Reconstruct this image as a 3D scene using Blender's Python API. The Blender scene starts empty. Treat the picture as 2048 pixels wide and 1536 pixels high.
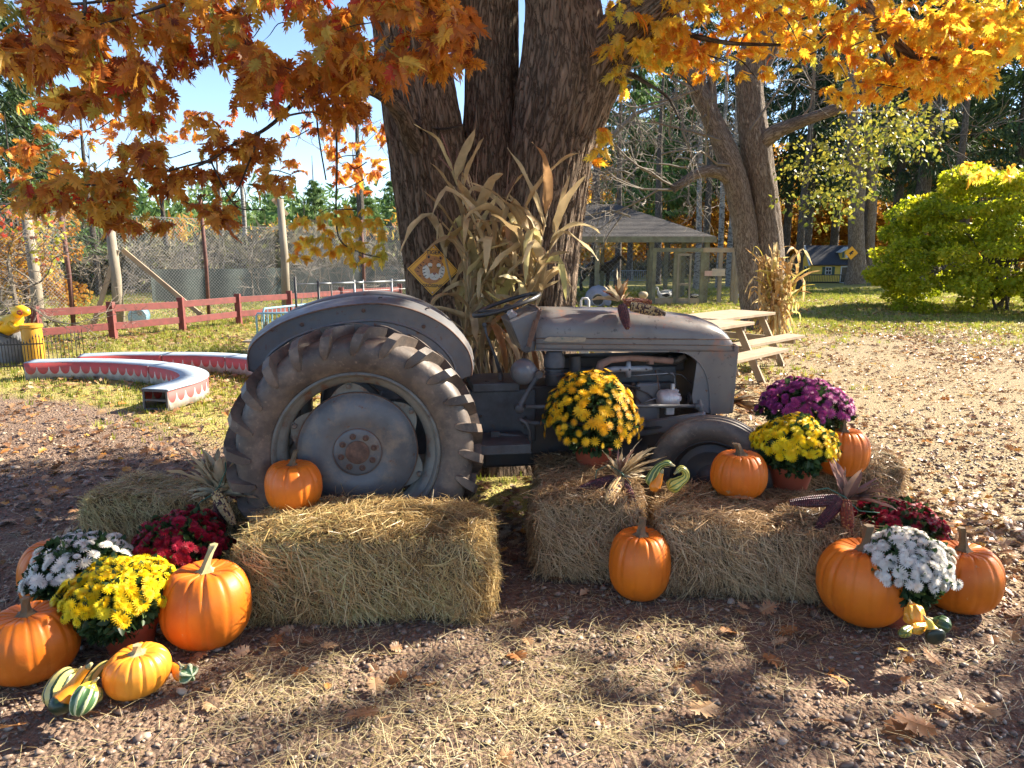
import bpy, math, random
import numpy as np
from mathutils import Vector, Matrix
R = math.radians
SC = bpy.context.scene
COL = SC.collection
random.seed(7); rng = np.random.default_rng(7)

# ---------------------------------------------------------------- camera, sky, sun, exposure
PITCH = R(10.47); FPX = 1450.0; CAMZ = 1.65
cam_d = bpy.data.cameras.new('camera'); cam = bpy.data.objects.new('camera', cam_d); COL.objects.link(cam)
cam.location = (0, 0, CAMZ); cam.rotation_euler = (math.pi/2 - PITCH, 0, 0)
cam_d.sensor_width = 36; cam_d.lens = FPX/2048*36; cam_d.clip_start = .05; cam_d.clip_end = 2000
SC.camera = cam
SUN_AZ, SUN_EL = R(66), R(33)          # azimuth clockwise from +Y (away from the camera)
world = bpy.data.worlds.new('World'); SC.world = world; world.use_nodes = True
wn = world.node_tree; wn.nodes.clear()
sky = wn.nodes.new('ShaderNodeTexSky'); sky.sky_type = 'NISHITA'; sky.sun_disc = False
sky.sun_elevation = SUN_EL; sky.sun_rotation = SUN_AZ; sky.ozone_density = 1.7; sky.air_density = .75; sky.dust_density = .15
bg = wn.nodes.new('ShaderNodeBackground'); bg.inputs[1].default_value = 0.085
wo = wn.nodes.new('ShaderNodeOutputWorld'); wn.links.new(sky.outputs[0], bg.inputs[0]); wn.links.new(bg.outputs[0], wo.inputs[0])
sun_d = bpy.data.lights.new('sun', 'SUN'); sun_d.energy = 5.0; sun_d.angle = R(.5); sun_d.color = (1.0, .90, .74)
sun = bpy.data.objects.new('sun', sun_d); COL.objects.link(sun)
SUNV = Vector((math.sin(SUN_AZ)*math.cos(SUN_EL), math.cos(SUN_AZ)*math.cos(SUN_EL), math.sin(SUN_EL)))
sun.rotation_euler = SUNV.to_track_quat('Z', 'Y').to_euler(); sun.location = (8, 4, 12)
vs = SC.view_settings; vs.view_transform = 'Standard'; vs.look = 'None'; vs.gamma = 1; vs.use_curve_mapping = False; vs.exposure = 1.92
SC.cycles.max_bounces = 6; SC.cycles.transparent_max_bounces = 6; SC.cycles.diffuse_bounces = 3; SC.cycles.glossy_bounces = 2
SC.cycles.transmission_bounces = 3; SC.cycles.use_adaptive_sampling = True; SC.cycles.adaptive_threshold = .02

# ---------------------------------------------------------------- helpers: where a line of sight meets a real plane
CP, SP = math.cos(PITCH), math.sin(PITCH)
def ray(u, v): a, b = u-1024, v-768; return Vector((a, FPX*CP-b*SP, -FPX*SP-b*CP))
def W(u, v, Y): r = ray(u, v)*(Y/ray(u, v).y); return Vector((r.x, r.y, r.z+CAMZ))
def G(u, v, z=0.0): q = ray(u, v); r = q*((z-CAMZ)/q.z); return Vector((r.x, r.y, z))

def lerp(a, b, t): return a+(b-a)*t
# vectorised value noise
def _h(ix, iy, iz, s):
    n = (ix.astype(np.int64)*374761393 + iy.astype(np.int64)*668265263 + iz.astype(np.int64)*2147483647*3 + s*1274126177) & 0xffffffff
    n = ((n ^ (n >> 13))*1274126177) & 0xffffffff
    return ((n ^ (n >> 16)) & 0xffff)/65535.0
def vn(x, y, z=None, s=0):
    x = np.asarray(x, float); y = np.asarray(y, float); z = np.zeros_like(x) if z is None else np.asarray(z, float)
    ix, iy, iz = np.floor(x), np.floor(y), np.floor(z); fx, fy, fz = x-ix, y-iy, z-iz
    fx, fy, fz = [t*t*(3-2*t) for t in (fx, fy, fz)]
    r = 0
    for a in (0, 1):
        for b in (0, 1):
            for c in (0, 1):
                r = r + _h(ix+a, iy+b, iz+c, s)*(fx if a else 1-fx)*(fy if b else 1-fy)*(fz if c else 1-fz)
    return r
def fbm(x, y, z=None, s=0, o=3):
    r = 0; t = 0
    for k in range(o):
        f = 2**k; r = r + vn(np.asarray(x)*f, np.asarray(y)*f, None if z is None else np.asarray(z)*f, s+k)/f; t += 1/f
    return r/t

def tag(o, label=None, cat=None, group=None, kind=None):
    if label: o['label'] = label
    if cat: o['category'] = cat
    if group: o['group'] = group
    if kind: o['kind'] = kind
    return o
def link(o, parent=None):
    COL.objects.link(o)
    if parent: o.parent = parent
    return o
def thing(name, label, cat, loc=(0, 0, 0), rz=0, group=None):
    o = bpy.data.objects.new(name, None); o.empty_display_size = .05; link(o); o.location = loc; o.rotation_euler = (0, 0, rz)
    return tag(o, label, cat, group)
def obj(name, me, parent=None, mat=None, loc=None, kind=None, rot=None, scale=None):
    if mat and not me.materials: me.materials.append(mat)
    o = bpy.data.objects.new(name, me); link(o, parent)
    if loc is not None: o.location = loc
    if rot is not None: o.rotation_euler = rot
    if scale is not None: o.scale = scale
    if kind: o['kind'] = kind
    return o
def npmesh(name, V, F, rnd=None, smooth=False, uv=None):
    """V (n,3); F list of (m,k) index arrays; rnd per-vertex float; uv per-vertex."""
    me = bpy.data.meshes.new(name); V = np.asarray(V, np.float32)
    if not isinstance(F, (list, tuple)): F = [F]
    F = [np.asarray(f, np.int32) for f in F if len(f)]
    me.vertices.add(len(V)); me.vertices.foreach_set('co', V.ravel())
    loops = np.concatenate([f.ravel() for f in F]); tot = np.concatenate([np.full(len(f), f.shape[1], np.int32) for f in F])
    st = np.concatenate([[0], np.cumsum(tot)[:-1]]).astype(np.int32)
    me.loops.add(len(loops)); me.loops.foreach_set('vertex_index', loops)
    me.polygons.add(len(tot)); me.polygons.foreach_set('loop_start', st)
    try: me.polygons.foreach_set('loop_total', tot)
    except Exception: pass
    if smooth: me.polygons.foreach_set('use_smooth', np.ones(len(tot), bool))
    if rnd is not None:
        a = me.attributes.new('rnd', 'FLOAT', 'POINT'); a.data.foreach_set('value', np.asarray(rnd, np.float32))
    if uv is not None:
        l = me.uv_layers.new(name='UVMap'); l.data.foreach_set('uv', np.asarray(uv, np.float32)[loops].ravel())
    me.update(calc_edges=True); me.validate()
    return me
def scatter(name, T, pos, M, rnd=None, smooth=False):
    """T=(verts, faces(m,k) or list); pos (n,3); M (n,3,3) columns are the axes; joined into one mesh."""
    tv, tf = np.asarray(T[0], float), T[1]
    if not isinstance(tf, list): tf = [tf]
    n = len(pos); k = len(tv)
    V = np.einsum('nij,kj->nki', M, tv) + np.asarray(pos)[:, None, :]
    off = (np.arange(n)*k)
    F = [(np.asarray(f)[None]+off[:, None, None]).reshape(-1, np.asarray(f).shape[1]) for f in tf]
    r = None if rnd is None else np.repeat(rnd, k)
    return npmesh(name, V.reshape(-1, 3), F, r, smooth)
def norm(a): a = np.asarray(a, float); return a/(np.linalg.norm(a, axis=-1, keepdims=True)+1e-9)
def basis(d, up):
    """columns: x=side, y=d, z=normal"""
    y = norm(d); x = norm(np.cross(y, up)); z = np.cross(x, y)
    return np.stack([x, y, z], axis=-1)
def rdir(n, zb=0.0): v = rng.normal(size=(n, 3)); v = norm(v); v[:, 2] += zb; return norm(v)

class MB:
    """collects shapes, then links them as one mesh object"""
    def __init__(s): s.v = []; s.f = []; s.m = Matrix.Identity(4)
    def add(s, vs, fs, m=None):
        m = s.m @ m if m is not None else s.m
        b = len(s.v); s.v += [tuple(m @ Vector(p)) for p in vs]; s.f += [tuple(i+b for i in f) for f in fs]; return s
    def box(s, c, d, rot=None, m=None):
        x, y, z = d[0]/2, d[1]/2, d[2]/2
        M = Matrix.Translation(c)
        if rot: M = M @ Matrix.Rotation(rot[2], 4, 'Z') @ Matrix.Rotation(rot[1], 4, 'Y') @ Matrix.Rotation(rot[0], 4, 'X')
        if m is not None: M = m @ M
        return s.add([(-x,-y,-z),(x,-y,-z),(x,y,-z),(-x,y,-z),(-x,-y,z),(x,-y,z),(x,y,z),(-x,y,z)],
                     [(0,3,2,1),(4,5,6,7),(0,1,5,4),(1,2,6,5),(2,3,7,6),(3,0,4,7)], M)
    def bar(s, a, b, w, h, up=(0, 0, 1)):
        a, b = Vector(a), Vector(b); d = b-a; L = d.length; y = d.normalized(); up = Vector(up)
        if abs(y.dot(up)) > .98: up = Vector((1, 0, 0))
        x = y.cross(up).normalized(); z = x.cross(y)
        M = Matrix((x, y, z)).transposed().to_4x4(); M.translation = (a+b)/2
        return s.box((0, 0, 0), (w, L, h), m=M)
    def tube(s, pts, rad, n=8, cap=True, closed=False):
        pts = [Vector(p) for p in pts]
        if not hasattr(rad, '__len__'): rad = [rad]*len(pts)
        N = len(pts); vs = []; ref = None
        for i, p in enumerate(pts):
            if closed: t = pts[(i+1) % N]-pts[i-1]
            else: t = pts[min(i+1, N-1)]-pts[max(i-1, 0)]
            t = t.normalized()
            if ref is None: ref = Vector((0, 0, 1)) if abs(t.z) < .9 else Vector((1, 0, 0))
            x = (ref-t*ref.dot(t)).normalized(); y = t.cross(x); ref = x
            for k in range(n):
                a = 2*math.pi*k/n; vs.append(p+(x*math.cos(a)+y*math.sin(a))*rad[i])
        fs = []
        for i in range(N if closed else N-1):
            j = (i+1) % N
            for k in range(n): fs.append((i*n+k, i*n+(k+1) % n, j*n+(k+1) % n, j*n+k))
        if cap and not closed: fs.append(tuple(range(n))[::-1]); fs.append(tuple((N-1)*n+k for k in range(n)))
        return s.add(vs, fs)
    def lathe(s, prof, n=32, axis='Z', m=None, a0=0, a1=2*math.pi):
        """prof: (r, h)"""
        full = abs(a1-a0-2*math.pi) < 1e-6; K = n if full else n+1; vs = []; fs = []
        for k in range(K):
            a = a0+(a1-a0)*k/n; c, si = math.cos(a), math.sin(a)
            for r, h in prof: vs.append((r*c, r*si, h) if axis == 'Z' else (r*c, h, r*si))
        P = len(prof)
        for k in range(n):
            j = (k+1) % K
            for i in range(P-1):
                q = (k*P+i, j*P+i, j*P+i+1, k*P+i+1); fs.append(q if axis == 'Z' else q[::-1])
        return s.add(vs, fs, m)
    def prism(s, poly, d, axis='Y', m=None):
        """poly: (a,b) points in the plane across the axis; d=(d0,d1)"""
        n = len(poly)
        P = {'Y': lambda a, b, c: (a, c, b), 'Z': lambda a, b, c: (a, b, c), 'X': lambda a, b, c: (c, a, b)}[axis]
        vs = [P(a, b, d[0]) for a, b in poly]+[P(a, b, d[1]) for a, b in poly]
        fs = [tuple(range(n)), tuple(range(2*n-1, n-1, -1))]+[(i, (i+1) % n, n+(i+1) % n, n+i)[::-1] for i in range(n)]
        return s.add(vs, fs, m)
    def build(s, name, mat, parent=None, smooth=False, bevel=0, kind=None, loc=None, auto=False):
        me = bpy.data.meshes.new(name); me.from_pydata(s.v, [], s.f); me.validate()
        import bmesh as _b
        bm = _b.new(); bm.from_mesh(me); _b.ops.recalc_face_normals(bm, faces=bm.faces); bm.to_mesh(me); bm.free()
        if smooth or auto: me.polygons.foreach_set('use_smooth', np.ones(len(me.polygons), bool))
        if auto:
            try: me.set_sharp_from_angle(angle=R(38))
            except Exception: pass
        me.update()
        o = obj(name, me, parent, mat, loc=loc, kind=kind)
        if bevel:
            b = o.modifiers.new('bevel', 'BEVEL'); b.width = bevel; b.segments = 2; b.limit_method = 'ANGLE'; b.angle_limit = R(40)
        return o
def copy_tree(o, parent=None):
    c = o.copy(); link(c); c.parent = parent
    for ch in KIDS.get(o.name, []) or [x for x in o.children]: copy_tree(ch, c)
    return c
KIDS = {}

# ---------------------------------------------------------------- materials
def ND(nt, t, **k):
    n = nt.nodes.new(t)
    for a, b in k.items(): setattr(n, a, b)
    return n
def ramp(nt, fac, stops, interp='LINEAR'):
    r = ND(nt, 'ShaderNodeValToRGB'); r.color_ramp.interpolation = interp; e = r.color_ramp.elements
    while len(e) < len(stops): e.new(.5)
    for i, (p, c) in enumerate(stops):
        e[i].position = p; c = (c, c, c) if not hasattr(c, '__len__') else c; e[i].color = (*c, 1)
    nt.links.new(fac, r.inputs[0]); return r.outputs[0]
def noise(nt, vec, scale, detail=4, rough=.6, dist=0):
    n = ND(nt, 'ShaderNodeTexNoise'); n.inputs['Scale'].default_value = scale; n.inputs['Detail'].default_value = detail
    n.inputs['Roughness'].default_value = rough; n.inputs['Distortion'].default_value = dist; nt.links.new(vec, n.inputs['Vector']); return n.outputs[0]
def mix(nt, f, a, b, mode='MIX'):
    m = ND(nt, 'ShaderNodeMix', data_type='RGBA', blend_type=mode)
    for s, v in ((m.inputs[0], f), (m.inputs[6], a), (m.inputs[7], b)):
        if hasattr(v, 'is_output'): nt.links.new(v, s)
        elif hasattr(v, '__len__'): s.default_value = (*v, 1)
        else: s.default_value = v
    return m.outputs[2]
def coords(nt, kind='Object', sc=(1, 1, 1)):
    t = ND(nt, 'ShaderNodeTexCoord'); mp = ND(nt, 'ShaderNodeMapping'); mp.inputs['Scale'].default_value = sc
    nt.links.new(t.outputs[kind], mp.inputs[0]); return mp.outputs[0]
def newmat(name):
    m = bpy.data.materials.new(name); m.use_nodes = True; nt = m.node_tree; nt.nodes.clear()
    o = ND(nt, 'ShaderNodeOutputMaterial'); b = ND(nt, 'ShaderNodeBsdfPrincipled'); nt.links.new(b.outputs[0], o.inputs[0])
    return m, nt, b, o
def bump(nt, b, h, strength, dist=.01, normal=None):
    n = ND(nt, 'ShaderNodeBump'); n.inputs['Strength'].default_value = strength; n.inputs['Distance'].default_value = dist
    nt.links.new(h, n.inputs['Height'])
    if normal is not None: nt.links.new(normal, n.inputs['Normal'])
    nt.links.new(n.outputs[0], b.inputs['Normal']); return n.outputs[0]
def pm(name, c1, c2=None, scale=6, rough=.6, metal=0, sc=(1, 1, 1), bs=None, bst=.3, bd=.004, stain=None, kind='Object', spec=.5, rr=None, det=5, lo=.35, hi=.65):
    """c1..c2 by noise; stain=[(colour, scale, threshold, softness), ...]; bs: bump noise scale"""
    m, nt, b, o = newmat(name); v = coords(nt, kind, sc); c2 = c2 or tuple(x*.7 for x in c1)
    col = ramp(nt, noise(nt, v, scale, det), [(lo, c1), (hi, c2)])
    for (sc_, s_, th, sf) in (stain or []):
        f = ramp(nt, noise(nt, v, s_, 7, .7), [(th, 0.0), (min(1, th+sf), 1.0)]); col = mix(nt, f, col, sc_)
    nt.links.new(col, b.inputs['Base Color']); b.inputs['Roughness'].default_value = rough; b.inputs['Metallic'].default_value = metal
    b.inputs['Specular IOR Level'].default_value = spec
    if rr:
        f = ramp(nt, noise(nt, v, scale*2, 5), [(.3, rr[0]), (.7, rr[1])]); nt.links.new(f, b.inputs['Roughness'])
    if bs: bump(nt, b, noise(nt, v, bs, 6, .65), bst, bd)
    return m
def leafmat(name, stops, rough=.55, trans=.45, src='attr', tint=(1, 1, 1), nscale=14, spec=.35, var=.35):
    m, nt, b, o = newmat(name)
    if src == 'attr': a = ND(nt, 'ShaderNodeAttribute', attribute_name='rnd').outputs['Fac']
    else: a = ND(nt, 'ShaderNodeObjectInfo').outputs['Random']
    c = ramp(nt, a, stops)
    nz = noise(nt, coords(nt, 'Object'), nscale, 3); k = ramp(nt, nz, [(.3, (1-var,)*3), (.7, (1.0, 1.0, 1.0))]); c = mix(nt, 1.0, c, k, 'MULTIPLY')
    nt.links.new(c, b.inputs['Base Color']); b.inputs['Roughness'].default_value = rough; b.inputs['Specular IOR Level'].default_value = spec
    if trans > 0:
        t = ND(nt, 'ShaderNodeBsdfTranslucent'); c2 = mix(nt, 1.0, c, tint, 'MULTIPLY'); nt.links.new(c2, t.inputs[0])
        ms = ND(nt, 'ShaderNodeMixShader'); ms.inputs[0].default_value = trans
        nt.links.new(b.outputs[0], ms.inputs[1]); nt.links.new(t.outputs[0], ms.inputs[2]); nt.links.new(ms.outputs[0], o.inputs[0])
    return m

M = {}
RUST = (.13, .05, .025)
GREY = (.155, .165, .19)
M['paint'] = pm('tractor_paint', (.155, .158, .17), (.11, .112, .12), 5, .46, .10, stain=[((.17, .13, .10), 9, .52, .22), (RUST, 16, .60, .07)], bs=60, bst=.12, bd=.002, rr=(.3, .55))
M['paint_hood'] = pm('hood_paint', (.165, .152, .145), (.125, .116, .112), 4, .44, .10, stain=[((.26, .12, .075), 5, .54, .16), ((.34, .05, .035), 11, .655, .05), ((.07, .06, .06), 22, .60, .05)], bs=70, bst=.12, bd=.002, rr=(.28, .5))
M['hub'] = pm('wheel_hub_paint', (.135, .138, .145), (.085, .085, .09), 6, .5, .2, stain=[((.22, .17, .13), 8, .48, .2), (RUST, 14, .60, .08)], bs=40, bst=.2, bd=.003)
M['rim'] = pm('rim_paint', (.19, .19, .17), (.12, .11, .095), 9, .55, .2, stain=[(RUST, 9, .55, .12)], bs=50, bst=.25, bd=.003)
M['rust'] = pm('rust', (.17, .095, .065), (.085, .048, .035), 30, .85, .1, bs=90, bst=.5, bd=.003)
M['rubber'] = pm('tyre_rubber', (.105, .080, .064), (.050, .040, .036), 7, .6, 0, stain=[((.19, .14, .105), 5, .48, .22), ((.20, .15, .12), 40, .60, .1)], bs=70, bst=.4, bd=.003, spec=.6, rr=(.42, .68))
M['dark'] = pm('dark_cast_iron', (.055, .053, .057), (.08, .06, .048), 8, .6, .3, stain=[((.10, .055, .035), 12, .62, .12)], bs=60, bst=.4, bd=.003)
M['iron'] = pm('grey_cast_iron', (.10, .105, .115), (.055, .052, .052), 7, .6, .25, stain=[((.11, .07, .05), 10, .58, .14)], bs=50, bst=.35, bd=.003)
M['mani'] = pm('rusty_manifold', (.36, .20, .15), (.22, .13, .10), 14, .9, 0, bs=80, bst=.4, bd=.003)
M['alu'] = pm('cast_aluminium', (.60, .57, .56), (.40, .38, .38), 20, .45, .3, bs=80, bst=.3, bd=.002)
M['lightiron'] = pm('pale_casting', (.32, .34, .37), (.2, .2, .21), 12, .5, .2, bs=60, bst=.3, bd=.002)
M['black'] = pm('black_plastic', (.02, .02, .022), (.03, .03, .032), 20, .4, 0)
M['plate'] = pm('worn_brass_plate', (.34, .27, .19), (.20, .19, .16), 30, .55, .3, stain=[((.05, .12, .10), 30, .6, .05), ((.4, .18, .1), 22, .66, .05)], sc=(1, 1, 2))
M['bark'] = None
# ================================================================ GROUND
def gz(x, y):   # gentle unevenness of the ground
    return .030*(fbm(np.asarray(x)*.5, np.asarray(y)*.5, s=3)-.5)*np.clip((np.asarray(y)-1)/4, 0, 1)*np.clip((np.abs(np.asarray(x))+np.asarray(y)-3)/6, .2, 1)
def grassmask(x, y):
    x = np.asarray(x, float); y = np.asarray(y, float); n = fbm(x*.55, y*.55, s=11)-.5
    left = np.clip((y-4.0+.9*np.minimum(x+1.2, 2)*.9+n*2.0)/1.5, 0, 1)*np.clip((1.2-x)/1.5+.3, 0, 1)
    right = np.clip((y-11.0-.2*(x-3)+n*6)/4.5, 0, 1)
    mid = np.clip((y-7.5+n*3)/2, 0, 1)*np.clip((4.5-x)/2, 0, 1)
    return np.clip(np.maximum(np.maximum(left, right), mid), 0, 1)
def pale(x, y):
    x = np.asarray(x, float); y = np.asarray(y, float)
    return np.clip((x*.9+y*.35-2.6+(fbm(x*.7, y*.7, s=21)-.5)*1.5)/1.4, 0, 1)
xs = np.unique(np.round(np.concatenate([-np.geomspace(4, 700, 46), np.linspace(-4, 4, 130), np.geomspace(4, 700, 46)]), 3))
ys = np.unique(np.round(np.concatenate([np.linspace(-60, 0, 10), np.linspace(.3, 8, 125), np.geomspace(8, 900, 60)]), 3))
X, Y = np.meshgrid(xs, ys); nx, ny = len(xs), len(ys)
Z = gz(X, Y)+(fbm(X*7, Y*7, s=5)-.5)*.016*np.clip(1.6-Y/6, 0, 1)
Z[Y > 60] = 0
idx = np.arange(nx*ny).reshape(ny, nx)
F = np.stack([idx[:-1, :-1], idx[:-1, 1:], idx[1:, 1:], idx[1:, :-1]], -1).reshape(-1, 4)
gme = npmesh('ground', np.stack([X, Y, Z], -1).reshape(-1, 3), F, smooth=True)
for nm, fn in (('grass', grassmask), ('pale', pale)):
    a = gme.attributes.new(nm, 'FLOAT', 'POINT'); a.data.foreach_set('value', fn(X, Y).ravel().astype(np.float32))
m, nt, b, o = newmat('ground_soil')
v = coords(nt, 'Object'); ga = ND(nt, 'ShaderNodeAttribute', attribute_name='grass').outputs['Fac']; pa = ND(nt, 'ShaderNodeAttribute', attribute_name='pale').outputs['Fac']
nb = noise(nt, v, 1.3, 6); nf = noise(nt, v, 45, 5, .7); nm_ = noise(nt, v, 9, 5)
dirt = ramp(nt, nb, [(.35, (.15, .092, .066)), (.65, (.22, .145, .10))])
dirt = mix(nt, ramp(nt, nf, [(.42, .0), (.62, .75)]), dirt, (.31, .235, .17))
dirt = mix(nt, ramp(nt, noise(nt, v, 90, 3), [(.56, 0.), (.62, .6)]), dirt, (.07, .055, .05))
pl = ramp(nt, nf, [(.38, (.18, .13, .075)), (.55, (.38, .30, .175)), (.72, (.50, .41, .26))])
dirt = mix(nt, pa, dirt, pl)
gr = ramp(nt, nm_, [(.3, (.22, .22, .045)), (.5, (.34, .31, .075)), (.7, (.42, .30, .13))])
gr = mix(nt, ramp(nt, nf, [(.45, 0.), (.62, .7)]), gr, (.33, .24, .12))
md = ND(nt, 'ShaderNodeMath', operation='ADD'); nt.links.new(ga, md.inputs[0]); 
ms_ = ND(nt, 'ShaderNodeMath', operation='MULTIPLY_ADD'); nt.links.new(nf, ms_.inputs[0]); ms_.inputs[1].default_value = .9; ms_.inputs[2].default_value = -.45
nt.links.new(ms_.outputs[0], md.inputs[1]); gm = ramp(nt, md.outputs[0], [(.35, 0.), (.65, 1.)])
nt.links.new(mix(nt, gm, dirt, gr), b.inputs['Base Color']); b.inputs['Roughness'].default_value = .95; b.inputs['Specular IOR Level'].default_value = .2
vr = ND(nt, 'ShaderNodeTexVoronoi'); vr.inputs['Scale'].default_value = 55; nt.links.new(v, vr.inputs['Vector'])
hm = ND(nt, 'ShaderNodeMath', operation='MULTIPLY_ADD'); nt.links.new(vr.outputs['Distance'], hm.inputs[0]); hm.inputs[1].default_value = -.8; nt.links.new(noise(nt, v, 22, 8, .7), hm.inputs[2])
bump(nt, b, hm.outputs[0], .9, .022)
tag(obj('ground', gme, None, m), kind='structure')

# ---- templates
def ico():
    t = (1+5**.5)/2; v = norm(np.array([(-1,t,0),(1,t,0),(-1,-t,0),(1,-t,0),(0,-1,t),(0,1,t),(0,-1,-t),(0,1,-t),(t,0,-1),(t,0,1),(-t,0,-1),(-t,0,1)], float))
    f = np.array([(0,11,5),(0,5,1),(0,1,7),(0,7,10),(0,10,11),(1,5,9),(5,11,4),(11,10,2),(10,7,6),(7,1,8),(3,9,4),(3,4,2),(3,2,6),(3,6,8),(3,8,9),(4,9,5),(2,4,11),(6,2,10),(8,6,7),(9,8,1)])
    return v, f
def rotz(a):
    c, s, z, o_ = np.cos(a), np.sin(a), np.zeros_like(a), np.ones_like(a)
    return np.stack([np.stack([c, -s, z], -1), np.stack([s, c, z], -1), np.stack([z, z, o_], -1)], -2)
def tilt(n, amt):
    return basis(np.stack([np.cos(a := rng.uniform(0, 6.28, n)), np.sin(a), rng.normal(0, amt, n)], -1), np.stack([rng.normal(0, amt, n), rng.normal(0, amt, n), np.ones(n)], -1))
def pts(n, x0, x1, y0, y1, dens=None, maxd=1.0):
    """n random points, kept where dens(x,y) says so"""
    out = []; c = 0
    while c < n:
        x = rng.uniform(x0, x1, n*2); y = rng.uniform(y0, y1, n*2)
        k = np.ones(len(x), bool) if dens is None else rng.uniform(0, maxd, len(x)) < dens(x, y)
        out.append(np.stack([x[k], y[k]], -1)); c += k.sum()
    return np.concatenate(out)[:n]
def inview(x, y, m=.35): return (np.abs(x) < y*.72+m)
def onground(P): return np.stack([P[:, 0], P[:, 1], gz(P[:, 0], P[:, 1])], -1)

# ---- gravel stones
iv, if_ = ico()
matst = leafmat('gravel_stone', [(0, (.11, .07, .052)), (.45, (.20, .135, .10)), (.8, (.33, .245, .18)), (1, (.48, .39, .30))], rough=.55, trans=0, nscale=60, spec=.5)
dens = lambda x, y: np.where(inview(x, y), 1, 0)*(1-grassmask(x, y)*.97)*np.clip(1.25-(y-2)/5.0, .04, 1)*np.clip(.35+1.3*fbm(x*1.8, y*1.8, s=8), 0, 1.2)
for k, n in enumerate((9500, 9500)):
    P = pts(n, -5, 6, 1.7, 7.5, dens, 1.3); P = onground(P)
    s = .0052*np.exp(rng.normal(0, .42, n))*(1+.0*P[:, 1]); s = np.where(rng.random(n) < .015, s*2.2, s)
    Mx = tilt(n, .35)*np.stack([s*1.25, s*rng.uniform(.8, 1.6, n), s*.62], -1)[:, None, :]
    P[:, 2] += s*.25+.004
    T = (iv*(1+.3*rng.normal(size=(12, 1))), if_)
    tag(obj('gravel', scatter('gravel', T, P, Mx, rng.random(n)), None, matst), kind='stuff')

# ---- straw strands on the ground
def strand_T(bend=.18):
    return (np.array([(-.5, 0, 0), (.5, 0, 0), (-.5, .5, bend), (.5, .5, bend), (-.35, 1, 0), (.35, 1, 0)]), np.array([(0, 1, 3, 2), (2, 3, 5, 4)]))
matstraw = leafmat('straw', [(0, (.20, .15, .07)), (.35, (.42, .33, .16)), (.7, (.60, .50, .27)), (1, (.66, .60, .38))], rough=.4, trans=.15, nscale=30, var=.25, spec=.6)
def straws(n, P, amt, L, wd, name='loose_straw'):
    Lr = rng.uniform(*L, n); Mx = tilt(n, amt)*np.stack([rng.uniform(*wd, n), Lr, Lr*rng.uniform(-1, 1, n)], -1)[:, None, :]
    return scatter(name, strand_T(), P, Mx, rng.random(n))
ds = lambda x, y: inview(x, y)*(np.exp(-((x+.35)/1.0)**2-((y-2.65)/.45)**2)*.5*np.clip(fbm(x*2.5, y*2.5, s=31)*3-1.1, 0, 1)+.6*np.exp(-((x+.3)/1.6)**2-((y-2.25)/.4)**2)*np.clip(fbm(x*3, y*3, s=33)*4-1.7, 0, 1)+.35*np.exp(-((x-.9)/.9)**2-((y-3.0)/.3)**2)+.06*(y < 4)*(x < 2.5)+.3*np.exp(-((x+2)/.8)**2-((y-3.9)/.5)**2))
P = onground(pts(8500, -4, 4, 1.8, 5.5, ds, 1.0)); P[:, 2] += rng.uniform(.008, .03, len(P))
tag(obj('loose_straw', straws(len(P), P, .12, (.03, .14), (.0012, .0030)), None, matstraw), kind='stuff')

# ---- grass blades
gt = (np.array([(-.5, 0, 0), (.5, 0, 0), (0, .5, 1), (.8, .3, 0), (1.4, .5, 0), (1.6, -.2, .8), (-.3, .8, 0), (-1, .9, 0), (-1.5, .4, .9)]), np.array([(0, 1, 2), (3, 4, 5), (6, 7, 8)]))
matgr = leafmat('grass_blade', [(0, (.17, .22, .04)), (.5, (.30, .34, .06)), (.8, (.45, .42, .11)), (1, (.48, .38, .17))], rough=.6, trans=.45, tint=(1.1, 1.1, .7))
dg = lambda x, y: inview(x, y, 1)*grassmask(x, y)*np.clip(fbm(x*1.1, y*1.1, s=41)*2.6-.6, .08, 1)*np.clip(12/y, .35, 1)
P = onground(pts(60000, -22, 26, 5, 32, dg, 1.0)); n = len(P); h = rng.uniform(.025, .06, n)*(1+P[:, 1]/30)
Mx = rotz(rng.uniform(0, 6.28, n))*np.stack([h*.35, h*.35, h], -1)[:, None, :]
tag(obj('grass', scatter('grass', gt, P, Mx, rng.random(n)), None, matgr), kind='stuff')

# ---- leaf templates: lobed oak leaf, and a light one for far leaves
def oak_T():
    mid = [(0, .0), (0, .12), (0, .28), (0, .46), (0, .66), (0, .80), (0, 1.0)]
    val = [(.015, .12), (.045, .29), (.055, .47), (.055, .66), (.045, .81)]
    tips = [((.16, .07), (.13, .14), (.20, .20)), ((.27, .27), (.24, .38), (.36, .46)), ((.31, .54), (.23, .63), (.33, .77)), ((.16, .80), (.12, .85), (.16, .96))]
    V = []; Fc = []
    def a(p, s): V.append((p[0]*s, p[1], -.22*p[1]**2+.35*abs(p[0])-(.9*abs(p[0])**2))); return len(V)-1
    for s in (1, -1):
        mi = [a(p, s) for p in mid]; vi = [a(p, s) for p in val]
        for i in range(4):
            t1, nn, t2 = [a(p, s) for p in tips[i]]
            Fc += [(mi[i+1], vi[i], vi[i+1]), (mi[i+1], vi[i+1], mi[i+2]), (vi[i], t1, nn), (vi[i], nn, vi[i+1]), (nn, t2, vi[i+1])]
        tp = a((.03, .93), s); Fc += [(mi[5], vi[4], tp), (mi[5], tp, mi[6]), (mi[0], vi[0], mi[1])]
    return np.array(V), np.array(Fc)
OAK = oak_T()
LOW = (np.array([(0, 0, 0), (.26, .3, .08), (.10, .42, .02), (.30, .62, .06), (0, 1, -.12), (-.30, .62, .06), (-.10, .42, .02), (-.26, .3, .08)]), np.array([(0, 1, 2, 7), (7, 2, 6, 6), ][:1]+[(0, 2, 6, 7)][:0]+[(2, 3, 4, 5)]))
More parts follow.
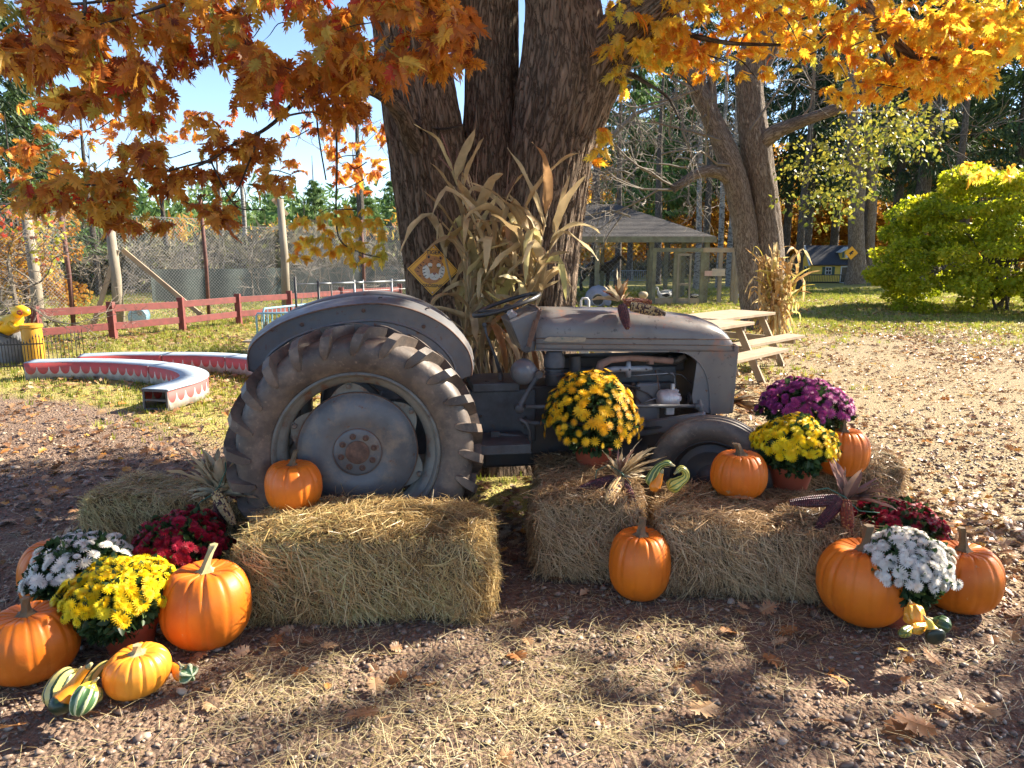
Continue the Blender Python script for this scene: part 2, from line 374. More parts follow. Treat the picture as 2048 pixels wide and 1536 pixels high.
LOW = (LOW[0], [np.array([(0, 1, 2), (0, 2, 6), (0, 6, 7), (2, 3, 4), (2, 4, 6), (6, 4, 5)])])
BROWN = [(0, (.14, .075, .045)), (.3, (.30, .15, .07)), (.55, (.45, .28, .15)), (.8, (.56, .41, .26)), (.93, (.60, .24, .05)), (1, (.66, .42, .08))]
matlit = leafmat('fallen_leaf', BROWN, rough=.42, trans=.2, nscale=20)
dl = lambda x, y: inview(x, y, 1)*np.clip(fbm(x*.9, y*.9, s=51)*3-1.0, .1, 1)*np.where(x > 0, np.clip((y-5)/5, .12, 1), np.clip((y-3.6)/2.5, .1, 1))*np.clip(14/y, .15, 1)
P = onground(pts(17000, -18, 22, 3.0, 26, dl, 1.0)); n = len(P); s = rng.uniform(.05, .115, n); P[:, 2] += rng.uniform(.006, .03, n)
Mx = tilt(n, .30)*np.stack([s*1.2, s, s*2.0], -1)[:, None, :]
tag(obj('leaf_litter', scatter('leaf_litter', LOW, P, Mx, rng.random(n)), None, matlit), kind='stuff')
dl2 = lambda x, y: inview(x, y, 1)*np.clip(fbm(x*1.2, y*1.2, s=57)*3-.9, .15, 1)*pale(x, y)*np.clip(9/y, .2, 1)+.25*inview(x, y, 1)*(x < 0)*(y > 4.2)*np.clip(8/y, .1, 1)
P = onground(pts(13000, -9, 17, 3.4, 18, dl2, 1.0)); n = len(P); s = rng.uniform(.018, .05, n)*(1+P[:, 1]/25); P[:, 2] += rng.uniform(.004, .02, n)
Mx = tilt(n, .35)*np.stack([s*1.2, s, s*2.0], -1)[:, None, :]
tag(obj('leaf_litter', scatter('leaf_litter', LOW, P, Mx, rng.random(n)**.8), None, matlit), kind='stuff')
# denser drifts by the tractor, right edge and benches
dd = lambda x, y: 1.4*np.exp(-((x+.02)/.35)**2-((y-4.05)/.35)**2)+np.exp(-((x-2.75)/.55)**2-((y-4.2)/.5)**2)+.5*np.exp(-((x-3)/.6)**2-((y-3.4)/.5)**2)+.5*np.exp(-((x+2.7)/1.5)**2-((y-9.2)/.6)**2)+.09*inview(x, y)*np.clip(fbm(x*1.5, y*1.5, s=91)*3-1, .1, 1)+.25*np.exp(-((x+2.6)/1.6)**2-((y-5.2)/1.0)**2)
P = onground(pts(3100, -6, 5, 2.3, 10, dd, 1.4)); n = len(P); s = rng.uniform(.045, .10, n); P[:, 2] += rng.uniform(.006, .04, n)
Mx = tilt(n, .4)*np.stack([s*1.1, s, s*1.6], -1)[:, None, :]
tag(obj('leaf_litter', scatter('leaf_litter', OAK, P, Mx, rng.random(n)), None, matlit), kind='stuff')
# ================================================================ BIG OAK
def barkmat(name, c1, c2, c3, lich=True, su=12.0, sv=2.4):
    m, nt, b, o = newmat(name)
    uvn = ND(nt, 'ShaderNodeUVMap', uv_map='UVMap'); mp = ND(nt, 'ShaderNodeMapping'); mp.inputs['Scale'].default_value = (su, sv, 1); nt.links.new(uvn.outputs[0], mp.inputs[0]); v = mp.outputs[0]
    n1 = noise(nt, v, 2.2, 6, .62, .6); n2 = noise(nt, v, 6, 5, .6, .3)
    rg = ND(nt, 'ShaderNodeMath', operation='SUBTRACT'); nt.links.new(n1, rg.inputs[0]); rg.inputs[1].default_value = .5
    ab = ND(nt, 'ShaderNodeMath', operation='ABSOLUTE'); nt.links.new(rg.outputs[0], ab.inputs[0])
    cr = ramp(nt, ab.outputs[0], [(0, 0.0), (.05, .45), (.14, 1.0)])
    mu = ND(nt, 'ShaderNodeMath', operation='MULTIPLY_ADD'); nt.links.new(n2, mu.inputs[0]); mu.inputs[1].default_value = .5; nt.links.new(cr, mu.inputs[2])
    col = ramp(nt, mu.outputs[0], [(.15, c3), (.6, c1), (1.1, c2)])
    ov = coords(nt, 'Object')
    if lich: col = mix(nt, ramp(nt, noise(nt, ov, 9, 7, .75), [(.60, 0.), (.68, .55)]), col, (.26, .26, .22))
    col = mix(nt, ramp(nt, noise(nt, ov, 1.6, 4), [(.35, 0.), (.7, .5)]), col, tuple(x*.6 for x in c1))
    nt.links.new(col, b.inputs['Base Color']); b.inputs['Roughness'].default_value = .93; b.inputs['Specular IOR Level'].default_value = .2
    bump(nt, b, mu.outputs[0], .9, .02); return m
M['bark'] = barkmat('oak_bark', (.165, .118, .082), (.29, .215, .155), (.028, .019, .014))
M['bark2'] = barkmat('grey_bark', (.20, .155, .12), (.30, .25, .20), (.05, .038, .03), su=12, sv=2.5)
M['bark_dark'] = barkmat('dark_bark', (.10, .082, .068), (.16, .14, .12), (.03, .025, .02), su=8, sv=2)
def interp_path(P, n):
    """P rows (x,y,z,r); Catmull-Rom resample to n"""
    P = np.array(P, float); Q = np.vstack([2*P[0]-P[1], P, 2*P[-1]-P[-2]]); m_ = len(P)-1
    t = np.linspace(0, m_, n); i = np.minimum(t.astype(int), m_-1); f = (t-i)[:, None]
    p0, p1, p2, p3 = Q[i], Q[i+1], Q[i+2], Q[i+3]
    r = .5*((2*p1)+(-p0+p2)*f+(2*p0-5*p1+4*p2-p3)*f**2+(-p0+3*p1-3*p2+p3)*f**3); r[:, 3] = np.maximum(r[:, 3], .001); return r
def stem(P, nl=60, na=24, furrow=0.0, seed=0, cap=True, fs=24.0, lob=0.0):
    """swept stem with a furrowed surface; returns V,F,uv"""
    S = interp_path(P, nl); C = S[:, :3]; rad = S[:, 3]
    T = norm(np.gradient(C, axis=0)); ref = np.array([0, 1., 0]) if abs(T[0][1]) < .8 else np.array([1., 0, 0]); X_ = []; 
    for t in T:
        ref = ref-t*ref.dot(t); ref /= np.linalg.norm(ref); X_.append(ref.copy())
    X_ = np.array(X_); Y_ = np.cross(T, X_); a = np.linspace(0, 2*np.pi, na+1)[None]; L = np.concatenate([[0], np.cumsum(np.linalg.norm(np.diff(C, axis=0), axis=1))])[:, None]
    ca, sa = np.cos(a), np.sin(a); r = rad[:, None]*np.ones_like(a); ra = rad.mean()
    if lob: r = r*(1+lob*(fbm(ca*1.4+9, sa*1.4, L*.5, s=seed, o=2)-.5)*2)
    if furrow:
        wx, wy = ca*ra*fs, sa*ra*fs; w = fbm(wx*.5, wy*.5, L*1.6, s=seed+5, o=2)*1.6
        n_ = fbm(wx+w, wy+w, L*1.3, s=seed+1, o=3); rd = np.clip(np.abs(n_-.5)/.09, 0, 1)
        n2 = fbm(wx*2.3, wy*2.3+w, L*5, s=seed+2, o=2)
        r = r+furrow*(rd-1)+furrow*.5*(n2-.5)
    V = C[:, None]+X_[:, None]*(r*ca)[..., None]+Y_[:, None]*(r*sa)[..., None]
    uv = np.stack([a*ra*np.ones_like(r), L*np.ones_like(r)], -1)
    idx = np.arange(nl*(na+1)).reshape(nl, na+1); F_ = np.stack([idx[:-1, :-1], idx[:-1, 1:], idx[1:, 1:], idx[1:, :-1]], -1).reshape(-1, 4)
    return V.reshape(-1, 3), F_, uv.reshape(-1, 2)
def merge(parts):
    V, F_, U, o_ = [], [], [], 0
    for v, f, u in parts: V.append(v); F_.append(f+o_); U.append(u); o_ += len(v)
    return np.concatenate(V), np.concatenate(F_), np.concatenate(U)
def stem_obj(name, parts, mat, parent, kind=None):
    v, f, u = merge(parts) if isinstance(parts, list) else parts
    return obj(name, npmesh(name, v, f, smooth=True, uv=u), parent, mat, kind=kind)
def PW(L, Y=None):   # rows (u, v, width_px, Y) -> (x,y,z,r)
    return [(*W(u, v, y), w/2*y/ray(u, v).y*.985) for u, v, w, y in L]
oak = thing('oak_tree', 'huge grey-brown multi-stemmed oak with orange leaves right behind the tractor', 'tree')
YO = 6.1
g0 = W(985, 700, YO); 
stem_obj('trunk', [stem([(g0.x-.26, 6.05, -.1, .58)]+PW([(908, 690, 176, YO), (890, 560, 160, YO), (868, 400, 158, YO), (847, 250, 156, YO), (824, 110, 146, YO), (808, 0, 134, YO), (790, -250, 130, YO), (760, -600, 90, YO)]), 220, 280, .024, 1, lob=.05),
   stem([(g0.x, 6.2, -.1, .75)]+PW([(985, 700, 210, YO+.1), (984, 560, 185, YO+.1), (982, 400, 138, YO+.16), (984, 250, 118, YO+.25), (984, 110, 108, YO+.3), (984, 0, 104, YO+.3), (985, -250, 100, YO+.2), (990, -700, 70, YO+.3)]), 220, 220, .024, 2, lob=.04),
   stem([(g0.x+.28, 6.05, -.1, .58)]+PW([(1064, 690, 180, YO), (1072, 560, 168, YO), (1088, 430, 164, YO), (1104, 300, 172, YO), (1128, 180, 196, YO), (1128, 60, 168, YO), (1118, -60, 145, YO), (1100, -300, 120, YO), (1090, -650, 80, YO)]), 220, 270, .022, 3, lob=.06),
   stem([(g0.x, 6.0, -.15, .92), (g0.x, 6.05, .25, .74), (g0.x+.02, 6.15, .8, .58), (g0.x+.02, 6.25, 1.5, .36)], 60, 300, .024, 4, lob=.08)], M['bark'], oak)
LIMBS = [PW([(1125, 300, 130, YO), (1165, 190, 135, YO-.05), (1222, 95, 112, YO-.1), (1290, 25, 92, YO-.2), (1380, -40, 74, YO-.3), (1520, -110, 60, YO-.4), (1750, -200, 46, YO-.6)]),
   PW([(830, 290, 46, YO-.25), (800, 225, 34, YO-.5), (765, 190, 26, YO-.7), (715, 172, 20, YO-1.0), (690, 175, 14, YO-1.2)]),
   PW([(940, 90, 60, YO+.5), (915, 15, 56, YO+.5), (880, 5, 50, YO+.5), (800, -40, 40, YO+.5), (650, -120, 30, YO+.6)]),
   PW([(1700, -30, 34, 6.6), (1748, 30, 26, 6.3), (1790, 82, 20, 6.1), (1830, 112, 14, 6.0), (1880, 118, 8, 5.9)]),
   PW([(770, -260, 90, YO-.1), (560, -420, 70, YO-1.2), (250, -480, 50, YO-2.2), (-100, -500, 30, YO-2.8)]),
   PW([(1090, -380, 90, YO), (1400, -620, 70, YO-.4), (1900, -820, 50, YO-.6)])]
for i, P_ in enumerate(LIMBS): stem_obj('limb', stem(P_, 70, 56 if i else 180, .006 if i else .016, 20+i, lob=.05), M['bark'], oak)
# thinner branches, traced where they stand out against the sky
tw = []
def twig(L, na=6, nl=24): tw.append(stem(PW(L), nl, na))
twig([(700, 175, 16, 4.9), (690, 140, 12, 4.6), (640, 60, 9, 4.2), (600, -20, 8, 4.0)])
twig([(700, 172, 16, 4.9), (660, 168, 12, 4.7), (600, 195, 9, 4.4), (560, 235, 8, 4.2), (520, 265, 7, 4.1), (465, 290, 6.5, 4.0), (420, 320, 6, 3.9), (385, 336, 4, 3.8)])
twig([(520, 265, 5, 4.1), (500, 320, 4, 4.0), (480, 370, 3.4, 3.9), (465, 395, 3, 3.9)])
twig([(560, 235, 5, 4.2), (610, 225, 4, 4.2), (690, 220, 3, 4.4)])
twig([(632, 120, 5, 4.5), (632, 200, 4, 4.5), (637, 270, 3.5, 4.5), (652, 360, 3, 4.5)])
twig([(672, 250, 5, 5.2), (674, 330, 4, 5.2), (672, 420, 3.5, 5.2), (680, 480, 3.2, 5.1), (720, 505, 2.6, 5.1), (760, 515, 2.2, 5.1)])
twig([(165, -30, 10, 3.6), (170, 20, 7, 3.6), (155, 60, 5, 3.6)])
twig([(80, -10, 8, 3.6), (130, 8, 6, 3.6), (230, 0, 5, 3.6)])
twig([(330, 10, 7, 3.7), (270, 30, 5, 3.7), (200, 50, 4, 3.6), (140, 80, 3, 3.5)])
twig([(420, 320, 4, 3.9), (300, 350, 4, 3.7), (180, 370, 3.5, 3.6), (80, 340, 3, 3.6)])
twig([(420, 320, 4, 3.9), (470, 410, 3, 3.9), (530, 420, 2.5, 3.9)])
twig([(1748, 30, 14, 6.3), (1770, 110, 8, 6.3), (1800, 150, 6, 6.2)])
twig([(1790, 82, 8, 6.1), (1800, 120, 5, 6.1), (1805, 140, 4, 6.1)])
twig([(1290, 25, 22, 6), (1350, 60, 14, 6), (1450, 85, 9, 6.1), (1560, 90, 6, 6.2)])
twig([(1222, 140, 14, 6), (1260, 150, 8, 6), (1330, 190, 6, 6), (1360, 240, 4, 6)])
twig([(830, 250, 12, 5.85), (880, 258, 5, 5.8), (930, 250, 3, 5.7)])
twig([(812, 225, 10, 5.85), (850, 262, 4, 5.75), (870, 300, 2.6, 5.7)])
rt = random.Random(8)
for _ in range(46):   # fine twigs through the leaf clusters
    u, v, y = rt.uniform(0, 760), rt.uniform(20, 420), rt.uniform(3.6, 4.6); du, dv = rt.uniform(-130, -40), rt.uniform(-10, 70); twig([(u, v, 2.4, y), (u+du*.3, v+dv*.15+rt.uniform(-14, 14), 2.0, y), (u+du*.5, v+dv*.4+rt.uniform(-10, 10), 1.6, y), (u+du*.7, v+dv, .5, y-.1)], 4, 10)
for _ in range(30):
    u, v, y = rt.uniform(1230, 2000), rt.uniform(0, 170), rt.uniform(5.8, 7); du, dv = rt.uniform(-90, 90), rt.uniform(10, 60); twig([(u, v, 3.6, y), (u+du*.5, v+dv*.35, 2.8, y), (u+du, v+dv, 1.6, y)], 4, 8)
stem_obj('twigs', tw, M['bark_dark'], oak, kind='stuff')

# ---- foliage: sprigs of lobed leaves in hanging clusters. region: u, v, ru, rv, Y range, sprigs, leaf length, palette offset
ORB = [(0, (.26, .075, .03)), (.2, (.44, .16, .04)), (.4, (.58, .25, .05)), (.6, (.68, .36, .06)), (.76, (.72, .48, .08)), (.88, (.58, .50, .10)), (.95, (.22, .26, .06)), (1, (.56, .07, .03))]
YEL = [(0, (.76, .26, .03)), (.2, (.84, .44, .05)), (.5, (.88, .64, .09)), (.8, (.88, .76, .14)), (1, (.64, .68, .14))]
m_or = leafmat('oak_leaf_russet', ORB, rough=.45, trans=.64, nscale=25, tint=(1.25, 1.0, .7), spec=.5)
m_ye = leafmat('oak_leaf_golden', YEL, rough=.45, trans=.68, nscale=25, tint=(1.15, 1.0, .6), spec=.5)
m_oro = leafmat('oak_leaf_russet_single', ORB, rough=.45, trans=.64, src='obj', nscale=25, tint=(1.25, 1.0, .7), spec=.5)
m_yeo = leafmat('oak_leaf_golden_single', YEL, rough=.45, trans=.68, src='obj', nscale=25, tint=(1.15, 1.0, .6), spec=.5)
SUNGAPS = [(W(570, 1030, 3.15), .36), (W(700, 1020, 3.2), .2), (W(250, 1200, 2.6), .22), (W(460, 1190, 2.68), .16), (W(180, 1130, 2.98), .14), (W(870, 740, 3.4), .26), (W(930, 850, 3.4), .22), (W(890, 640, 3.9), .20), (W(820, 615, 3.9), .12), (W(1130, 622, 4.25), .16), (W(1290, 630, 4.3), .15),
  (W(1190, 300, 6), .22), (W(1170, 430, 5.9), .2), (W(1162, 540, 5.8), .2), (W(1110, 440, 5.1), .26), (W(1085, 560, 5.0), .24), (W(1190, 800, 3.9), .22), (W(1590, 870, 3.8), .20), (W(1610, 800, 4.3), .24), (W(1280, 960, 3.7), .14), (W(1560, 1020, 3.3), .18), (W(1840, 1090, 3.0), .12), (W(1255, 1120, 3.1), .08), (W(290, 960, 3.95), .22),
  (G(120, 1490), 0.150), (G(330, 1440), 0.163), (G(520, 1400), 0.150), (G(700, 1350), 0.122), (G(860, 1300), 0.095), (G(640, 1500), 0.136), (G(930, 1450), 0.163), (G(1130, 1480), 0.136), (G(1300, 1500), 0.109), (G(1270, 1340), 0.088), (G(1400, 1310), 0.088), (G(1500, 1290), 0.068), (G(1480, 1450), 0.088), (G(1700, 1370), 0.088), (G(1830, 1340), 0.082), (G(1960, 1400), 0.136), (G(2020, 1220), 0.204), (G(1850, 850), 1.1), (G(1700, 760), 1.2), (G(1950, 980), .5), (G(100, 900), .35), (G(330, 880), .3), (G(50, 1010), .16), (G(180, 1050), .12), (G(1010, 990), .16), (G(200, 800), .6)]
SV = np.array(SUNV)
def carve(P, seed=0):
    keep = np.ones(len(P), bool)
    wob = .75+.5*vn(P[:, 0]*2, P[:, 1]*2, P[:, 2]*2, s=55)
    for c, r in SUNGAPS:
        d = P-np.array(c); t = d@SV; q = np.linalg.norm(d-t[:, None]*SV, axis=1); keep &= ~((t > .5) & (q < r*wob))
    return keep
DENS = 1.0
def sprig_field(regs, Lf):
    Pl, Dl, Nl, Ll = [], [], [], []
    for (u, v, ru, rv, y0, y1, n, L) in regs:
        n = max(1, int(n*DENS)); L = L*(.74 if u < 1000 else .80)
        for _ in range(n):
            a = random.random()*6.283; q = math.sqrt(random.random()); y = random.uniform(y0, y1)
            uu, vv = u+ru*q*math.cos(a), v+rv*q*math.sin(a)
            if L > .09 and vn(np.array([uu/75.]), np.array([vv/50.]), s=88)[0] < (.36+.08*(ru > 150) if y < 5.0 and u < 1000 else .27): continue
            c = np.array(W(uu, vv, y))
            td = norm(np.array([random.gauss(0, 1), random.gauss(-.3, .8), random.uniform(-1.0, .15)]))
            k = random.randint(4, 7)
            for j in range(k):
                d = norm(td+np.array([random.gauss(0, .75), random.gauss(0, .75), random.gauss(-.35, .45)]))
                Pl.append(c-td*random.uniform(0, .07)); Dl.append(d); Nl.append(norm(np.array([random.gauss(0, .5), random.gauss(-.2, .5), random.gauss(.7, .5)]))); Ll.append(L*random.uniform(.6, 1.15))
    return np.array(Pl), np.array(Dl), np.array(Nl), np.array(Ll)
LEFT = [(430, 60, 480, 105, 3.4, 4.8, 330, .15), (140, 130, 160, 80, 2.9, 3.8, 80, .15), (800, 60, 150, 85, 3.4, 4.6, 110, .155), (620, 130, 190, 70, 3.3, 4.6, 110, .15),
        (330, 190, 260, 60, 3.5, 4.6, 85, .14), (60, 60, 110, 80, 3, 4, 40, .15), (890, 115, 55, 32, 4.0, 4.6, 16, .14), (680, 190, 70, 50, 3.8, 4.6, 26, .15), (700, 235, 35, 25, 4, 4.6, 6, .14),
        (300, 330, 95, 45, 3.4, 4.0, 36, .125), (140, 380, 105, 45, 3.4, 4.0, 40, .13), (250, 425, 60, 28, 3.5, 3.9, 16, .13), (70, 385, 60, 30, 3.5, 3.9, 12, .12),
        (480, 300, 90, 40, 3.7, 4.2, 24, .12), (545, 360, 48, 20, 3.8, 4.2, 9, .11), (455, 425, 48, 24, 3.7, 4.0, 9, .12), (335, 455, 28, 20, 3.7, 4.0, 4, .11), (440, 352, 50, 22, 3.8, 4.2, 8, .115), (400, 400, 40, 20, 3.8, 4.2, 5, .11)]
MIDL = [(520, 250, 190, 60, 6.5, 9, 40, .13), (700, 280, 70, 100, 7, 9, 70, .13), (735, 330, 40, 60, 7, 9, 24, .13), (560, 330, 60, 30, 7, 9, 9, .12), (130, 260, 180, 70, 6, 9, 60, .14), (60, 330, 80, 40, 6, 9, 22, .14), (300, 250, 120, 40, 6, 8, 22, .13)]
MIDR = [(1270, 150, 60, 50, 5.6, 6.6, 30, .13), (1560, 40, 140, 70, 5.6, 7.4, 70, .14), (1930, 100, 130, 80, 5.4, 7, 110, .14), (1340, 130, 80, 50, 5.6, 7, 36, .13), (1760, 130, 120, 50, 5.8, 7.2, 60, .13), (1420, 40, 220, 75, 5.4, 7.4, 170, .14), (1300, 90, 90, 60, 5.6, 7, 60, .14), (1240, 130, 34, 45, 5.8, 6.6, 14, .13), (1300, 35, 60, 50, 5.6, 7, 22, .14), (1480, 120, 130, 40, 5.6, 7.2, 44, .13), (1640, 60, 130, 60, 5.8, 7.6, 60, .13),
        (1860, 60, 210, 90, 5.4, 7.6, 230, .14), (1880, 160, 120, 40, 5.6, 7, 60, .13), (1730, 165, 80, 32, 5.8, 7, 30, .13), (1960, 30, 110, 90, 5.2, 7, 70, .14), (1690, 190, 40, 14, 6, 7, 7, .12), (1425, 145, 60, 22, 6, 7, 12, .13), (1830, 200, 30, 12, 6, 7, 4, .12),
        (690, 445, 60, 26, 5.0, 5.4, 16, .11), (640, 490, 60, 22, 5.0, 5.4, 13, .11), (745, 430, 24, 20, 5, 5.4, 5, .11), (735, 500, 42, 24, 5.0, 5.4, 9, .11), (700, 500, 26, 26, 5, 5.4, 6, .11), (615, 445, 26, 18, 5.2, 5.5, 4, .10), (600, 515, 20, 12, 5.2, 5.5, 3, .1), (755, 470, 14, 14, 5, 5.3, 2, .1),
        (1204, 275, 14, 16, 5.5, 5.8, 5, .12), (1203, 315, 12, 22, 5.5, 5.8, 7, .12), (1960, 335, 45, 18, 7.5, 8.5, 8, .13), (2010, 345, 40, 20, 7.5, 8.5, 6, .13), (1945, 362, 10, 10, 7.5, 8.5, 2, .12)]
ls = [npmesh('leaf', OAK[0]*s, OAK[1]) for s in ((1, 1, 1), (.9, 1, 2.6), (1.1, 1, -1.2), (.8, 1, 4.5))]
def foliage(regs, mat, matobj, nsingle, T=OAK):
    P, D, N, L = sprig_field(regs, T); kp = carve(P) | (rng.random(len(P)) < .06); P, D, N, L = P[kp], D[kp], N[kp], L[kp]; n = len(P); Bm = basis(D, N); px = L/P[:, 1]
    base = np.array([vn(P[:, 0]*1.3, P[:, 1]*1.3, P[:, 2]*1.3, s=77)]).ravel(); r = np.clip(base*1.1-.05+rng.normal(0, .24, n), 0, .999)
    sc_, vis = L, (np.abs(P[:, 0]) < P[:, 1]*.70)
    order = np.argsort(-(px*vis)); single = set(order[:nsingle].tolist()); keep = np.array([i not in single for i in range(n)])
    for i in order[:nsingle]:
        me = ls[random.randrange(4)]
        if not me.materials: me.materials.append(None)
        o_ = bpy.data.objects.new('leaf', me); link(o_, oak); s = L[i]
        o_.matrix_local = Matrix.Translation(P[i]) @ Matrix((Bm[i]*s*np.array([1.0, 1, 1])).tolist()).to_4x4()
        o_.material_slots[0].link = 'OBJECT'; o_.material_slots[0].material = matobj
    k = np.where(keep)[0]; z = rng.choice([1, 2.5, -1.2, 4.0], len(k))
    Mx = Bm[k]*(L[k, None]*np.stack([1.0*np.ones(len(k)), np.ones(len(k)), z], -1))[:, None, :]
    obj('foliage', scatter('foliage', T, P[k], Mx, r[k]), oak, mat, kind='stuff')
foliage(LEFT, m_or, m_oro, 180); foliage(MIDR, m_ye, m_yeo, 110)
foliage(MIDL, leafmat('oak_leaf_far', [(0, (.45, .12, .03)), (.5, (.72, .30, .06)), (1, (.8, .5, .08))], rough=.5, trans=.6, nscale=20, tint=(1.2, 1, .7)), m_oro, 0)
# the upper crown, mostly above and right of the picture: it casts the dappled shade
def crown_cloud(name, clumps, mat, parent, T=LOW, L=(.14, .2)):
    P, r = [], []
    for (c, rad, n) in clumps:
        q = rng.normal(size=(n, 3)); q = norm(q)*np.cbrt(rng.random(n))[:, None]; P.append(np.array(c)+q*np.array(rad)); r.append(np.clip(rng.normal(.5, .25, n), 0, 1))
    P = np.concatenate(P); r = np.concatenate(r); kp = carve(P); P = P[kp]; r = [r[kp]]; n = len(P); l = rng.uniform(*L, n); Bm = basis(rdir(n, -.3), rdir(n, .8))
    return obj(name, scatter(name, T, P, Bm*(l[:, None]*np.array([1.2, 1, 1.5]))[:, None, :], np.concatenate(r)), parent, mat, kind='stuff')
cl = []
rs = random.Random(5)
for i in range(290):
    x = rs.uniform(-4.5, 10.5); y = rs.uniform(.2, 10); z = rs.uniform(3.9, 7.5)
    if x < 1.0 and y < 4.5 and z < 4.8: z += 1.2
    if abs(x) < y*.75+.6 and z < CAMZ+y*.36+.9: z = CAMZ+y*.36+1.0+rs.random()*1.5
    cl.append(((x, y, z), (rs.uniform(.35, .8), rs.uniform(.35, .8), rs.uniform(.2, .42)), rs.randint(60, 120)))
crown_cloud('crown', cl, m_or, oak)
# ================================================================ TRACTOR (local frame: x forward, y to its left = away, z up; origin under the rear axle)
YAW = R(9.0); hubw = W(714, 910, 3.5)
dxy = Matrix.Rotation(YAW, 2) @ Vector((0, -.70)); TO = Vector((hubw.x-dxy.x, 3.5-dxy.y, 0)); HZ = .64
trac = thing('tractor', 'weathered grey vintage farm tractor parked under the oak behind the hay bales', 'tractor', TO, YAW)
TM = Matrix.Translation(TO) @ Matrix.Rotation(YAW, 4, 'Z'); TI = TM.inverted()
def T(u, v, yl):
    o_ = TI @ Vector((0, 0, CAMZ)); d = TI.to_3x3() @ ray(u, v); t = (yl-o_.y)/d.y; p = o_+d*t; return Vector((p.x, yl, p.z))
def TP(L, yl): return [(T(u, v, yl).x, T(u, v, yl).z) for u, v in L]
def rearwheel(side):
    s = -side   # side=-1 near the camera; lateral outward = side
    w = bpy.data.objects.new('rear_wheel', None); link(w, trac); w.location = (0, side*.57, HZ); 
    if side > 0: w.rotation_euler = (0, 0, math.pi)
    # local: outward = -y
    tv = MB(); half = [(.412, -.100), (.43, -.122), (.47, -.142), (.52, -.150), (.556, -.143), (.580, -.122), (.592, -.08), (.598, 0)]
    tv.lathe(half+[(r, -l) for r, l in half[-2::-1]], 128, 'Y')
    NL = 24; sec = [(.505, -.1500, .0, .006, .020), (.530, -.152, .012, .020, .045), (.556, -.148, .03, .028, .052), (.584, -.134, .055, .040, .048), (.602, -.105, .09, .040, .042), (.604, -.05, .16, .040, .036), (.606, .012, .24, .036, .032)]
    for mir in (1, -1):
        for k in range(NL):
            a0 = 2*math.pi*(k+(.5 if mir < 0 else 0))/NL; vs = []
            for (r, l, da, h, hw) in sec:
                nr = Vector((1, 0)) if r > .6 else Vector(((r-.47)/.15, l/.15*.7)).normalized()
                for q, hh in ((-1.15, -.012), (-.92, h), (.92, h), (1.15, -.012)):
                    a = a0-da*1.0+q*hw*.5*1.7; rr = r+nr.x*hh; ll = l+nr.y*hh; vs.append((rr*math.cos(a), mir*ll, rr*math.sin(a)))
            fs = []
            for i in range(len(sec)-1):
                for j in range(3): fs.append((i*4+j, i*4+j+1, i*4+j+5, i*4+j+4))
            fs += [(0, 1, 2, 3), tuple(len(sec)*4-4+j for j in (3, 2, 1, 0))]; tv.add(vs, fs)
    t = tv.build('tyre', M['rubber'], w, auto=True)
    b = MB(); b.lathe([(.418, -.098), (.418, -.112), (.408, -.118), (.400, -.112), (.392, -.085), (.372, -.075), (.360, -.060), (.352, -.02), (.352, .06), (.372, .085), (.40, .10), (.418, .105), (.418, .098), (.36, .05), (.36, -.04), (.40, -.085), (.418, -.098)], 96, 'Y'); b.build('rim', M['rim'], w, auto=True)
    # scalloped centre plate with six lugs
    b = MB(); n = 144; vs = []; rr = lambda a: .318+.034*max(-.6, math.cos(6*(a-.62)))
    for i in range(n):
        a = 2*math.pi*i/n
        for r, y in ((.29, -.028), (rr(a), -.030), (rr(a)+.002, -.022)): vs.append((r*math.cos(a), y, r*math.sin(a)))
    b.add(vs, [(i*3+j, ((i+1) % n)*3+j, ((i+1) % n)*3+j+1, i*3+j+1) for i in range(n) for j in range(2)])
    b.build('centre_plate', M['rim'], w, auto=True)
    b = MB(); b.lathe([(.306, -.026), (.306, -.038), (.300, -.040), (.290, -.050), (.262, -.068), (.20, -.080), (.155, -.076), (.135, -.064), (.122, -.064), (.118, -.070), (.112, -.072), (.06, -.072), (.058, -.072)], 96, 'Y'); wd_ = b.build('wheel_disc', M['hub'], w, auto=True)
    b = MB(); b.tube([(.303*math.cos(k*.0982), -.039, .303*math.sin(k*.0982)) for k in range(64)], .0032, 5, closed=True); b.tube([(.122*math.cos(k*.13089), -.0665, .122*math.sin(k*.13089)) for k in range(48)], .0022, 5, closed=True); b.build('rust_ring', M['rust'], wd_)
    b = MB(); b.lathe([(.060, -.070), (.060, -.080), (.052, -.083), (.02, -.086), (0, -.087)], 40, 'Y'); b.build('hub_cap', M['rust'], w, auto=True)
    mb = MB(); mb.lathe([(.0165, .0), (.0165, -.004), (.0115, -.005), (.011, -.014), (.007, -.018), (0, -.018)], 12, 'Y'); first = None
    for k in range(8):
        a = 2*math.pi*k/8+.25
        if first is None: first = mb.build('wheel_bolt', M['rust'], w, auto=True); o_ = first
        else: o_ = first.copy(); link(o_, w)
        o_.location = (.085*math.cos(a), -.071, .085*math.sin(a))
    mb = MB(); mb.lathe([(.014, .02), (.014, -.012), (.010, -.016), (0, -.016)], 10, 'Y'); mb.box((0, .006, .022), (.03, .02, .035)); first = None
    for k in range(6):
        a = 2*math.pi*k/6+.62+math.pi/6*0
        if first is None: first = mb.build('rim_clamp', M['rim'], w, auto=True); o_ = first
        else: o_ = first.copy(); link(o_, w)
        o_.location = (.338*math.cos(a), -.034, .338*math.sin(a)); o_.rotation_euler = (0, -a+math.pi/2, 0)
    return w
rearwheel(-1); rearwheel(1)
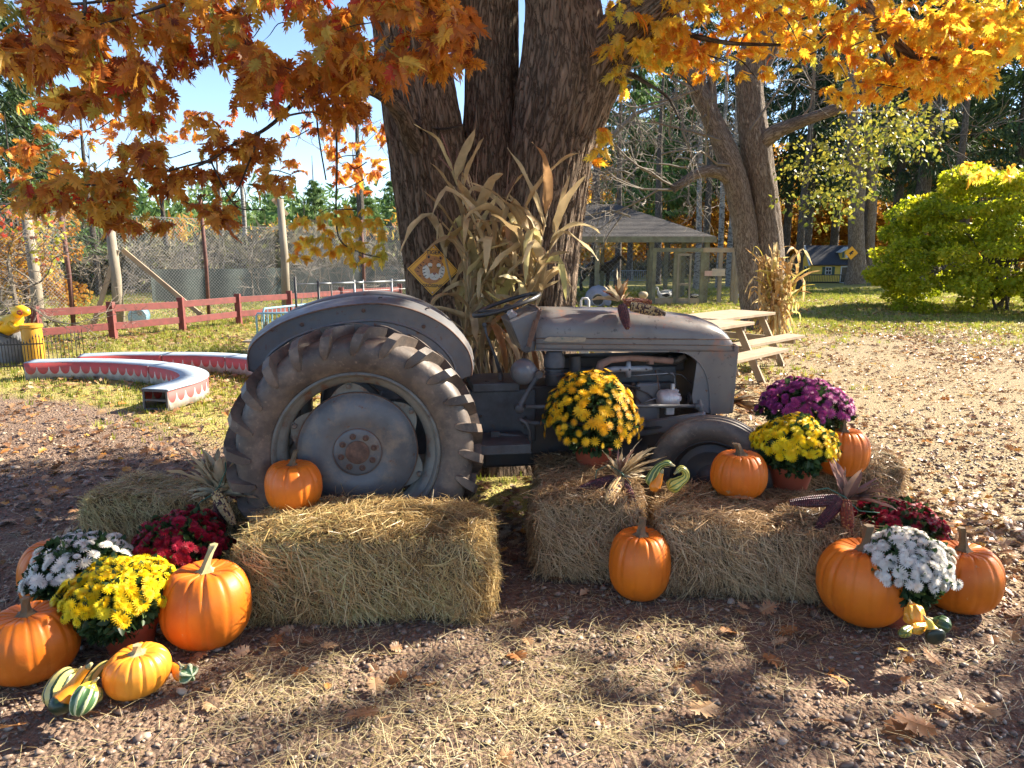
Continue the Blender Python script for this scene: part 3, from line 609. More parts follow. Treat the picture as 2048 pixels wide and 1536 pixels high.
# ---- fenders
FO = [(500, 742), (497, 715), (505, 692), (526, 672), (560, 650), (600, 634), (650, 620), (710, 611), (762, 609), (810, 617), (850, 631), (890, 654), (918, 680), (936, 706), (943, 735), (941, 752)]
def fender(yl, far=False):
    o2 = [T(u, v, -.42) for u, v in FO]
    P = np.array([(p.x, p.z) for p in o2]); t = np.linspace(0, len(P)-1, 60)
    i = np.minimum(t.astype(int), len(P)-2); f = (t-i)[:, None]; Q = np.vstack([P[0]*2-P[1], P, P[-1]*2-P[-2]]); p0, p1, p2, p3 = Q[i], Q[i+1], Q[i+2], Q[i+3]
    P = .5*((2*p1)+(-p0+p2)*f+(2*p0-5*p1+4*p2-p3)*f**2+(-p0+3*p1-3*p2+p3)*f**3); C = np.array([0.0, HZ+.1])
    nrm = norm(P-C); n = len(P); s = -1 if yl < 0 else 1; rings = []
    # plate rings from the inside out, with two raised beads, then a rolled edge, then the crown going inwards
    for (sc_, add, y) in ((.50, 0, .40), (.70, 0, .40), (.715, 0, .408), (.73, 0, .40), (.85, 0, .402), (.862, 0, .410), (.875, 0, .403), (.975, 0, .412), (.99, 0, .420), (1.0, .002, .424), (1.0, .007, .420), (1.0, .008, .412), (1.0, .018, .37), (1.0, .030, .31), (1.0, .036, .25), (1.0, .034, .18), (1.0, .028, .14), (1.0, .018, .125)):
        q = C+(P-C)*sc_+nrm*add; rings.append(np.stack([q[:, 0], np.full(n, s*y), q[:, 1]], -1))
    V = np.concatenate(rings); K = len(rings); Fc = [(k*n+j, k*n+j+1, (k+1)*n+j+1, (k+1)*n+j) for k in range(K-1) for j in range(n-1)]
    b = MB(); b.add(V.tolist(), Fc); o_ = b.build('fender', M['paint'], trac, auto=True)
    sd = o_.modifiers.new('thickness', 'SOLIDIFY'); sd.thickness = .004
    b = MB(); b.tube([(p[0], s*.424, p[1]) for p in (P+nrm*.004)], .0045, 6); b.build('edge_bead', M['rust'], o_, smooth=True)
    for (u, v) in ((604, 649), (727, 621), (847, 653)) if not far else ():
        p = T(u, v, -.41); b = MB(); b.lathe([(.011, 0), (.011, -.004), (.006, -.009), (0, -.009)], 10, 'Y'); b.build('bolt', M['rust'], o_, auto=True, loc=p)
    return o_
fender(-1); fender(1, True)
for (a, b_) in (((754, 600), (762, 597)), ((848, 622), (857, 618))):
    p, q = T(*a, -.33), T(*b_, -.33); b = MB(); b.tube([p-Vector((0, 0, .01)), p+Vector((.012, 0, .014)), q+Vector((.006, -.01, .006))], .004, 6); b.build('fender_hook', M['dark'], trac, smooth=True)

# ---- transmission, engine, underside
def tb(name, mat, bevel=.004, **k):
    class _C(MB):
        def done(s): return s.build(name, mat, trac, bevel=bevel, **k)
    return _C()
def rect(b, u0, v0, u1, v1, yl0, yl1):   # box whose near face covers the rectangle
    a, c = T(u0, v0, yl0), T(u1, v1, yl0); b.box(((a.x+c.x)/2, (yl0+yl1)/2, (a.z+c.z)/2), (abs(a.x-c.x), abs(yl1-yl0), abs(a.z-c.z)))
b = tb('transmission_case', M['iron'], .012); rect(b, 930, 782, 1072, 884, -.17, .17); rect(b, 760, 800, 940, 905, -.15, .15); b.done()
b = tb('case_lid', M['iron'], .008); rect(b, 945, 768, 1040, 783, -.19, .17); b.done()
b = MB(); p = T(1001, 760, -.12); b.tube([p, p+Vector((0, 0, .03)), p+Vector((0, 0, .045))], [.018, .018, .006], 10); b.build('filler_cap', M['dark'], trac, auto=True)
b = MB(); p = T(974, 765, -.12); b.tube([p, p+Vector((0, 0, .012))], [.014, .014], 10); b.build('filler_cap', M['dark'], trac, auto=True)
ax = MB(); ax.tube([(0, -.50, HZ), (0, -.3, HZ), (0, -.18, HZ)], [.07, .085, .14], 20); ax.tube([(0, .50, HZ), (0, .3, HZ), (0, .18, HZ)], [.07, .085, .14], 20); ax.build('rear_axle_housing', M['dark'], trac, auto=True)
b = tb('engine_block', M['dark'], .012); rect(b, 1062, 772, 1180, 905, -.14, .14); rect(b, 1180, 770, 1345, 892, -.12, .14); rect(b, 1105, 716, 1370, 742, -.02, .16); b.done()
b = tb('engine_head', M['iron'], .01); rect(b, 1120, 738, 1352, 772, -.06, .15); b.done()
b = tb('oil_pan', M['dark'], .02); rect(b, 965, 880, 1300, 922, -.12, .13); b.done()
b = tb('foot_board', M['iron'], .004); rect(b, 952, 893, 1062, 907, -.50, -.20); b.done()
b = MB(); b.tube([T(1038, 838, -.42), T(1052, 846, -.42), T(1059, 862, -.42), T(1060, 898, -.42)], .011, 8); b.tube([T(1060, 905, -.5), T(1060, 903, -.2)], .009, 6); b.build('foot_board_bracket', M['iron'], trac, smooth=True)
b = MB(); b.tube([T(988, 868, -.30), T(1040, 873, -.30), T(1052, 880, -.30)], [.010, .012, .01], 8); b.box(T(990, 868, -.30), (.05, .03, .03)); b.build('brake_pedal_shaft', M['iron'], trac, auto=True)
b = tb('gear_housing_rib', M['iron'], .004); rect(b, 965, 876, 1060, 884, -.22, -.16); b.done()
# round tank by the dash, air cleaner, filter
p = T(1048, 744, -.26); b = MB(); b.m = Matrix.Translation(p); b.lathe([(0, -.07), (.03, -.068), (.058, -.050), (.074, -.02), (.076, .02), (.066, .050), (.04, .068), (0, .07)], 32, 'Y'); b.m = Matrix.Translation(p) @ Matrix.Scale(1.12, 4, (0, 0, 1)); b.build('starter_housing', M['paint'], trac, smooth=True)
p0, p1 = T(1109, 706, -.2), T(1109, 770, -.2); b = MB(); z0, z1 = p1.z, p0.z; b.lathe([(0, z0), (.045, z0), (.052, z0+.01), (.052, z0+.06), (.058, z0+.062), (.058, z0+.072), (.052, z0+.075), (.052, z0+.085), (.058, z0+.088), (.058, z0+.096), (.05, z0+.1), (.062, z0+.11), (.062, z1-.03), (.045, z1+.01)], 32, m=Matrix.Translation((p0.x, -.2, 0))); b.build('air_cleaner', M['iron'], trac, auto=True)
p0, p1 = T(1150, 712, -.15), T(1150, 778, -.15); b = MB(); b.tube([p1, p0], .035, 20); b.build('oil_filter', M['dark'], trac, auto=True)
# manifold, carburettor, valve cover, alternator
b = MB(); b.tube([T(1198, 762, -.15), T(1196, 745, -.15), T(1202, 728, -.15), T(1222, 719, -.15), T(1262, 716, -.14), T(1300, 718, -.13), T(1345, 722, -.12)], [.026, .026, .026, .022, .018, .019, .02], 14)
b.box(T(1196, 746, -.15), (.06, .045, .03)); b.box(T(1300, 722, -.12), (.03, .06, .035)); b.build('exhaust_manifold', M['mani'], trac, smooth=False, bevel=.003, auto=True)
b = MB(); a, c = T(1213, 739, -.17), T(1304, 737, -.17); b.tube([a, a.lerp(c, .15), a.lerp(c, .5), a.lerp(c, .85), c], [.012, .019, .017, .019, .011], 12); m_ = a.lerp(c, .48); b.tube([m_+Vector((0, 0, .045)), m_, m_-Vector((0, 0, .05))], [.012, .020, .015], 10); b.build('inlet_casting', M['lightiron'], trac, smooth=True)
for q in (.28, .48, .85):
    p = a.lerp(c, q)+Vector((0, -.019, 0)); b = MB(); b.lathe([(.006, 0), (.006, -.005), (0, -.006)], 8, 'Y'); b.build('bolt', M['dark'], trac, loc=p)
b = MB(); b.tube([T(1258, 752, -.16), T(1300, 749, -.17), T(1345, 746, -.18), T(1349, 752, -.18), T(1350, 775, -.19)], .0035, 6); b.build('throttle_rod', M['lightiron'], trac, smooth=True)
b = MB(); b.tube([T(1282, 808, -.19), T(1300, 800, -.2), T(1318, 795, -.2)], .0035, 6); b.build('throttle_rod', M['lightiron'], trac, smooth=True)
p = T(1338, 797, -.2); b = MB(); b.m = Matrix.Translation(p) @ Matrix.Rotation(math.pi/2, 4, 'Z'); b.lathe([(0, .075), (.03, .074), (.05, .062), (.056, .05), (.056, .02), (.058, .018), (.058, .0), (.056, -.002), (.056, -.035), (.045, -.052), (.018, -.056), (.014, -.075), (0, -.075)], 28, 'Y')
for k in range(10):
    an = 2*math.pi*k/10; b.box((.052*math.cos(an), -.042, .052*math.sin(an)), (.012, .022, .010), rot=(0, -an, 0))
b.m = Matrix.Translation(p); b.box((.02, 0, .065), (.018, .02, .05)); b.box((.01, .01, -.075), (.05, .03, .05)); b.build('alternator', M['alu'], trac, bevel=.002, auto=True)
b = MB(); b.m = Matrix.Translation(T(1376, 797, -.18)) @ Matrix.Rotation(math.pi/2, 4, 'Z'); b.lathe([(.015, .01), (.038, .01), (.03, 0), (.038, -.01), (.015, -.01)], 24, 'Y'); b.build('fan_pulley', M['dark'], trac, auto=True)
b = tb('fan_blade', M['dark'], .002); c0 = T(1388, 752, -.02); b.box(c0, (.012, .08, .30), rot=(0, 0, .4)); b.box(c0, (.012, .30, .08), rot=(.3, 0, .2)); b.done()
b = MB(); b.tube([T(1372, 712, -.1), T(1352, 722, -.08), T(1335, 716, -.06)], .022, 12); b.build('radiator_hose', M['rubber'], trac, smooth=True)
b = tb('radiator', M['dark'], .004); rect(b, 1402, 700, 1432, 842, -.19, .2); b.done()
b = MB(); b.tube([T(1130, 780, -.17), T(1180, 782, -.18), T(1240, 768, -.17), T(1280, 776, -.16)], .006, 6); b.tube([T(1210, 768, -.16), T(1216, 800, -.17), T(1250, 830, -.17)], .005, 6); b.build('fuel_line', M['dark'], trac, smooth=True)
b = tb('side_cover', M['paint'], .02); rect(b, 1272, 766, 1320, 850, -.16, -.11); b.done()
b = MB(); p = T(1252, 808, -.17); b.m = Matrix.Translation(p); b.lathe([(.0, -.05), (.03, -.048), (.036, -.03), (.036, .05)], 18, 'Y'); b.build('fuel_pump', M['iron'], trac, auto=True)
er = random.Random(17)
for k in range(9):   # wires and small pipes across the engine
    u0, v0 = er.uniform(1180, 1330), er.uniform(725, 790); b = MB(); p = T(u0, v0, -.15); q = T(u0+er.uniform(-60, 60), v0+er.uniform(10, 70), -.16); m_ = p.lerp(q, .5)+Vector((er.uniform(-.03, .03), -.03, er.uniform(-.03, .04))); b.tube([p, p.lerp(m_, .5)+Vector((0, -.01, .01)), m_, m_.lerp(q, .5), q], er.uniform(.003, .006), 5); b.build('wire', M[er.choice(['dark', 'rust', 'iron'])], trac, smooth=True)
for k in range(16): p = T(er.uniform(1130, 1345), er.choice([745, 768, 776, 800, 845]), -.145); b = MB(); b.lathe([(.011, .02), (.011, -.004), (.007, -.010), (0, -.010)], 6, 'Y'); b.build('bolt', M[er.choice(['dark', 'rust', 'iron'])], trac, loc=p)
for k in range(8): p = T(er.choice([950, 962, 1030, 1050]), er.uniform(792, 875), -.172); b = MB(); b.lathe([(.010, .0), (.010, -.006), (.006, -.011), (0, -.011)], 6, 'Y'); b.build('bolt', M['dark'], trac, loc=p)
# steering arm, drag links, radius rods, axle
b = MB(); a, c = T(1076, 748, -.30), T(1037, 817, -.32); b.tube([a, a.lerp(c, .5), c], [.017, .014, .017], 10); b.lathe([(.024, .03), (.026, -.03), (.014, -.036), (0, -.036)], 14, 'Y', Matrix.Translation(c)); b.tube([a+Vector((0, .1, 0)), a-Vector((0, .03, 0))], .022, 10); b.build('steering_arm', M['iron'], trac, auto=True)
b = MB(); b.tube([T(1052, 814, -.34), T(1180, 812, -.35), T(1398, 812, -.38)], [.011, .011, .010], 10); b.tube([T(1390, 812, -.38), T(1405, 812, -.38)], .018, 10); b.tube([T(1398, 800, -.38), T(1404, 830, -.40)], [.012, .016], 8); b.build('drag_link', M['iron'], trac, smooth=True)
b = MB(); b.tube([T(1045, 842, -.30), T(1060, 846, -.32), T(1290, 850, -.33)], [.02, .014, .013], 10); b.build('radius_rod', M['iron'], trac, smooth=True)
b = MB(); a, c = T(1248, 862, -.10), T(1412, 838, -.46); b.bar(a, c, .05, .085); b.bar((a.x+.02, -.05, a.z+.015), (a.x+.02, .5, a.z+.01), .05, .08); b.build('front_axle', M['paint'], trac, bevel=.01, auto=True)
b = MB(); b.tube([T(1288, 858, -.24), T(1330, 853, -.3), T(1400, 842, -.43)], [.008, .010, .010], 8); b.build('tie_rod', M['iron'], trac, smooth=True)

# ---- hood: lofted shell with rounded top, nose with arched side panels
st = [(1072, 614, 701), (1110, 614.5, 701), (1180, 615, 702), (1250, 616, 702), (1310, 619, 703), (1360, 624, 703), (1400, 629, 703), (1420, 633, 703), (1436, 639, 703), (1448, 646, 703), (1458, 655, 703), (1465, 666, 703), (1470, 678, 703), (1472, 689, 703)]
def hood_section(u, vt, vb, hw):
    xb = T(u, vb, -hw); top = T(u, vt, -.06); zb, zt = T(u, vb, -hw).z, top.z; x = xb.x; pts_ = []
    sh = min(.14, (zt-zb)*.8)
    prof = [(-hw, zb), (-hw-.001, zb+.2*(zt-sh-zb)), (-hw, zt-sh), (-hw*.985, zt-sh*.72), (-hw*.93, zt-sh*.45), (-hw*.80, zt-sh*.22), (-hw*.55, zt-sh*.07), (-hw*.27, zt-.012*sh/.14), (0, zt)]
    prof = prof+[(-y, z) for y, z in prof[-2::-1]]
    return [(x, y, z) for y, z in prof]
secs = []
for i, (u, vt, vb) in enumerate(st):
    hw = .235+.012*min(i, 5)/5-(.0 if i < 8 else (.003, .008, .014, .020, .026, .03)[i-8]); secs.append(hood_section(u, vt, vb, hw))
b = MB(); n = len(secs[0]); vs = [p for s in secs for p in s]; fs = [(i*n+j, i*n+j+1, (i+1)*n+j+1, (i+1)*n+j) for i in range(len(secs)-1) for j in range(n-1)]; fs.append(tuple((len(secs)-1)*n+j for j in range(n)))
b.add(vs, fs); hood = b.build('hood', M['paint_hood'], trac, auto=True); sd = hood.modifiers.new('thickness', 'SOLIDIFY'); sd.thickness = .004; sd.offset = -1
for va, vb_, mt in ((676.5, 679, 'rust'), (687.5, 691, 'rust')):
    b = MB(); pts_ = [T(lerp(1072, 1462, k/12), lerp(va, vb_, k/12), -.2485-(.0 if k < 2 else .002)) for k in range(12)]+[T(1472, vb_, -.236)]
    for p in pts_[:3]: p.y += .009*(1-p.x/.5) if p.x < .5 else 0
    b.tube(pts_, .0028 if va < 680 else .002, 6); b.build('hood_seam', M[mt], hood, smooth=True)
# lower hood strip edge
b = MB(); b.bar(T(1070, 700.5, -.245), T(1338, 703, -.249), .006, .008); b.build('hood_lip', M['paint_hood'], hood)
arch = [(1339, 703), (1356, 704), (1370, 706), (1382, 711), (1393, 719), (1402, 729), (1409, 740), (1414, 752), (1418, 768), (1420, 786), (1421, 806), (1422, 828), (1459, 828), (1462, 800), (1466, 765), (1470, 725), (1472, 703)]
for s in (-1, 1):
    b = MB(); pp = TP(arch, -.245); b.prism(pp, (s*.243, s*.237)); b.build('grille_side_panel', M['paint_hood'], trac, auto=False)
    b = MB(); pp2 = [(p[0], p[1]) for p in TP(arch[:12], -.245)]; vs = [(x, s*.243, z) for x, z in pp2]+[(x+.004, s*.17, z) for x, z in pp2]; k = len(pp2); b.add(vs, [(i, i+1, k+i+1, k+i) for i in range(k-1)]); q = b.build('inner_panel', M['paint'], trac, smooth=True); sd = q.modifiers.new('t', 'SOLIDIFY'); sd.thickness = .003
b = tb('grille_shell', M['paint_hood'], .01); a, c = T(1471, 690, -.245), T(1459, 828, -.245); b.prism([(a.x-.002, a.z+.01), (a.x+.03, a.z-.01), (c.x+.03, c.z), (c.x-.002, c.z)], (-.238, .238)); b.done()
for k in range(9):
    y = -.16+.04*k; b = MB(); b.bar((a.x+.034, y, a.z-.03), (c.x+.034, y, c.z+.02), .008, .012); b.build('grille_bar', M['iron'], trac)
# inner light panel seen through the arch
b = tb('radiator_shroud', M['paint'], .004); pp = TP([(1392, 720), (1402, 729), (1409, 740), (1414, 752), (1418, 768), (1421, 800), (1422, 828), (1385, 815), (1382, 790), (1388, 750)], -.22); b.prism(pp, (-.236, -.232)); b.done()
# dash / cowl, straps, emblem plate
b = tb('dash_cowl', M['paint'], .006); b.prism(TP([(1021, 645), (1084, 617), (1070, 702), (1052, 706), (1045, 703)], -.2), (-.20, .20)); b.done()
b = MB(); b.bar(T(1080, 620, -.252), T(1056, 700, -.256), .008, .022); b.bar(T(1068, 640, -.258), T(1052, 700, -.262), .006, .010); b.build('hood_strap', M['rust'], trac, bevel=.002)
b = MB(); b.tube([T(1082, 618, -.24)]+[Vector((T(1082, 618, -.24).x, -.24*math.cos(k*math.pi/8), T(1082, 618, -.24).z-.06+.062*(math.sin(k*math.pi/8)**.35 if 0 < k < 8 else 0)+.0)) for k in range(1, 8)]+[Vector((T(1082, 618, -.24).x, .24, T(1082, 618, -.24).z-.05))], .006, 6); b.build('hood_rear_band', M['rust'], trac, smooth=True)
b = MB(); b.box(T(1054, 698, -.26), (.035, .02, .03), rot=(0, .4, 0)); b.build('latch', M['iron'], trac, bevel=.003)
b = MB(); b.prism([(x, z) for x, z in TP([(1085, 683), (1092, 676), (1100, 673.2), (1170, 674), (1172, 676), (1169, 684.5)], -.25)], (-.2465, -.2555)); b.build('emblem_plate', M['plate'], hood, bevel=.001)
# steering wheel and column, levers, seat
c = T(1013, 609, 0); sw = bpy.data.objects.new('steering_wheel', None); link(sw, trac); sw.location = c; sw.rotation_euler = (0, R(-18), 0)
b = MB(); b.tube([(.205*math.cos(2*math.pi*k/40), .205*math.sin(2*math.pi*k/40), 0) for k in range(40)], .0125, 10, closed=True); b.build('wheel_ring', M['black'], sw, smooth=True)
for k in range(3):
    an = 2*math.pi*k/3+.5; b = MB(); b.tube([(0, 0, -.03), (.1*math.cos(an), .1*math.sin(an), -.012), (.2*math.cos(an), .2*math.sin(an), 0)], .007, 6); b.build('spoke', M['iron'], sw, smooth=True)
b = MB(); b.tube([(0, 0, -.045), (0, 0, -.01), (0, 0, .0)], [.028, .026, .012], 14); b.build('hub', M['black'], sw, auto=True)
b = MB(); b.tube([c+Vector((.01, 0, -.03)), T(1028, 634, 0), T(1058, 690, 0)], [.016, .02, .022], 12); b.build('steering_column', M['iron'], trac, smooth=True)
b = MB(); b.tube([T(1017, 614, -.06), T(1022, 626, -.05), T(1028, 640, -.04)], [.012, .02, .028], 8); b.box(T(1024, 628, -.06), (.05, .04, .035), rot=(.3, .5, .2)); b.build('throttle_bracket', M['alu'], trac, bevel=.004)
b = MB(); b.tube([T(969, 650, -.08), T(974, 672, -.08), T(990, 712, -.08), T(1003, 752, -.08)], [.008, .007, .009, .013], 8); b.m = Matrix.Translation(T(969, 650, -.08)); b.lathe([(0, .016), (.012, .010), (.014, 0), (.010, -.012), (0, -.014)], 12); b.build('gear_lever', M['iron'], trac, smooth=True)
b = MB(); b.lathe([(0, 0), (.1, .005), (.17, .03), (.2, .08)], 24, m=Matrix.Translation((-.02, 0, .98)) @ Matrix.Scale(1.15, 4, (0, 1, 0))); q = b.build('seat', M['paint'], trac, smooth=True); q.modifiers.new('t', 'SOLIDIFY').thickness = .006
b = MB(); b.bar((-.05, 0, .97), (.1, 0, .82), .05, .012); b.build('seat_spring', M['dark'], trac)
# ---- front wheels
def frontwheel(side, steer):
    w = bpy.data.objects.new('front_wheel', None); link(w, trac)
    px = T(1424, 940, -.52).x; w.location = (px, side*.52, .368); w.rotation_euler = (0, 0, steer+(math.pi if side > 0 else 0))
    b = MB(); half = [(.225, -.045), (.24, -.062), (.27, -.080), (.305, -.084), (.335, -.076), (.352, -.066)]
    tread = []
    for k, l in enumerate(np.linspace(-.060, .060, 25)):
        rr = .366-.9*l*l*4; g = k % 6 in (2, 3); tread.append((rr-(.009 if g else 0), l))
    b.lathe(half+tread+[(r, -l) for r, l in half[::-1]], 96, 'Y'); b.build('tyre', M['rubber'], w, auto=True)
    b = MB(); b.lathe([(.23, -.045), (.222, -.055), (.215, -.04), (.20, -.02), (.20, .03), (.215, .045), (.228, .045)], 64, 'Y'); b.lathe([(.205, -.01), (.16, -.03), (.11, -.015), (.08, -.02), (.06, -.05), (.03, -.06), (0, -.06)], 48, 'Y'); b.build('rim', M['dark'], w, auto=True)
    b = MB(); b.tube([(0, .0, 0), (0, .09, 0)], .03, 12); b.tube([(0, .09, -.05), (0, .09, .16)], .028, 12); b.build('kingpin', M['iron'], w, auto=True)
frontwheel(-1, R(-30)); frontwheel(1, R(-30))
# ================================================================ HAY BALES
mathay = pm('hay_core', (.20, .14, .065), (.08, .055, .025), 26, .9, sc=(1, 1, 1), bs=60, bst=.9, bd=.02, det=8)
HAYR = [(0, (.15, .085, .035)), (.3, (.38, .24, .095)), (.65, (.62, .44, .18)), (.9, (.74, .59, .32)), (1, (.50, .44, .18))]
HAYD = [(0, (.13, .075, .04)), (.3, (.32, .195, .10)), (.7, (.52, .35, .18)), (1, (.68, .50, .29))]
mh1 = leafmat('hay_strand', HAYR, rough=.36, trans=.25, nscale=40, var=.2, spec=.45); mh2 = leafmat('brown_hay_strand', HAYD, rough=.38, trans=.2, nscale=40, var=.2, spec=.45)
m_twine0 = pm('baling_twine_green', (.20, .24, .14), (.30, .28, .16), rough=.8)
def bale(label, loc, dims, rz, n, mat=mh1, sag=.0, vert=.3, tilt_=(0, 0), mop=.06):
    L, D, H = dims; t = thing('hay_bale', label, 'hay bale', loc, rz, 'hay bales around the tractor'); t.rotation_euler = (tilt_[0], tilt_[1], rz)
    def surf(P, q=None):   # rounds and roughens the block
        P = np.array(P, float); e = np.array([L/2, D/2, H/2]); c = P-np.array([0, 0, H/2]); r = .13
        i = np.clip(c, -(e-r), e-r); d = c-i; dn = np.linalg.norm(d, axis=-1, keepdims=True); c = np.where(dn > 1e-6, i+d/np.maximum(dn, 1e-6)*np.minimum(dn, r), c)
        nn = norm(c/e**1.0*np.array([1, 1, 1])); w = (fbm(P[:, 0]*4+loc[0]*9, P[:, 1]*4, P[:, 2]*4, s=61)-.5)*.13+(fbm(P[:, 0]*11+loc[0]*9, P[:, 1]*11, P[:, 2]*11, s=65)-.5)*.06
        c = c+nn*w[:, None]; c[:, 2] -= sag*np.clip(c[:, 0]/L*2, -1, 1)**2*(c[:, 2] > 0); return c+np.array([0, 0, H/2])
    g = 26; V, Fc = [], []; k = 0
    for ax_ in range(3):
        for s in (-1, 1):
            a, b_ = np.meshgrid(np.linspace(-.5, .5, g), np.linspace(-.5, .5, g)); P = np.zeros((g*g, 3)); o2 = [i for i in range(3) if i != ax_]; P[:, ax_] = s*.5; P[:, o2[0]] = a.ravel(); P[:, o2[1]] = b_.ravel()
            P = P*np.array([L, D, H])+np.array([0, 0, H/2]); V.append(P); id_ = np.arange(g*g).reshape(g, g)+k; q = np.stack([id_[:-1, :-1], id_[:-1, 1:], id_[1:, 1:], id_[1:, :-1]], -1).reshape(-1, 4); Fc.append(q if s > 0 else q[:, ::-1]); k += g*g
    V = np.concatenate(V); obj('bale_body', npmesh('bale_body', surf(V), np.concatenate(Fc), smooth=True), t, mathay)
    # strands over the five visible faces
    fa = np.array([L*H, L*H*.5, D*H, D*H, L*D*1.1]); fi = rng.choice(5, n, p=fa/fa.sum()); a = rng.uniform(-.5, .5, n); b_ = rng.uniform(-.5, .5, n)
    P = np.zeros((n, 3)); N = np.zeros((n, 3)); 
    for i, (ax_, s, u_, v_) in enumerate(((1, -1, 0, 2), (1, 1, 0, 2), (0, -1, 1, 2), (0, 1, 1, 2), (2, 1, 0, 1))):
        k_ = fi == i; P[k_, ax_] = s*.5; P[k_, u_] = a[k_]; P[k_, v_] = b_[k_]; N[k_, ax_] = s
    P = surf(P*np.array([L, D, H])+np.array([0, 0, H/2])); top = N[:, 2] > .5
    d = rng.normal(size=(n, 3)); fl = fbm(P[:, 0]*3, P[:, 1]*3, P[:, 2]*3, s=71)-.5; d[:, 0] *= np.where(top, 1, .85); d[:, 2] = np.where(top, d[:, 2]*.3, -np.abs(d[:, 2])*(.8+vert)-.05); d[:, 0] += fl*4.5
    d = d-N*(np.einsum('ij,ij->i', d, N))[:, None]; d = norm(d)+N*np.abs(rng.normal(mop, .20, n))[:, None]; Bm = basis(d, N+rng.normal(0, .5, (n, 3)))
    Ls = rng.uniform(.035, .16, n)*np.where(rng.random(n) < .05, 1.6, 1); wd = rng.uniform(.0012, .0036, n)*np.where(rng.random(n) < .04, 1.8, 1)
    Mx = Bm*np.stack([wd, Ls, Ls*rng.uniform(-1.3, 1.3, n)], -1)[:, None, :]; P = P-d*Ls[:, None]*.35+N*rng.uniform(-.004, .010, n)[:, None]
    obj('straw', scatter('straw', strand_T(), P, Mx, np.clip(rng.normal(.46, .27, n)+fl*1.3, 0, 1)), t, mat, kind='stuff')
    for yy in (-.22, .22):
        k_ = [(L*(f-.5), yy*D*2*.5, 0) for f in np.linspace(.02, .98, 20)]; pp_ = np.array([(a_, b__, H) for a_, b__, _ in k_]+[(L/2, yy*D, z_) for z_ in np.linspace(H*.9, .03, 8)]+[(a_, b__, 0) for a_, b__, _ in k_[::-1]]+[(-L/2, yy*D, z_) for z_ in np.linspace(.03, H*.9, 8)]); q_ = surf(pp_); q_ = q_+norm(q_-[0, 0, H/2])*.007
        b = MB(); b.tube([tuple(v_) for v_ in q_], .0022, 4, closed=True); b.build('baling_twine', m_twine0, t)
    return t
bale('largest golden hay bale lying in front of the rear wheel', (-.665, 3.24, 0), (1.13, .50, .425), R(1), 26000, sag=.02)
bale('sunlit-top hay bale behind the crimson flowers, left of the rear wheel', (-1.83, 3.88, 0), (.98, .46, .36), R(-6), 14000, sag=.01)
bale('short hay bale carrying the golden flower pot beneath the hood', (.405, 3.78, 0), (.565, .78, .445), R(-4), 17000, mh2)
bale('long brown hay bale under the tall-stemmed pumpkin by the front wheel', (1.215, 3.52, 0), (.98, .62, .375), R(-5), 26000, mh2, tilt_=(0, R(1.5)), vert=.8)
bale('hay bale hidden behind, under the purple flower pot', (1.95, 4.42, 0), (.95, .46, .42), R(3), 5000, mh2)

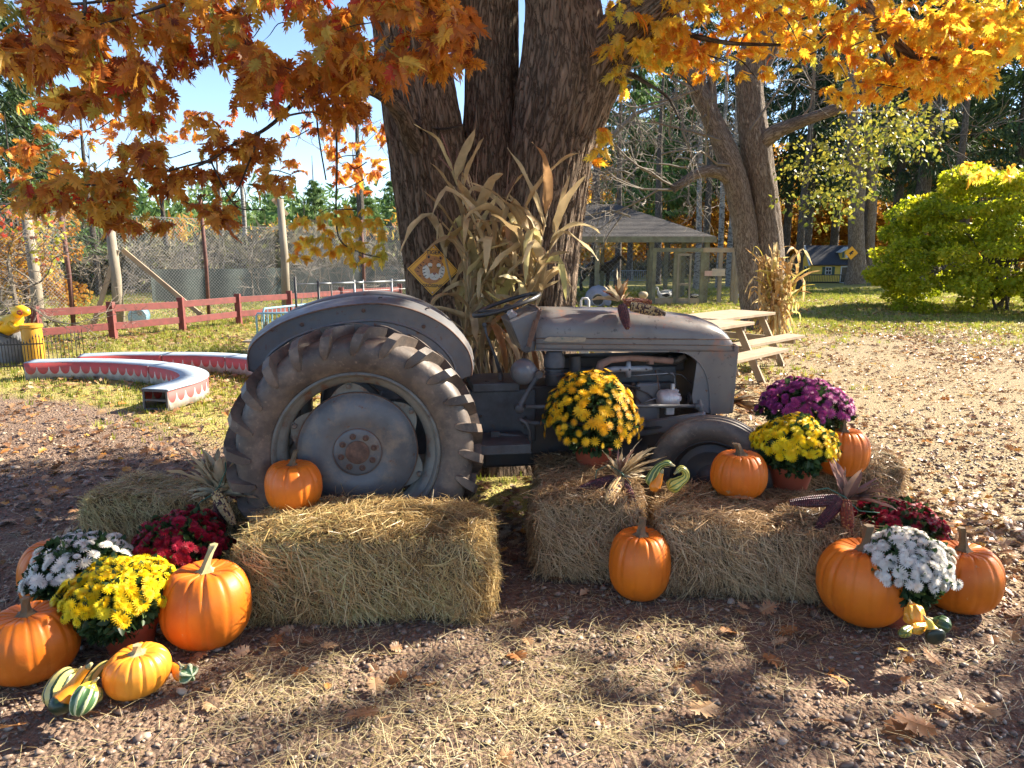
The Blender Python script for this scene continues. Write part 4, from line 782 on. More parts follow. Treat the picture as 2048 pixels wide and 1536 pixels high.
# ================================================================ PUMPKINS
m_pk = pm('pumpkin_skin', (.66, .165, .010), (.54, .115, .008), 5, .38, stain=[((.50, .14, .012), 2.2, .5, .25), ((.66, .36, .14), 34, .66, .05), ((.40, .24, .12), 7, .66, .02), ((.70, .25, .03), 3, .56, .2)], bs=16, bst=.22, bd=.008, rr=(.36, .56), spec=.4)
m_pk2 = pm('pale_pumpkin_skin', (.80, .32, .03), (.70, .22, .02), 6, .36, bs=45, bst=.12, bd=.003, rr=(.3, .45))
m_stem = pm('pumpkin_stem', (.17, .11, .055), (.08, .055, .03), 14, .8, sc=(1, 1, .3), bs=40, bst=.6, bd=.004)
m_stem2 = pm('green_stem', (.27, .26, .11), (.40, .34, .20), 14, .8, sc=(1, 1, .3), bs=40, bst=.6, bd=.004)
def pumpkin(label, loc, r, h, seed=0, rz=0, stem_h=.10, stem_r=.022, lean=(0, 0), stem_lean=(.02, 0), mat=None, smat=None, ribs=14, tilt_=(0, 0), squash=1.0, depth=.022):
    rg = random.Random(seed); t = thing('pumpkin', label, 'pumpkin', loc, rz, 'pumpkins around the tractor'); t.rotation_euler = (tilt_[0], tilt_[1], rz)
    nl, na = 32, 126; V = []; phase = [rg.uniform(-.22, .22) for _ in range(ribs)]; dp = [rg.uniform(.6, 1.3) for _ in range(ribs)]
    for i in range(nl+1):
        ph = math.pi*i/nl; s = math.sin(ph); c_ = math.cos(ph); rad = r*(s**.82)*(1+.05*c_*(-1 if squash > 1 else 1)*0); z = h/2*(1-c_*abs(c_)**(-.12) if abs(c_) > 1e-6 else 1)
        dip = .10*h*max(0, (-c_-.80)/.2)**1.5 if c_ < -.8 else 0
        for k in range(na):
            a = 2*math.pi*k/na; x = a/(2*math.pi)*ribs; j = int(round(x)) % ribs; dd_ = x-round(x)-phase[j]*.5; g = math.exp(-(dd_*10.0)**2)*dp[j]*1.3+.25*abs(math.cos(x*math.pi))**.5*-1+.25
            wv = 1+.03*math.sin(a*2+seed)+.02*math.sin(a*3+seed*2)+.012*math.sin(a*2+3*c_); rr = rad*wv*(1-depth*g*(s**.4)); zz = z-dip-.02*h*g*(1 if c_ < 0 else 0)
            V.append((rr*math.cos(a)+lean[0]*z, rr*math.sin(a)+lean[1]*z, zz))
    Fc = [(i*na+k, i*na+(k+1) % na, (i+1)*na+(k+1) % na, (i+1)*na+k) for i in range(nl) for k in range(na)]
    obj('body', npmesh('body', V, np.array(Fc), smooth=True), t, mat or m_pk)
    zt = h*.90; vs = []; na2 = 20; rings = [(0, 2.1), (.06, 1.5), (.16, 1.05), (.4, .82), (.7, .78), (.94, .92), (1.0, .86)]
    for f, w in rings:
        cx = lean[0]*h+stem_lean[0]*f**1.6; cy = lean[1]*h+stem_lean[1]*f**1.6
        for k in range(na2):
            a = 2*math.pi*k/na2+f*.8; q = stem_r*w*(1+.22*(k % 4 == 0)-.08*(k % 4 == 2)); vs.append((cx+q*math.cos(a), cy+q*math.sin(a), zt+stem_h*f))
    K = len(rings); fs = [(i*na2+k, i*na2+(k+1) % na2, (i+1)*na2+(k+1) % na2, (i+1)*na2+k) for i in range(K-1) for k in range(na2)]+[tuple((K-1)*na2+k for k in range(na2))]
    b = MB(); b.add(vs, fs); b.build('stem', smat or m_stem, t, auto=True)
    return t
def at(u, v, z=0.0): p = G(u, v, z); return (p.x, p.y, z)
def grd(u, v, r): p = G(u, v, 0); k = 1+r*.62/math.hypot(p.x, p.y); return (p.x*k, p.y*k, -.004)   # bottom edge pixel -> centre
pumpkin('big pumpkin at the lower left edge, below the yellow flowers', grd(72, 1378, .168), .165, .30, 1, .3, .075, .017, stem_lean=(.01, -.02), ribs=15)
pumpkin('pumpkin half hidden behind the white flowers at far left', (-2.10, 3.15, 0), .17, .345, 2, 1.3, .06, .016, stem_lean=(.03, 0))
pumpkin('largest left pumpkin, tall and sunlit, leaning on the golden hay bale', grd(420, 1312, .18), .180, .365, 3, .9, .10, .017, stem_lean=(.05, .01), lean=(.03, 0), smat=m_stem2, ribs=12)
pumpkin('small flattened pumpkin at the front of the left group', grd(278, 1404, .118), .116, .185, 4, 2.2, .04, .016, mat=m_pk2, smat=m_stem2, stem_lean=(-.015, .0), ribs=14, depth=.035, lean=(-.05, -.05))
pumpkin('round pumpkin with a curled stem sitting in front of the rear wheel', (W(585, 950, 3.37).x, 3.37, .395), .138, .262, 5, 1.1, .065, .013, stem_lean=(.035, 0), ribs=12)
pumpkin('tall egg-shaped pumpkin standing alone before the two right bales', grd(1277, 1212, .158), .153, .355, 6, .5, .085, .019, ribs=13, depth=.016, stem_lean=(.004, 0))
pumpkin('pumpkin on the long bale, left of the yellow flower pot', (W(1480, 930, 3.62).x, 3.62, .375), .142, .262, 7, 2.9, .06, .020, stem_lean=(.03, .01), ribs=16)
pumpkin('pumpkin partly behind the yellow flowers with a dark curved stem', (W(1684, 900, 4.15).x, 4.15, .33), .152, .30, 8, .2, .12, .016, stem_lean=(-.03, -.01))
pumpkin('largest right pumpkin, broad with a thick dark stem', grd(1717, 1262, .20), .198, .375, 9, 1.9, .115, .023, ribs=15, stem_lean=(-.004, 0), depth=.022)
pumpkin('pumpkin at far right beside the white flowers, stem leaning left', grd(1912, 1236, .18), .172, .33, 10, .7, .125, .017, ribs=13, stem_lean=(-.06, .0), lean=(-.04, 0), depth=.02)

# ================================================================ CHRYSANTHEMUMS
m_pot = pm('terracotta_plastic', (.34, .075, .035), (.26, .055, .028), 4, .5, bs=80, bst=.1, bd=.001)
m_mumleaf = leafmat('mum_leaf', [(0, (.02, .045, .015)), (.6, (.05, .10, .03)), (1, (.10, .16, .045))], rough=.5, trans=.3, nscale=30)
m_soil = pm('potting_soil', (.03, .02, .015), (.05, .035, .025), 30, .95, bs=60, bst=.8)
def flower_mesh(layers, r):
    V, Fc = [], []
    for (n, rad, z0, z1, w, tw_) in layers:
        for k in range(n):
            a = 2*math.pi*k/n+tw_; c, s = math.cos(a), math.sin(a); b0 = len(V)
            for (rr, ww, zz) in ((.12, .3, z0*.6), (.62, 1.0, (z0+z1)/2*1.05), (1.0, .45, z1)):
                for q in (-1, 1): x = rad*rr; y = q*w*ww/2; V.append(((x*c-y*s)*r, (x*s+y*c)*r, zz*r))
            Fc += [(b0, b0+1, b0+3, b0+2), (b0+2, b0+3, b0+5, b0+4)]
    return np.array(V), np.array(Fc)
FL_DAISY = flower_mesh([(12, 1.25, 0, .14, .24, 0), (10, .85, .10, .28, .22, .2), (7, .40, .20, .30, .22, .1)], 1)
FL_POM = flower_mesh([(15, 1.25, -.05, .05, .27, 0), (14, 1.0, .06, .30, .25, .22), (11, .72, .16, .46, .22, .1), (8, .40, .26, .50, .18, .3)], 1)
lt = (np.array([(0, 0, 0), (.3, .3, .06), (.22, .7, .05), (0, 1, -.08), (-.22, .7, .05), (-.3, .3, .06)]), np.array([(0, 1, 2, 3), (0, 3, 4, 5)]))
def mum(label, cx, cy, z0, R_, H_, pot_r, pot_h, cols, fr, n, kind='pom', lean=(0, 0), sparse=0.0, cover=-.15, dark=.5, seed=0, core_col=None, pot=True):
    rg = np.random.default_rng(seed); t = thing('potted_chrysanthemum', label, 'potted flowers', (cx, cy, z0), 0, 'potted chrysanthemums'); 
    if pot:
        b = MB(); b.lathe([(0, 0), (pot_r*.74, 0), (pot_r*.96, pot_h*.80), (pot_r*1.04, pot_h*.81), (pot_r*1.06, pot_h), (pot_r*.99, pot_h), (pot_r*.95, pot_h*.9)], 48); b.build('pot', m_pot, t, auto=True)
        b = MB(); b.lathe([(0, pot_h*.92), (pot_r*.94, pot_h*.9)], 24); b.build('soil', m_soil, t)
    c = np.array([lean[0], lean[1], pot_h+H_*.30]); el = np.array([R_, R_, H_*.70])
    # leafy body
    m_ = 2600; q = norm(rg.normal(size=(m_, 3))); q[:, 2] = np.where(q[:, 2] < -.75, -q[:, 2], q[:, 2]); rr = rg.uniform(.45, .94, m_)**.6; low = q[:, 2] < 0
    lump = lambda d_: 1+.22*(vn(d_[..., 0]*2.4+seed, d_[..., 1]*2.4, d_[..., 2]*2.4, s=seed)-.5)+.10*(vn(d_[..., 0]*6+seed, d_[..., 1]*6, d_[..., 2]*6, s=seed)-.5)
    P = c+q*el*rr[:, None]*lump(q)[:, None]*np.where(low, .80, .97)[:, None]; P[:, 0] = np.where(low, c[0]*.6+(P[:, 0]-c[0])*(1+q[:, 2]*.45)+c[0]*.4, P[:, 0]); P[:, 2] = np.maximum(P[:, 2], pot_h*.93)
    Bm = basis(norm(q+rg.normal(0, .6, (m_, 3))), norm(q+rg.normal(0, .5, (m_, 3)))); l = rg.uniform(.025, .05, m_)
    obj('foliage', scatter('foliage', lt, P, Bm*l[:, None, None], rg.random(m_)), t, m_mumleaf, kind='stuff')
    fmat = leafmat('petals', cols, rough=.55, trans=.25, src='obj', nscale=60, var=.12, spec=.3)
    T_ = FL_POM if kind == 'pom' else FL_DAISY; me = npmesh('flower', T_[0], T_[1]); me.materials.append(fmat)
    k = 0; i = 0; N2 = int(n*1.45)
    while k < n and i < N2:
        f = (i+.5)/N2; zc = 1-f*(1-cover)*1.0; i += 1
        a = i*2.399963+rg.normal(0, .12); s = math.sqrt(max(0, 1-zc*zc)); d = np.array([s*math.cos(a), s*math.sin(a), zc]); d = norm(d+rg.normal(0, .05, 3))
        if rg.random() < sparse*(1.2-zc): continue
        o_ = bpy.data.objects.new('flower', me); link(o_, t); ss = fr*rg.uniform(.62, 1.16)*(1 if zc > .1 else .85); p = c+d*el*(1.0+rg.normal(0, .022))*float(lump(d[None])[0]); nz = norm(d/el*el.mean()+rg.normal(0, .22, 3)+np.array([0, -.1, .15]))
        B_ = basis(norm(np.cross(nz, rg.normal(size=3))), nz); B_ = np.stack([B_[:, 0], B_[:, 1], B_[:, 2]], -1)
        o_.matrix_local = Matrix.Translation(p) @ Matrix((B_*ss).tolist()).to_4x4(); k += 1
    return t
YEL_ = [(0, (.82, .52, .005)), (.6, (.86, .64, .008)), (1, (.86, .72, .03))]; GOLD = [(0, (.80, .36, .006)), (.5, (.84, .48, .008)), (1, (.86, .56, .02))]
WHT = [(0, (.78, .74, .66)), (1, (.88, .85, .78))]; CRI = [(0, (.20, .004, .014)), (.5, (.34, .008, .03)), (1, (.46, .02, .06))]; PUR = [(0, (.24, .02, .14)), (.5, (.38, .05, .24)), (1, (.48, .10, .32))]
p = G(243, 1322, 0); mum('bright yellow chrysanthemums in a red pot at lower left', p.x-.01, p.y+.10, 0, .232, .25, .115, .14, YEL_, .0215, 285, 'pom', (-.01, -.02), seed=1)
mum('white chrysanthemums spilling open between two left pumpkins', W(160, 1200, 2.98).x, 2.98, 0, .225, .26, .11, .15, WHT, .023, 150, 'pom', (.02, 0), sparse=.45, seed=2, cover=-.05)
mum('crimson chrysanthemums before the left-back hay bale', W(362, 1120, 3.2).x, 3.22, 0, .215, .26, .11, .17, CRI, .022, 200, 'pom', (0, 0), sparse=.25, seed=3)
mum('golden chrysanthemums on the short bale in front of the engine', W(1186, 880, 4.02).x, 4.0, .43, .255, .40, .115, .145, GOLD, .025, 295, 'daisy', (-.015, -.02), seed=4, cover=-.72, sparse=.05)
mum('lemon yellow chrysanthemums on the long bale beside a pumpkin', W(1583, 930, 3.78).x, 3.78, .385, .215, .26, .118, .125, YEL_, .0225, 240, 'pom', (0, -.01), seed=5, cover=-.3)
mum('purple chrysanthemums behind the lemon yellow pot', W(1607, 830, 4.35).x, 4.35, .42, .275, .31, .12, .14, PUR, .024, 250, 'pom', (0, 0), seed=6, sparse=.12, cover=-.1)
mum('dense white chrysanthemums between the two right pumpkins', W(1812, 1130, 3.0).x, 3.02, 0, .205, .275, .105, .16, WHT, .0215, 290, 'pom', (-.01, -.02), seed=7, cover=-.25)
mum('dark crimson chrysanthemums shaded behind the white pot at right', W(1800, 1040, 3.6).x, 3.62, 0, .25, .22, .11, .12, CRI, .0225, 170, 'pom', (0, 0), seed=8, sparse=.4, cover=-.05)
# ================================================================ CORN, STALKS, GOURDS, SIGN
rb = random.Random(99)
def blade(p, d, L, w, droop=.5, side=0.0, fold=.35, n=12, twist=0.0, kink=None, sharp=1.0, wav=.0):
    """curved tapering leaf strip with a folded midrib"""
    p = Vector(p); d = Vector(d).normalized(); st_ = L/n; vs = []; up = Vector((0, 0, 1)); sidev = d.cross(up)
    if sidev.length < .05: sidev = Vector((1, 0, 0))
    sidev.normalize(); ph = rb.uniform(0, 6)
    for i in range(n+1):
        f = i/n; wd = w*(min(1, .35+f*4)*(1-f**(2.2*sharp))**.8); s = (sidev-d*sidev.dot(d)).normalized(); nn = s.cross(d)
        if twist: s = (Matrix.Rotation(twist*f, 3, d) @ s); nn = s.cross(d)
        o_ = nn*wd*fold+nn*(math.sin(f*17+ph)*wav*w)
        vs += [p-s*wd/2+o_, p, p+s*wd/2+nn*wd*fold-nn*(math.sin(f*15+ph)*wav*w)]
        dr = droop*st_*(3.0 if kink and abs(f-kink) < 1.2/n else 1.0)*(6 if kink and abs(f-kink) < .6/n else 1)
        d = (d+Vector((0, 0, -1))*dr*(1+f)+sidev*side*st_).normalized(); p = p+d*st_
    fs = []
    for i in range(n):
        for j in (0, 1): fs.append((i*3+j, i*3+j+1, (i+1)*3+j+1, (i+1)*3+j))
    return vs, fs
def blade_obj(name, parent, mat, *a, **k):
    vs, fs = blade(*a, **k); return obj(name, npmesh(name, np.array([tuple(v) for v in vs]), np.array(fs), smooth=True), parent, mat)
def drymat(name, stops, trans=.3): return leafmat(name, stops, rough=.6, trans=trans, src='obj', nscale=9, var=.4)
m_husk = drymat('corn_husk', [(0, (.46, .34, .19)), (.5, (.62, .49, .31)), (1, (.72, .61, .42))])
m_huskd = drymat('dark_husk', [(0, (.22, .12, .09)), (.5, (.34, .22, .16)), (1, (.36, .19, .18))])
m_husko = drymat('orange_husk', [(0, (.40, .20, .08)), (.5, (.52, .30, .12)), (1, (.30, .06, .03))])
KER = {'dark': [(0, (.035, .008, .014)), (.6, (.09, .015, .03)), (1, (.20, .05, .05))], 'cal': [(0, (.05, .012, .02)), (.28, (.08, .02, .03)), (.36, (.55, .36, .14)), (.8, (.66, .50, .26)), (1, (.42, .16, .05))],
       'red': [(0, (.16, .02, .015)), (.7, (.32, .06, .025)), (1, (.5, .25, .08))], 'blk': [(0, (.03, .015, .02)), (.45, (.07, .03, .03)), (.55, (.55, .38, .16)), (1, (.62, .5, .3))]}
KM = {k: leafmat('kernels_'+{'dark': 'maroon', 'cal': 'calico', 'red': 'red', 'blk': 'black_calico'}[k], v, rough=.3, trans=0, nscale=300, spec=.6, var=.1) for k, v in KER.items()}
m_cob = pm('corn_cob', (.40, .28, .18), rough=.9)
def ear_mesh():
    P, Mx, rows, cols_ = [], [], 14, 26
    for i in range(cols_):
        f = i/(cols_-1); r = .5*(1-(max(0, f-.35)/.65)**2*.62)*(1-.15*(max(0, .12-f)/.12))
        for k in range(rows):
            a = 2*math.pi*k/rows+.02*math.sin(i*.8); P.append((r*math.cos(a)*.19, f, r*math.sin(a)*.19)); rad = np.array([math.cos(a), 0, math.sin(a)]); ax_ = np.array([0, 1, 0]); tn = np.cross(ax_, rad)
            Mx.append(np.stack([tn*.19*r*.20, ax_*.0185, rad*.017], -1))
    v = np.array([(-1, -1, -1), (1, -1, -1), (1, 1, -1), (-1, 1, -1), (-.62, -.6, 1), (.62, -.6, 1), (.62, .6, 1), (-.62, .6, 1)]); f = np.array([(4, 5, 6, 7), (0, 1, 5, 4), (1, 2, 6, 5), (2, 3, 7, 6), (3, 0, 4, 7)])
    return v, f, np.array(P), np.array(Mx)
_ev, _ef, _eP, _eM = ear_mesh()
def ear(t, p, d, L, kind, w=1.0):
    d = Vector(d).normalized(); e = bpy.data.objects.new('ear', None); link(e, t); e.location = p; e.rotation_euler = d.to_track_quat('Y', 'Z').to_euler(); e.scale = (L*w*1.35, L, L*w*1.35)
    rnd = rng.random(len(_eP))
    if kind in ('cal', 'blk'): rnd = np.clip(rnd*.6+.4*vn(_eP[:, 0]*30, _eP[:, 1]*9, _eP[:, 2]*30, s=int(L*1000)), 0, 1)
    obj('kernels', scatter('kernels', (_ev, _ef), _eP, _eM, rnd, smooth=False), e, KM[kind], kind='stuff')
    b = MB(); b.tube([(0, -.02, 0), (0, .1, 0), (0, .5, 0), (0, .97, 0), (0, 1.02, 0)], [.06, .088, .082, .038, .01], 14); b.build('cob', m_cob, e, smooth=True)
def husks(t, p, d, n, L, w, mat, spread=.6, droop=1.5, **k):
    d = Vector(d).normalized()
    for i in range(n):
        dd_ = (d+Vector([rb.gauss(0, spread) for _ in range(3)])).normalized()
        if dd_.z < -.1: dd_.z *= -.3
        blade_obj('husk', t, mat, Vector(p)+dd_*.005, dd_, L*rb.uniform(.6, 1.15), w*rb.uniform(.6, 1.2), droop*rb.uniform(.2, 1.6), rb.uniform(-3, 3), fold=rb.uniform(.1, .5), n=8, twist=rb.uniform(-1.2, 1.2), wav=.12)
m_twine = pm('green_twine', (.06, .16, .11), rough=.7)
def bundle(label, c, ears_, hus, twine=None, cat='ornamental corn'):
    t = thing('corn_bundle', label, cat, c, 0, 'ornamental corn bundles')
    for (p, d, L, k, w) in ears_: ear(t, p, d, L, k, w)
    for (p, d, n, L, w, m_, sp, dr) in hus: husks(t, p, d, n, L, w, m_, sp, dr)
    if twine:
        b = MB(); b.tube(twine, .003, 5); b.build('twine', m_twine, t, smooth=True)
    return t
c = W(440, 985, 3.5); bundle('corn bundle with pale husks and a yellow-brown ear, left of the rear wheel', c,
    [((.0, -.04, .01), (.42, -.38, -.45), .20, 'cal', 1.0), ((.04, .02, .01), (.8, -.1, -.40), .21, 'dark', 1.0), ((.0, -.03, -.03), (.16, -.25, -.75), .19, 'dark', 1.0)],
    [((0, 0, 0), (-.45, .1, .7), 18, .27, .055, m_husk, .42, .6), ((.0, 0, .0), (.25, 0, .8), 7, .25, .055, m_husk, .4, .5), ((0, -.02, 0), (.7, -.3, .2), 5, .17, .05, m_husk, .3, 2), ((-.03, -.01, 0), (-1, -.1, .1), 5, .17, .03, m_husk, .3, 2)],
    [(.05, -.03, .17), (.055, -.04, .13), (.02, -.05, .05), (-.03, -.05, .0), (-.08, -.05, -.03), (-.10, -.05, -.06)])
c = W(1240, 915, 3.62); c.z = .475; bundle('corn bundle with a speckled ear and straw husks beside the pot on the short bale', c,
    [((-.0, -.02, 0), (-.28, -.55, -.12), .20, 'cal', 1.05), ((-.03, 0, 0), (-.9, -.35, -.15), .21, 'dark', .95), ((.02, -.01, -.01), (.12, -.62, -.22), .16, 'dark', 1.0)],
    [((0, 0, .01), (.65, .15, .55), 20, .23, .03, m_husk, .4, 1.2), ((0, 0, .01), (-.1, .1, .9), 6, .15, .028, m_husk, .4, 1.0), ((0, 0, .01), (.9, -.3, .1), 5, .13, .022, m_husk, .4, 1.0), ((0, 0, .01), (.1, .1, .9), 4, .16, .03, m_huskd, .4, 1.0)],
    [(-.13, -.02, -.02), (-.12, 0, .05), (-.06, 0, .08), (.0, -.02, .05), (.05, -.05, .0), (.03, -.07, -.03)])
c = W(1238, 606, 4.3); c.z = T(1238, 617, 0).z+.03; bundle('corn bundle with three small ears resting on top of the tractor hood', c,
    [((.02, -.05, .02), (.95, -.12, .02), .16, 'red', 1.1), ((.06, -.08, .0), (.9, -.35, -.18), .20, 'blk', 1.05), ((-.0, -.12, -.0), (.06, -.55, -.45), .17, 'dark', 1.15)],
    [((0, 0, .02), (.05, 0, 1), 5, .19, .042, m_husk, .22, .3), ((0, 0, .02), (-.8, .0, .35), 6, .15, .04, m_husk, .35, .8), ((0, 0, .02), (-.3, .1, .7), 5, .13, .035, m_husko, .5, 1.0), ((.02, 0, .02), (.4, .0, .5), 4, .10, .03, m_husk, .4, 1)])
c = W(1688, 985, 3.35); c.z = .46; bundle('corn bundle with purple husks hanging off the right end of the long bale', c,
    [((0, -.02, 0), (-.06, -.45, -.62), .19, 'red', 1.05), ((-.03, 0, 0), (-1, .1, -.10), .22, 'dark', .9), ((-.02, -.01, 0), (-.62, -.30, -.55), .19, 'dark', 1.0)],
    [((0, 0, 0), (.0, .0, 1), 6, .19, .045, m_huskd, .16, .2), ((.01, 0, 0), (.9, .1, .25), 12, .24, .04, m_huskd, .25, 1.0), ((.01, 0, 0), (.8, .1, .5), 4, .24, .03, m_huskd, .25, .2)],
    [(-.14, 0, .05), (-.08, .0, .06), (0, -.02, .02), (.06, -.04, -.04), (.16, -.04, -.05)])
c = W(1455, 805, 5.2); bundle('spray of reddish dried husks just behind the tractor nose', c, [((0, 0, 0), (-.5, .1, .1), .16, 'red', 1)],
    [((0, 0, 0), (.9, -.2, .18), 26, .28, .03, m_husko, .30, 1.4), ((0, 0, 0), (.7, -.2, .5), 10, .24, .03, m_husk, .35, 1.4), ((0, 0, 0), (.9, -.4, -.1), 10, .28, .03, m_husk, .3, 1.0)], cat='dried husks')
prop = MB(); cc = W(1455, 805, 5.2)

# ---- corn stalks on the oak
m_cs = drymat('corn_stalk_leaf', [(0, (.46, .33, .17)), (.4, (.64, .49, .27)), (.7, (.74, .61, .38)), (.88, (.60, .54, .20)), (1, (.58, .32, .16))], .35)
m_cs2 = drymat('orange_stalk_leaf', [(0, (.58, .34, .13)), (.5, (.72, .48, .20)), (.8, (.80, .66, .36)), (1, (.72, .58, .10))], .45)
m_st = pm('dry_stalk', (.36, .24, .14), (.26, .20, .09), 8, .7)
def tassel(t, p, d, L, mat):
    b = MB()
    for k in range(4):
        dd_ = (Vector(d)+Vector([rb.gauss(0, .22) for _ in range(3)])).normalized() if k else Vector(d).normalized(); q = Vector(p); pts_ = [q.copy()]
        for i in range(6): dd_ = (dd_+Vector((rb.gauss(0, .03), 0, -.02))).normalized(); q = q+dd_*L*(1 if not k else .6)/6; pts_.append(q.copy())
        b.tube(pts_, [.004]+[.0045]*5+[.0015], 5)
        for i in range(26):
            f = rb.random()*.9+.1; a = pts_[min(5, int(f*6))].lerp(pts_[min(6, int(f*6)+1)], f*6 % 1); e = (dd_+Vector([rb.gauss(0, .7) for _ in range(3)])).normalized()*.016; b.tube([a, a+e], [.0022, .0008], 3)
    b.build('tassel', mat, t)
def blade_ok(name, parent, mat, *a, **k):
    for _ in range(4):   # no leaf hangs right in front of the sign
        vs, fs = blade(*a, **k); w = [Vector(v)+Vector(parent.location) for v in vs]
        px = [(1024+FPX*q.x/(q.y*CP-(q.z-CAMZ)*SP), 768-FPX*(q.y*SP+(q.z-CAMZ)*CP)/(q.y*CP-(q.z-CAMZ)*SP)) for q in w]
        if not any(abs(x-866)+abs(y-545) < 44 for x, y in px): return obj(name, npmesh(name, np.array([tuple(v) for v in vs]), np.array(fs), smooth=True), parent, mat)
        a = (a[0], (abs(a[1][0])+.3, a[1][1], a[1][2]+1), *a[2:])
def stalk_bundle(label, stalks, nleaf, mat, cat='corn stalks', Lr=(.35, .8), wr=(.03, .062), tie=None, Yj=.12, low=10):
    t = thing('corn_stalks', label, cat, stalks[0][0])
    t.location = (stalks[0][0][0], stalks[0][0][1], 0); o_ = Vector(t.location)
    for (a, b_, tas) in stalks:
        a, b_ = Vector(a)-o_, Vector(b_)-o_; b = MB(); mid = a.lerp(b_, .5)+Vector((rb.gauss(0, .02), 0, 0)); L = (b_-a).length
        k = [a.lerp(b_, f)+(mid-a.lerp(b_, .5))*4*f*(1-f) for f in [i/10 for i in range(11)]]; b.tube(k, [lerp(.013, .006, i/10) for i in range(11)], 8); b.build('stalk', m_st, t, smooth=True)
        if tas: tassel(t, b_, (b_-a).normalized()+Vector((rb.gauss(0, .1), 0, 0)), .30, m_husko if tas == 2 else m_huskd)
        n = nleaf
        for i in range(n):
            f = .22+.78*(i+rb.random()*.7)/n; p = k[min(9, int(f*10))].lerp(k[min(10, int(f*10)+1)], f*10 % 1); an = rb.random()*6.28; d = Vector((math.cos(an)*.8, math.sin(an)*.6-.25, rb.uniform(.8, 2.6)))
            blade_ok('leaf', t, mat, p, d, rb.uniform(*Lr), rb.uniform(*wr), rb.choice([.4, 1.0, 2.4, 3.4]), rb.uniform(-1.6, 1.6), fold=rb.uniform(.05, .45), n=12, twist=rb.uniform(-1.6, 1.6), kink=rb.choice([None, .35, .5, .65]), wav=.10)
    return t
base = W(985, 720, 5.15)
def sk(u0, v0, u1, v1, Y, tas=0): return (W(u0, v0, Y+.05), W(u1, v1, Y), tas)
S_ = [sk(985, 780, 912, 350, 5.2, 1), sk(975, 780, 950, 400, 5.25, 1), sk(1000, 780, 1012, 400, 5.25, 1), sk(1010, 780, 1050, 410, 5.15), sk(1015, 780, 1095, 420, 5.15, 1), sk(1020, 780, 1115, 440, 5.1), sk(965, 780, 880, 470, 5.1, 1), sk(990, 780, 985, 460, 5.05), sk(1005, 780, 1085, 480, 5.0), sk(980, 780, 935, 500, 5.0)]
stalk_bundle('bundle of tall dried corn stalks tied to the oak trunk behind the tractor', S_, 15, m_cs, Lr=(.28, .68), wr=(.045, .085))
t = bpy.data.objects['corn_stalks']
for i in range(16):   # dry leaves hanging below the tie
    p = W(rb.uniform(940, 1030), rb.uniform(610, 700), 5.0)-Vector(t.location); blade_obj('leaf', t, rb.choice([m_cs, m_husk, m_husko]), p, (rb.gauss(0, .5), -.3, .2), rb.uniform(.3, .6), rb.uniform(.03, .06), rb.uniform(3, 8), rb.uniform(-1, 1), fold=.3, n=10, twist=rb.uniform(-2, 2), wav=.15)
b = MB(); 
for z in (.0, .015): b.tube([(.11*math.cos(a*.524), .09*math.sin(a*.524), .98+z) for a in range(12)], .004, 5, closed=True)
b.m = Matrix.Identity(4); q = b.build('twine', m_twine, t, smooth=True)
p0 = W(1548, 655, 13.3)
S2 = [((p0.x+rb.uniform(-.2, .2), 13.3+rb.uniform(-.1, .1), .0), (p0.x+rb.uniform(-.32, .42), 13.3+rb.uniform(-.2, .1), rb.uniform(1.1, 1.7)), rb.choice([0, 0, 2])) for _ in range(13)]
t2 = stalk_bundle('orange-dry corn stalk bundle standing against the forked tree', S2, 12, m_cs2, Lr=(.35, .75), wr=(.05, .085))
for i in range(50):
    a = rb.random()*6.28; p = Vector((p0.x+.10*math.cos(a), 13.3+.1*math.sin(a), rb.uniform(.35, .75)))-Vector(t2.location); blade_obj('leaf', t2, m_cs2, p, (math.cos(a)*.6, math.sin(a)*.6, -.6), rb.uniform(.35, .65), .05, rb.uniform(.5, 2.0), 0, n=7, wav=.15)

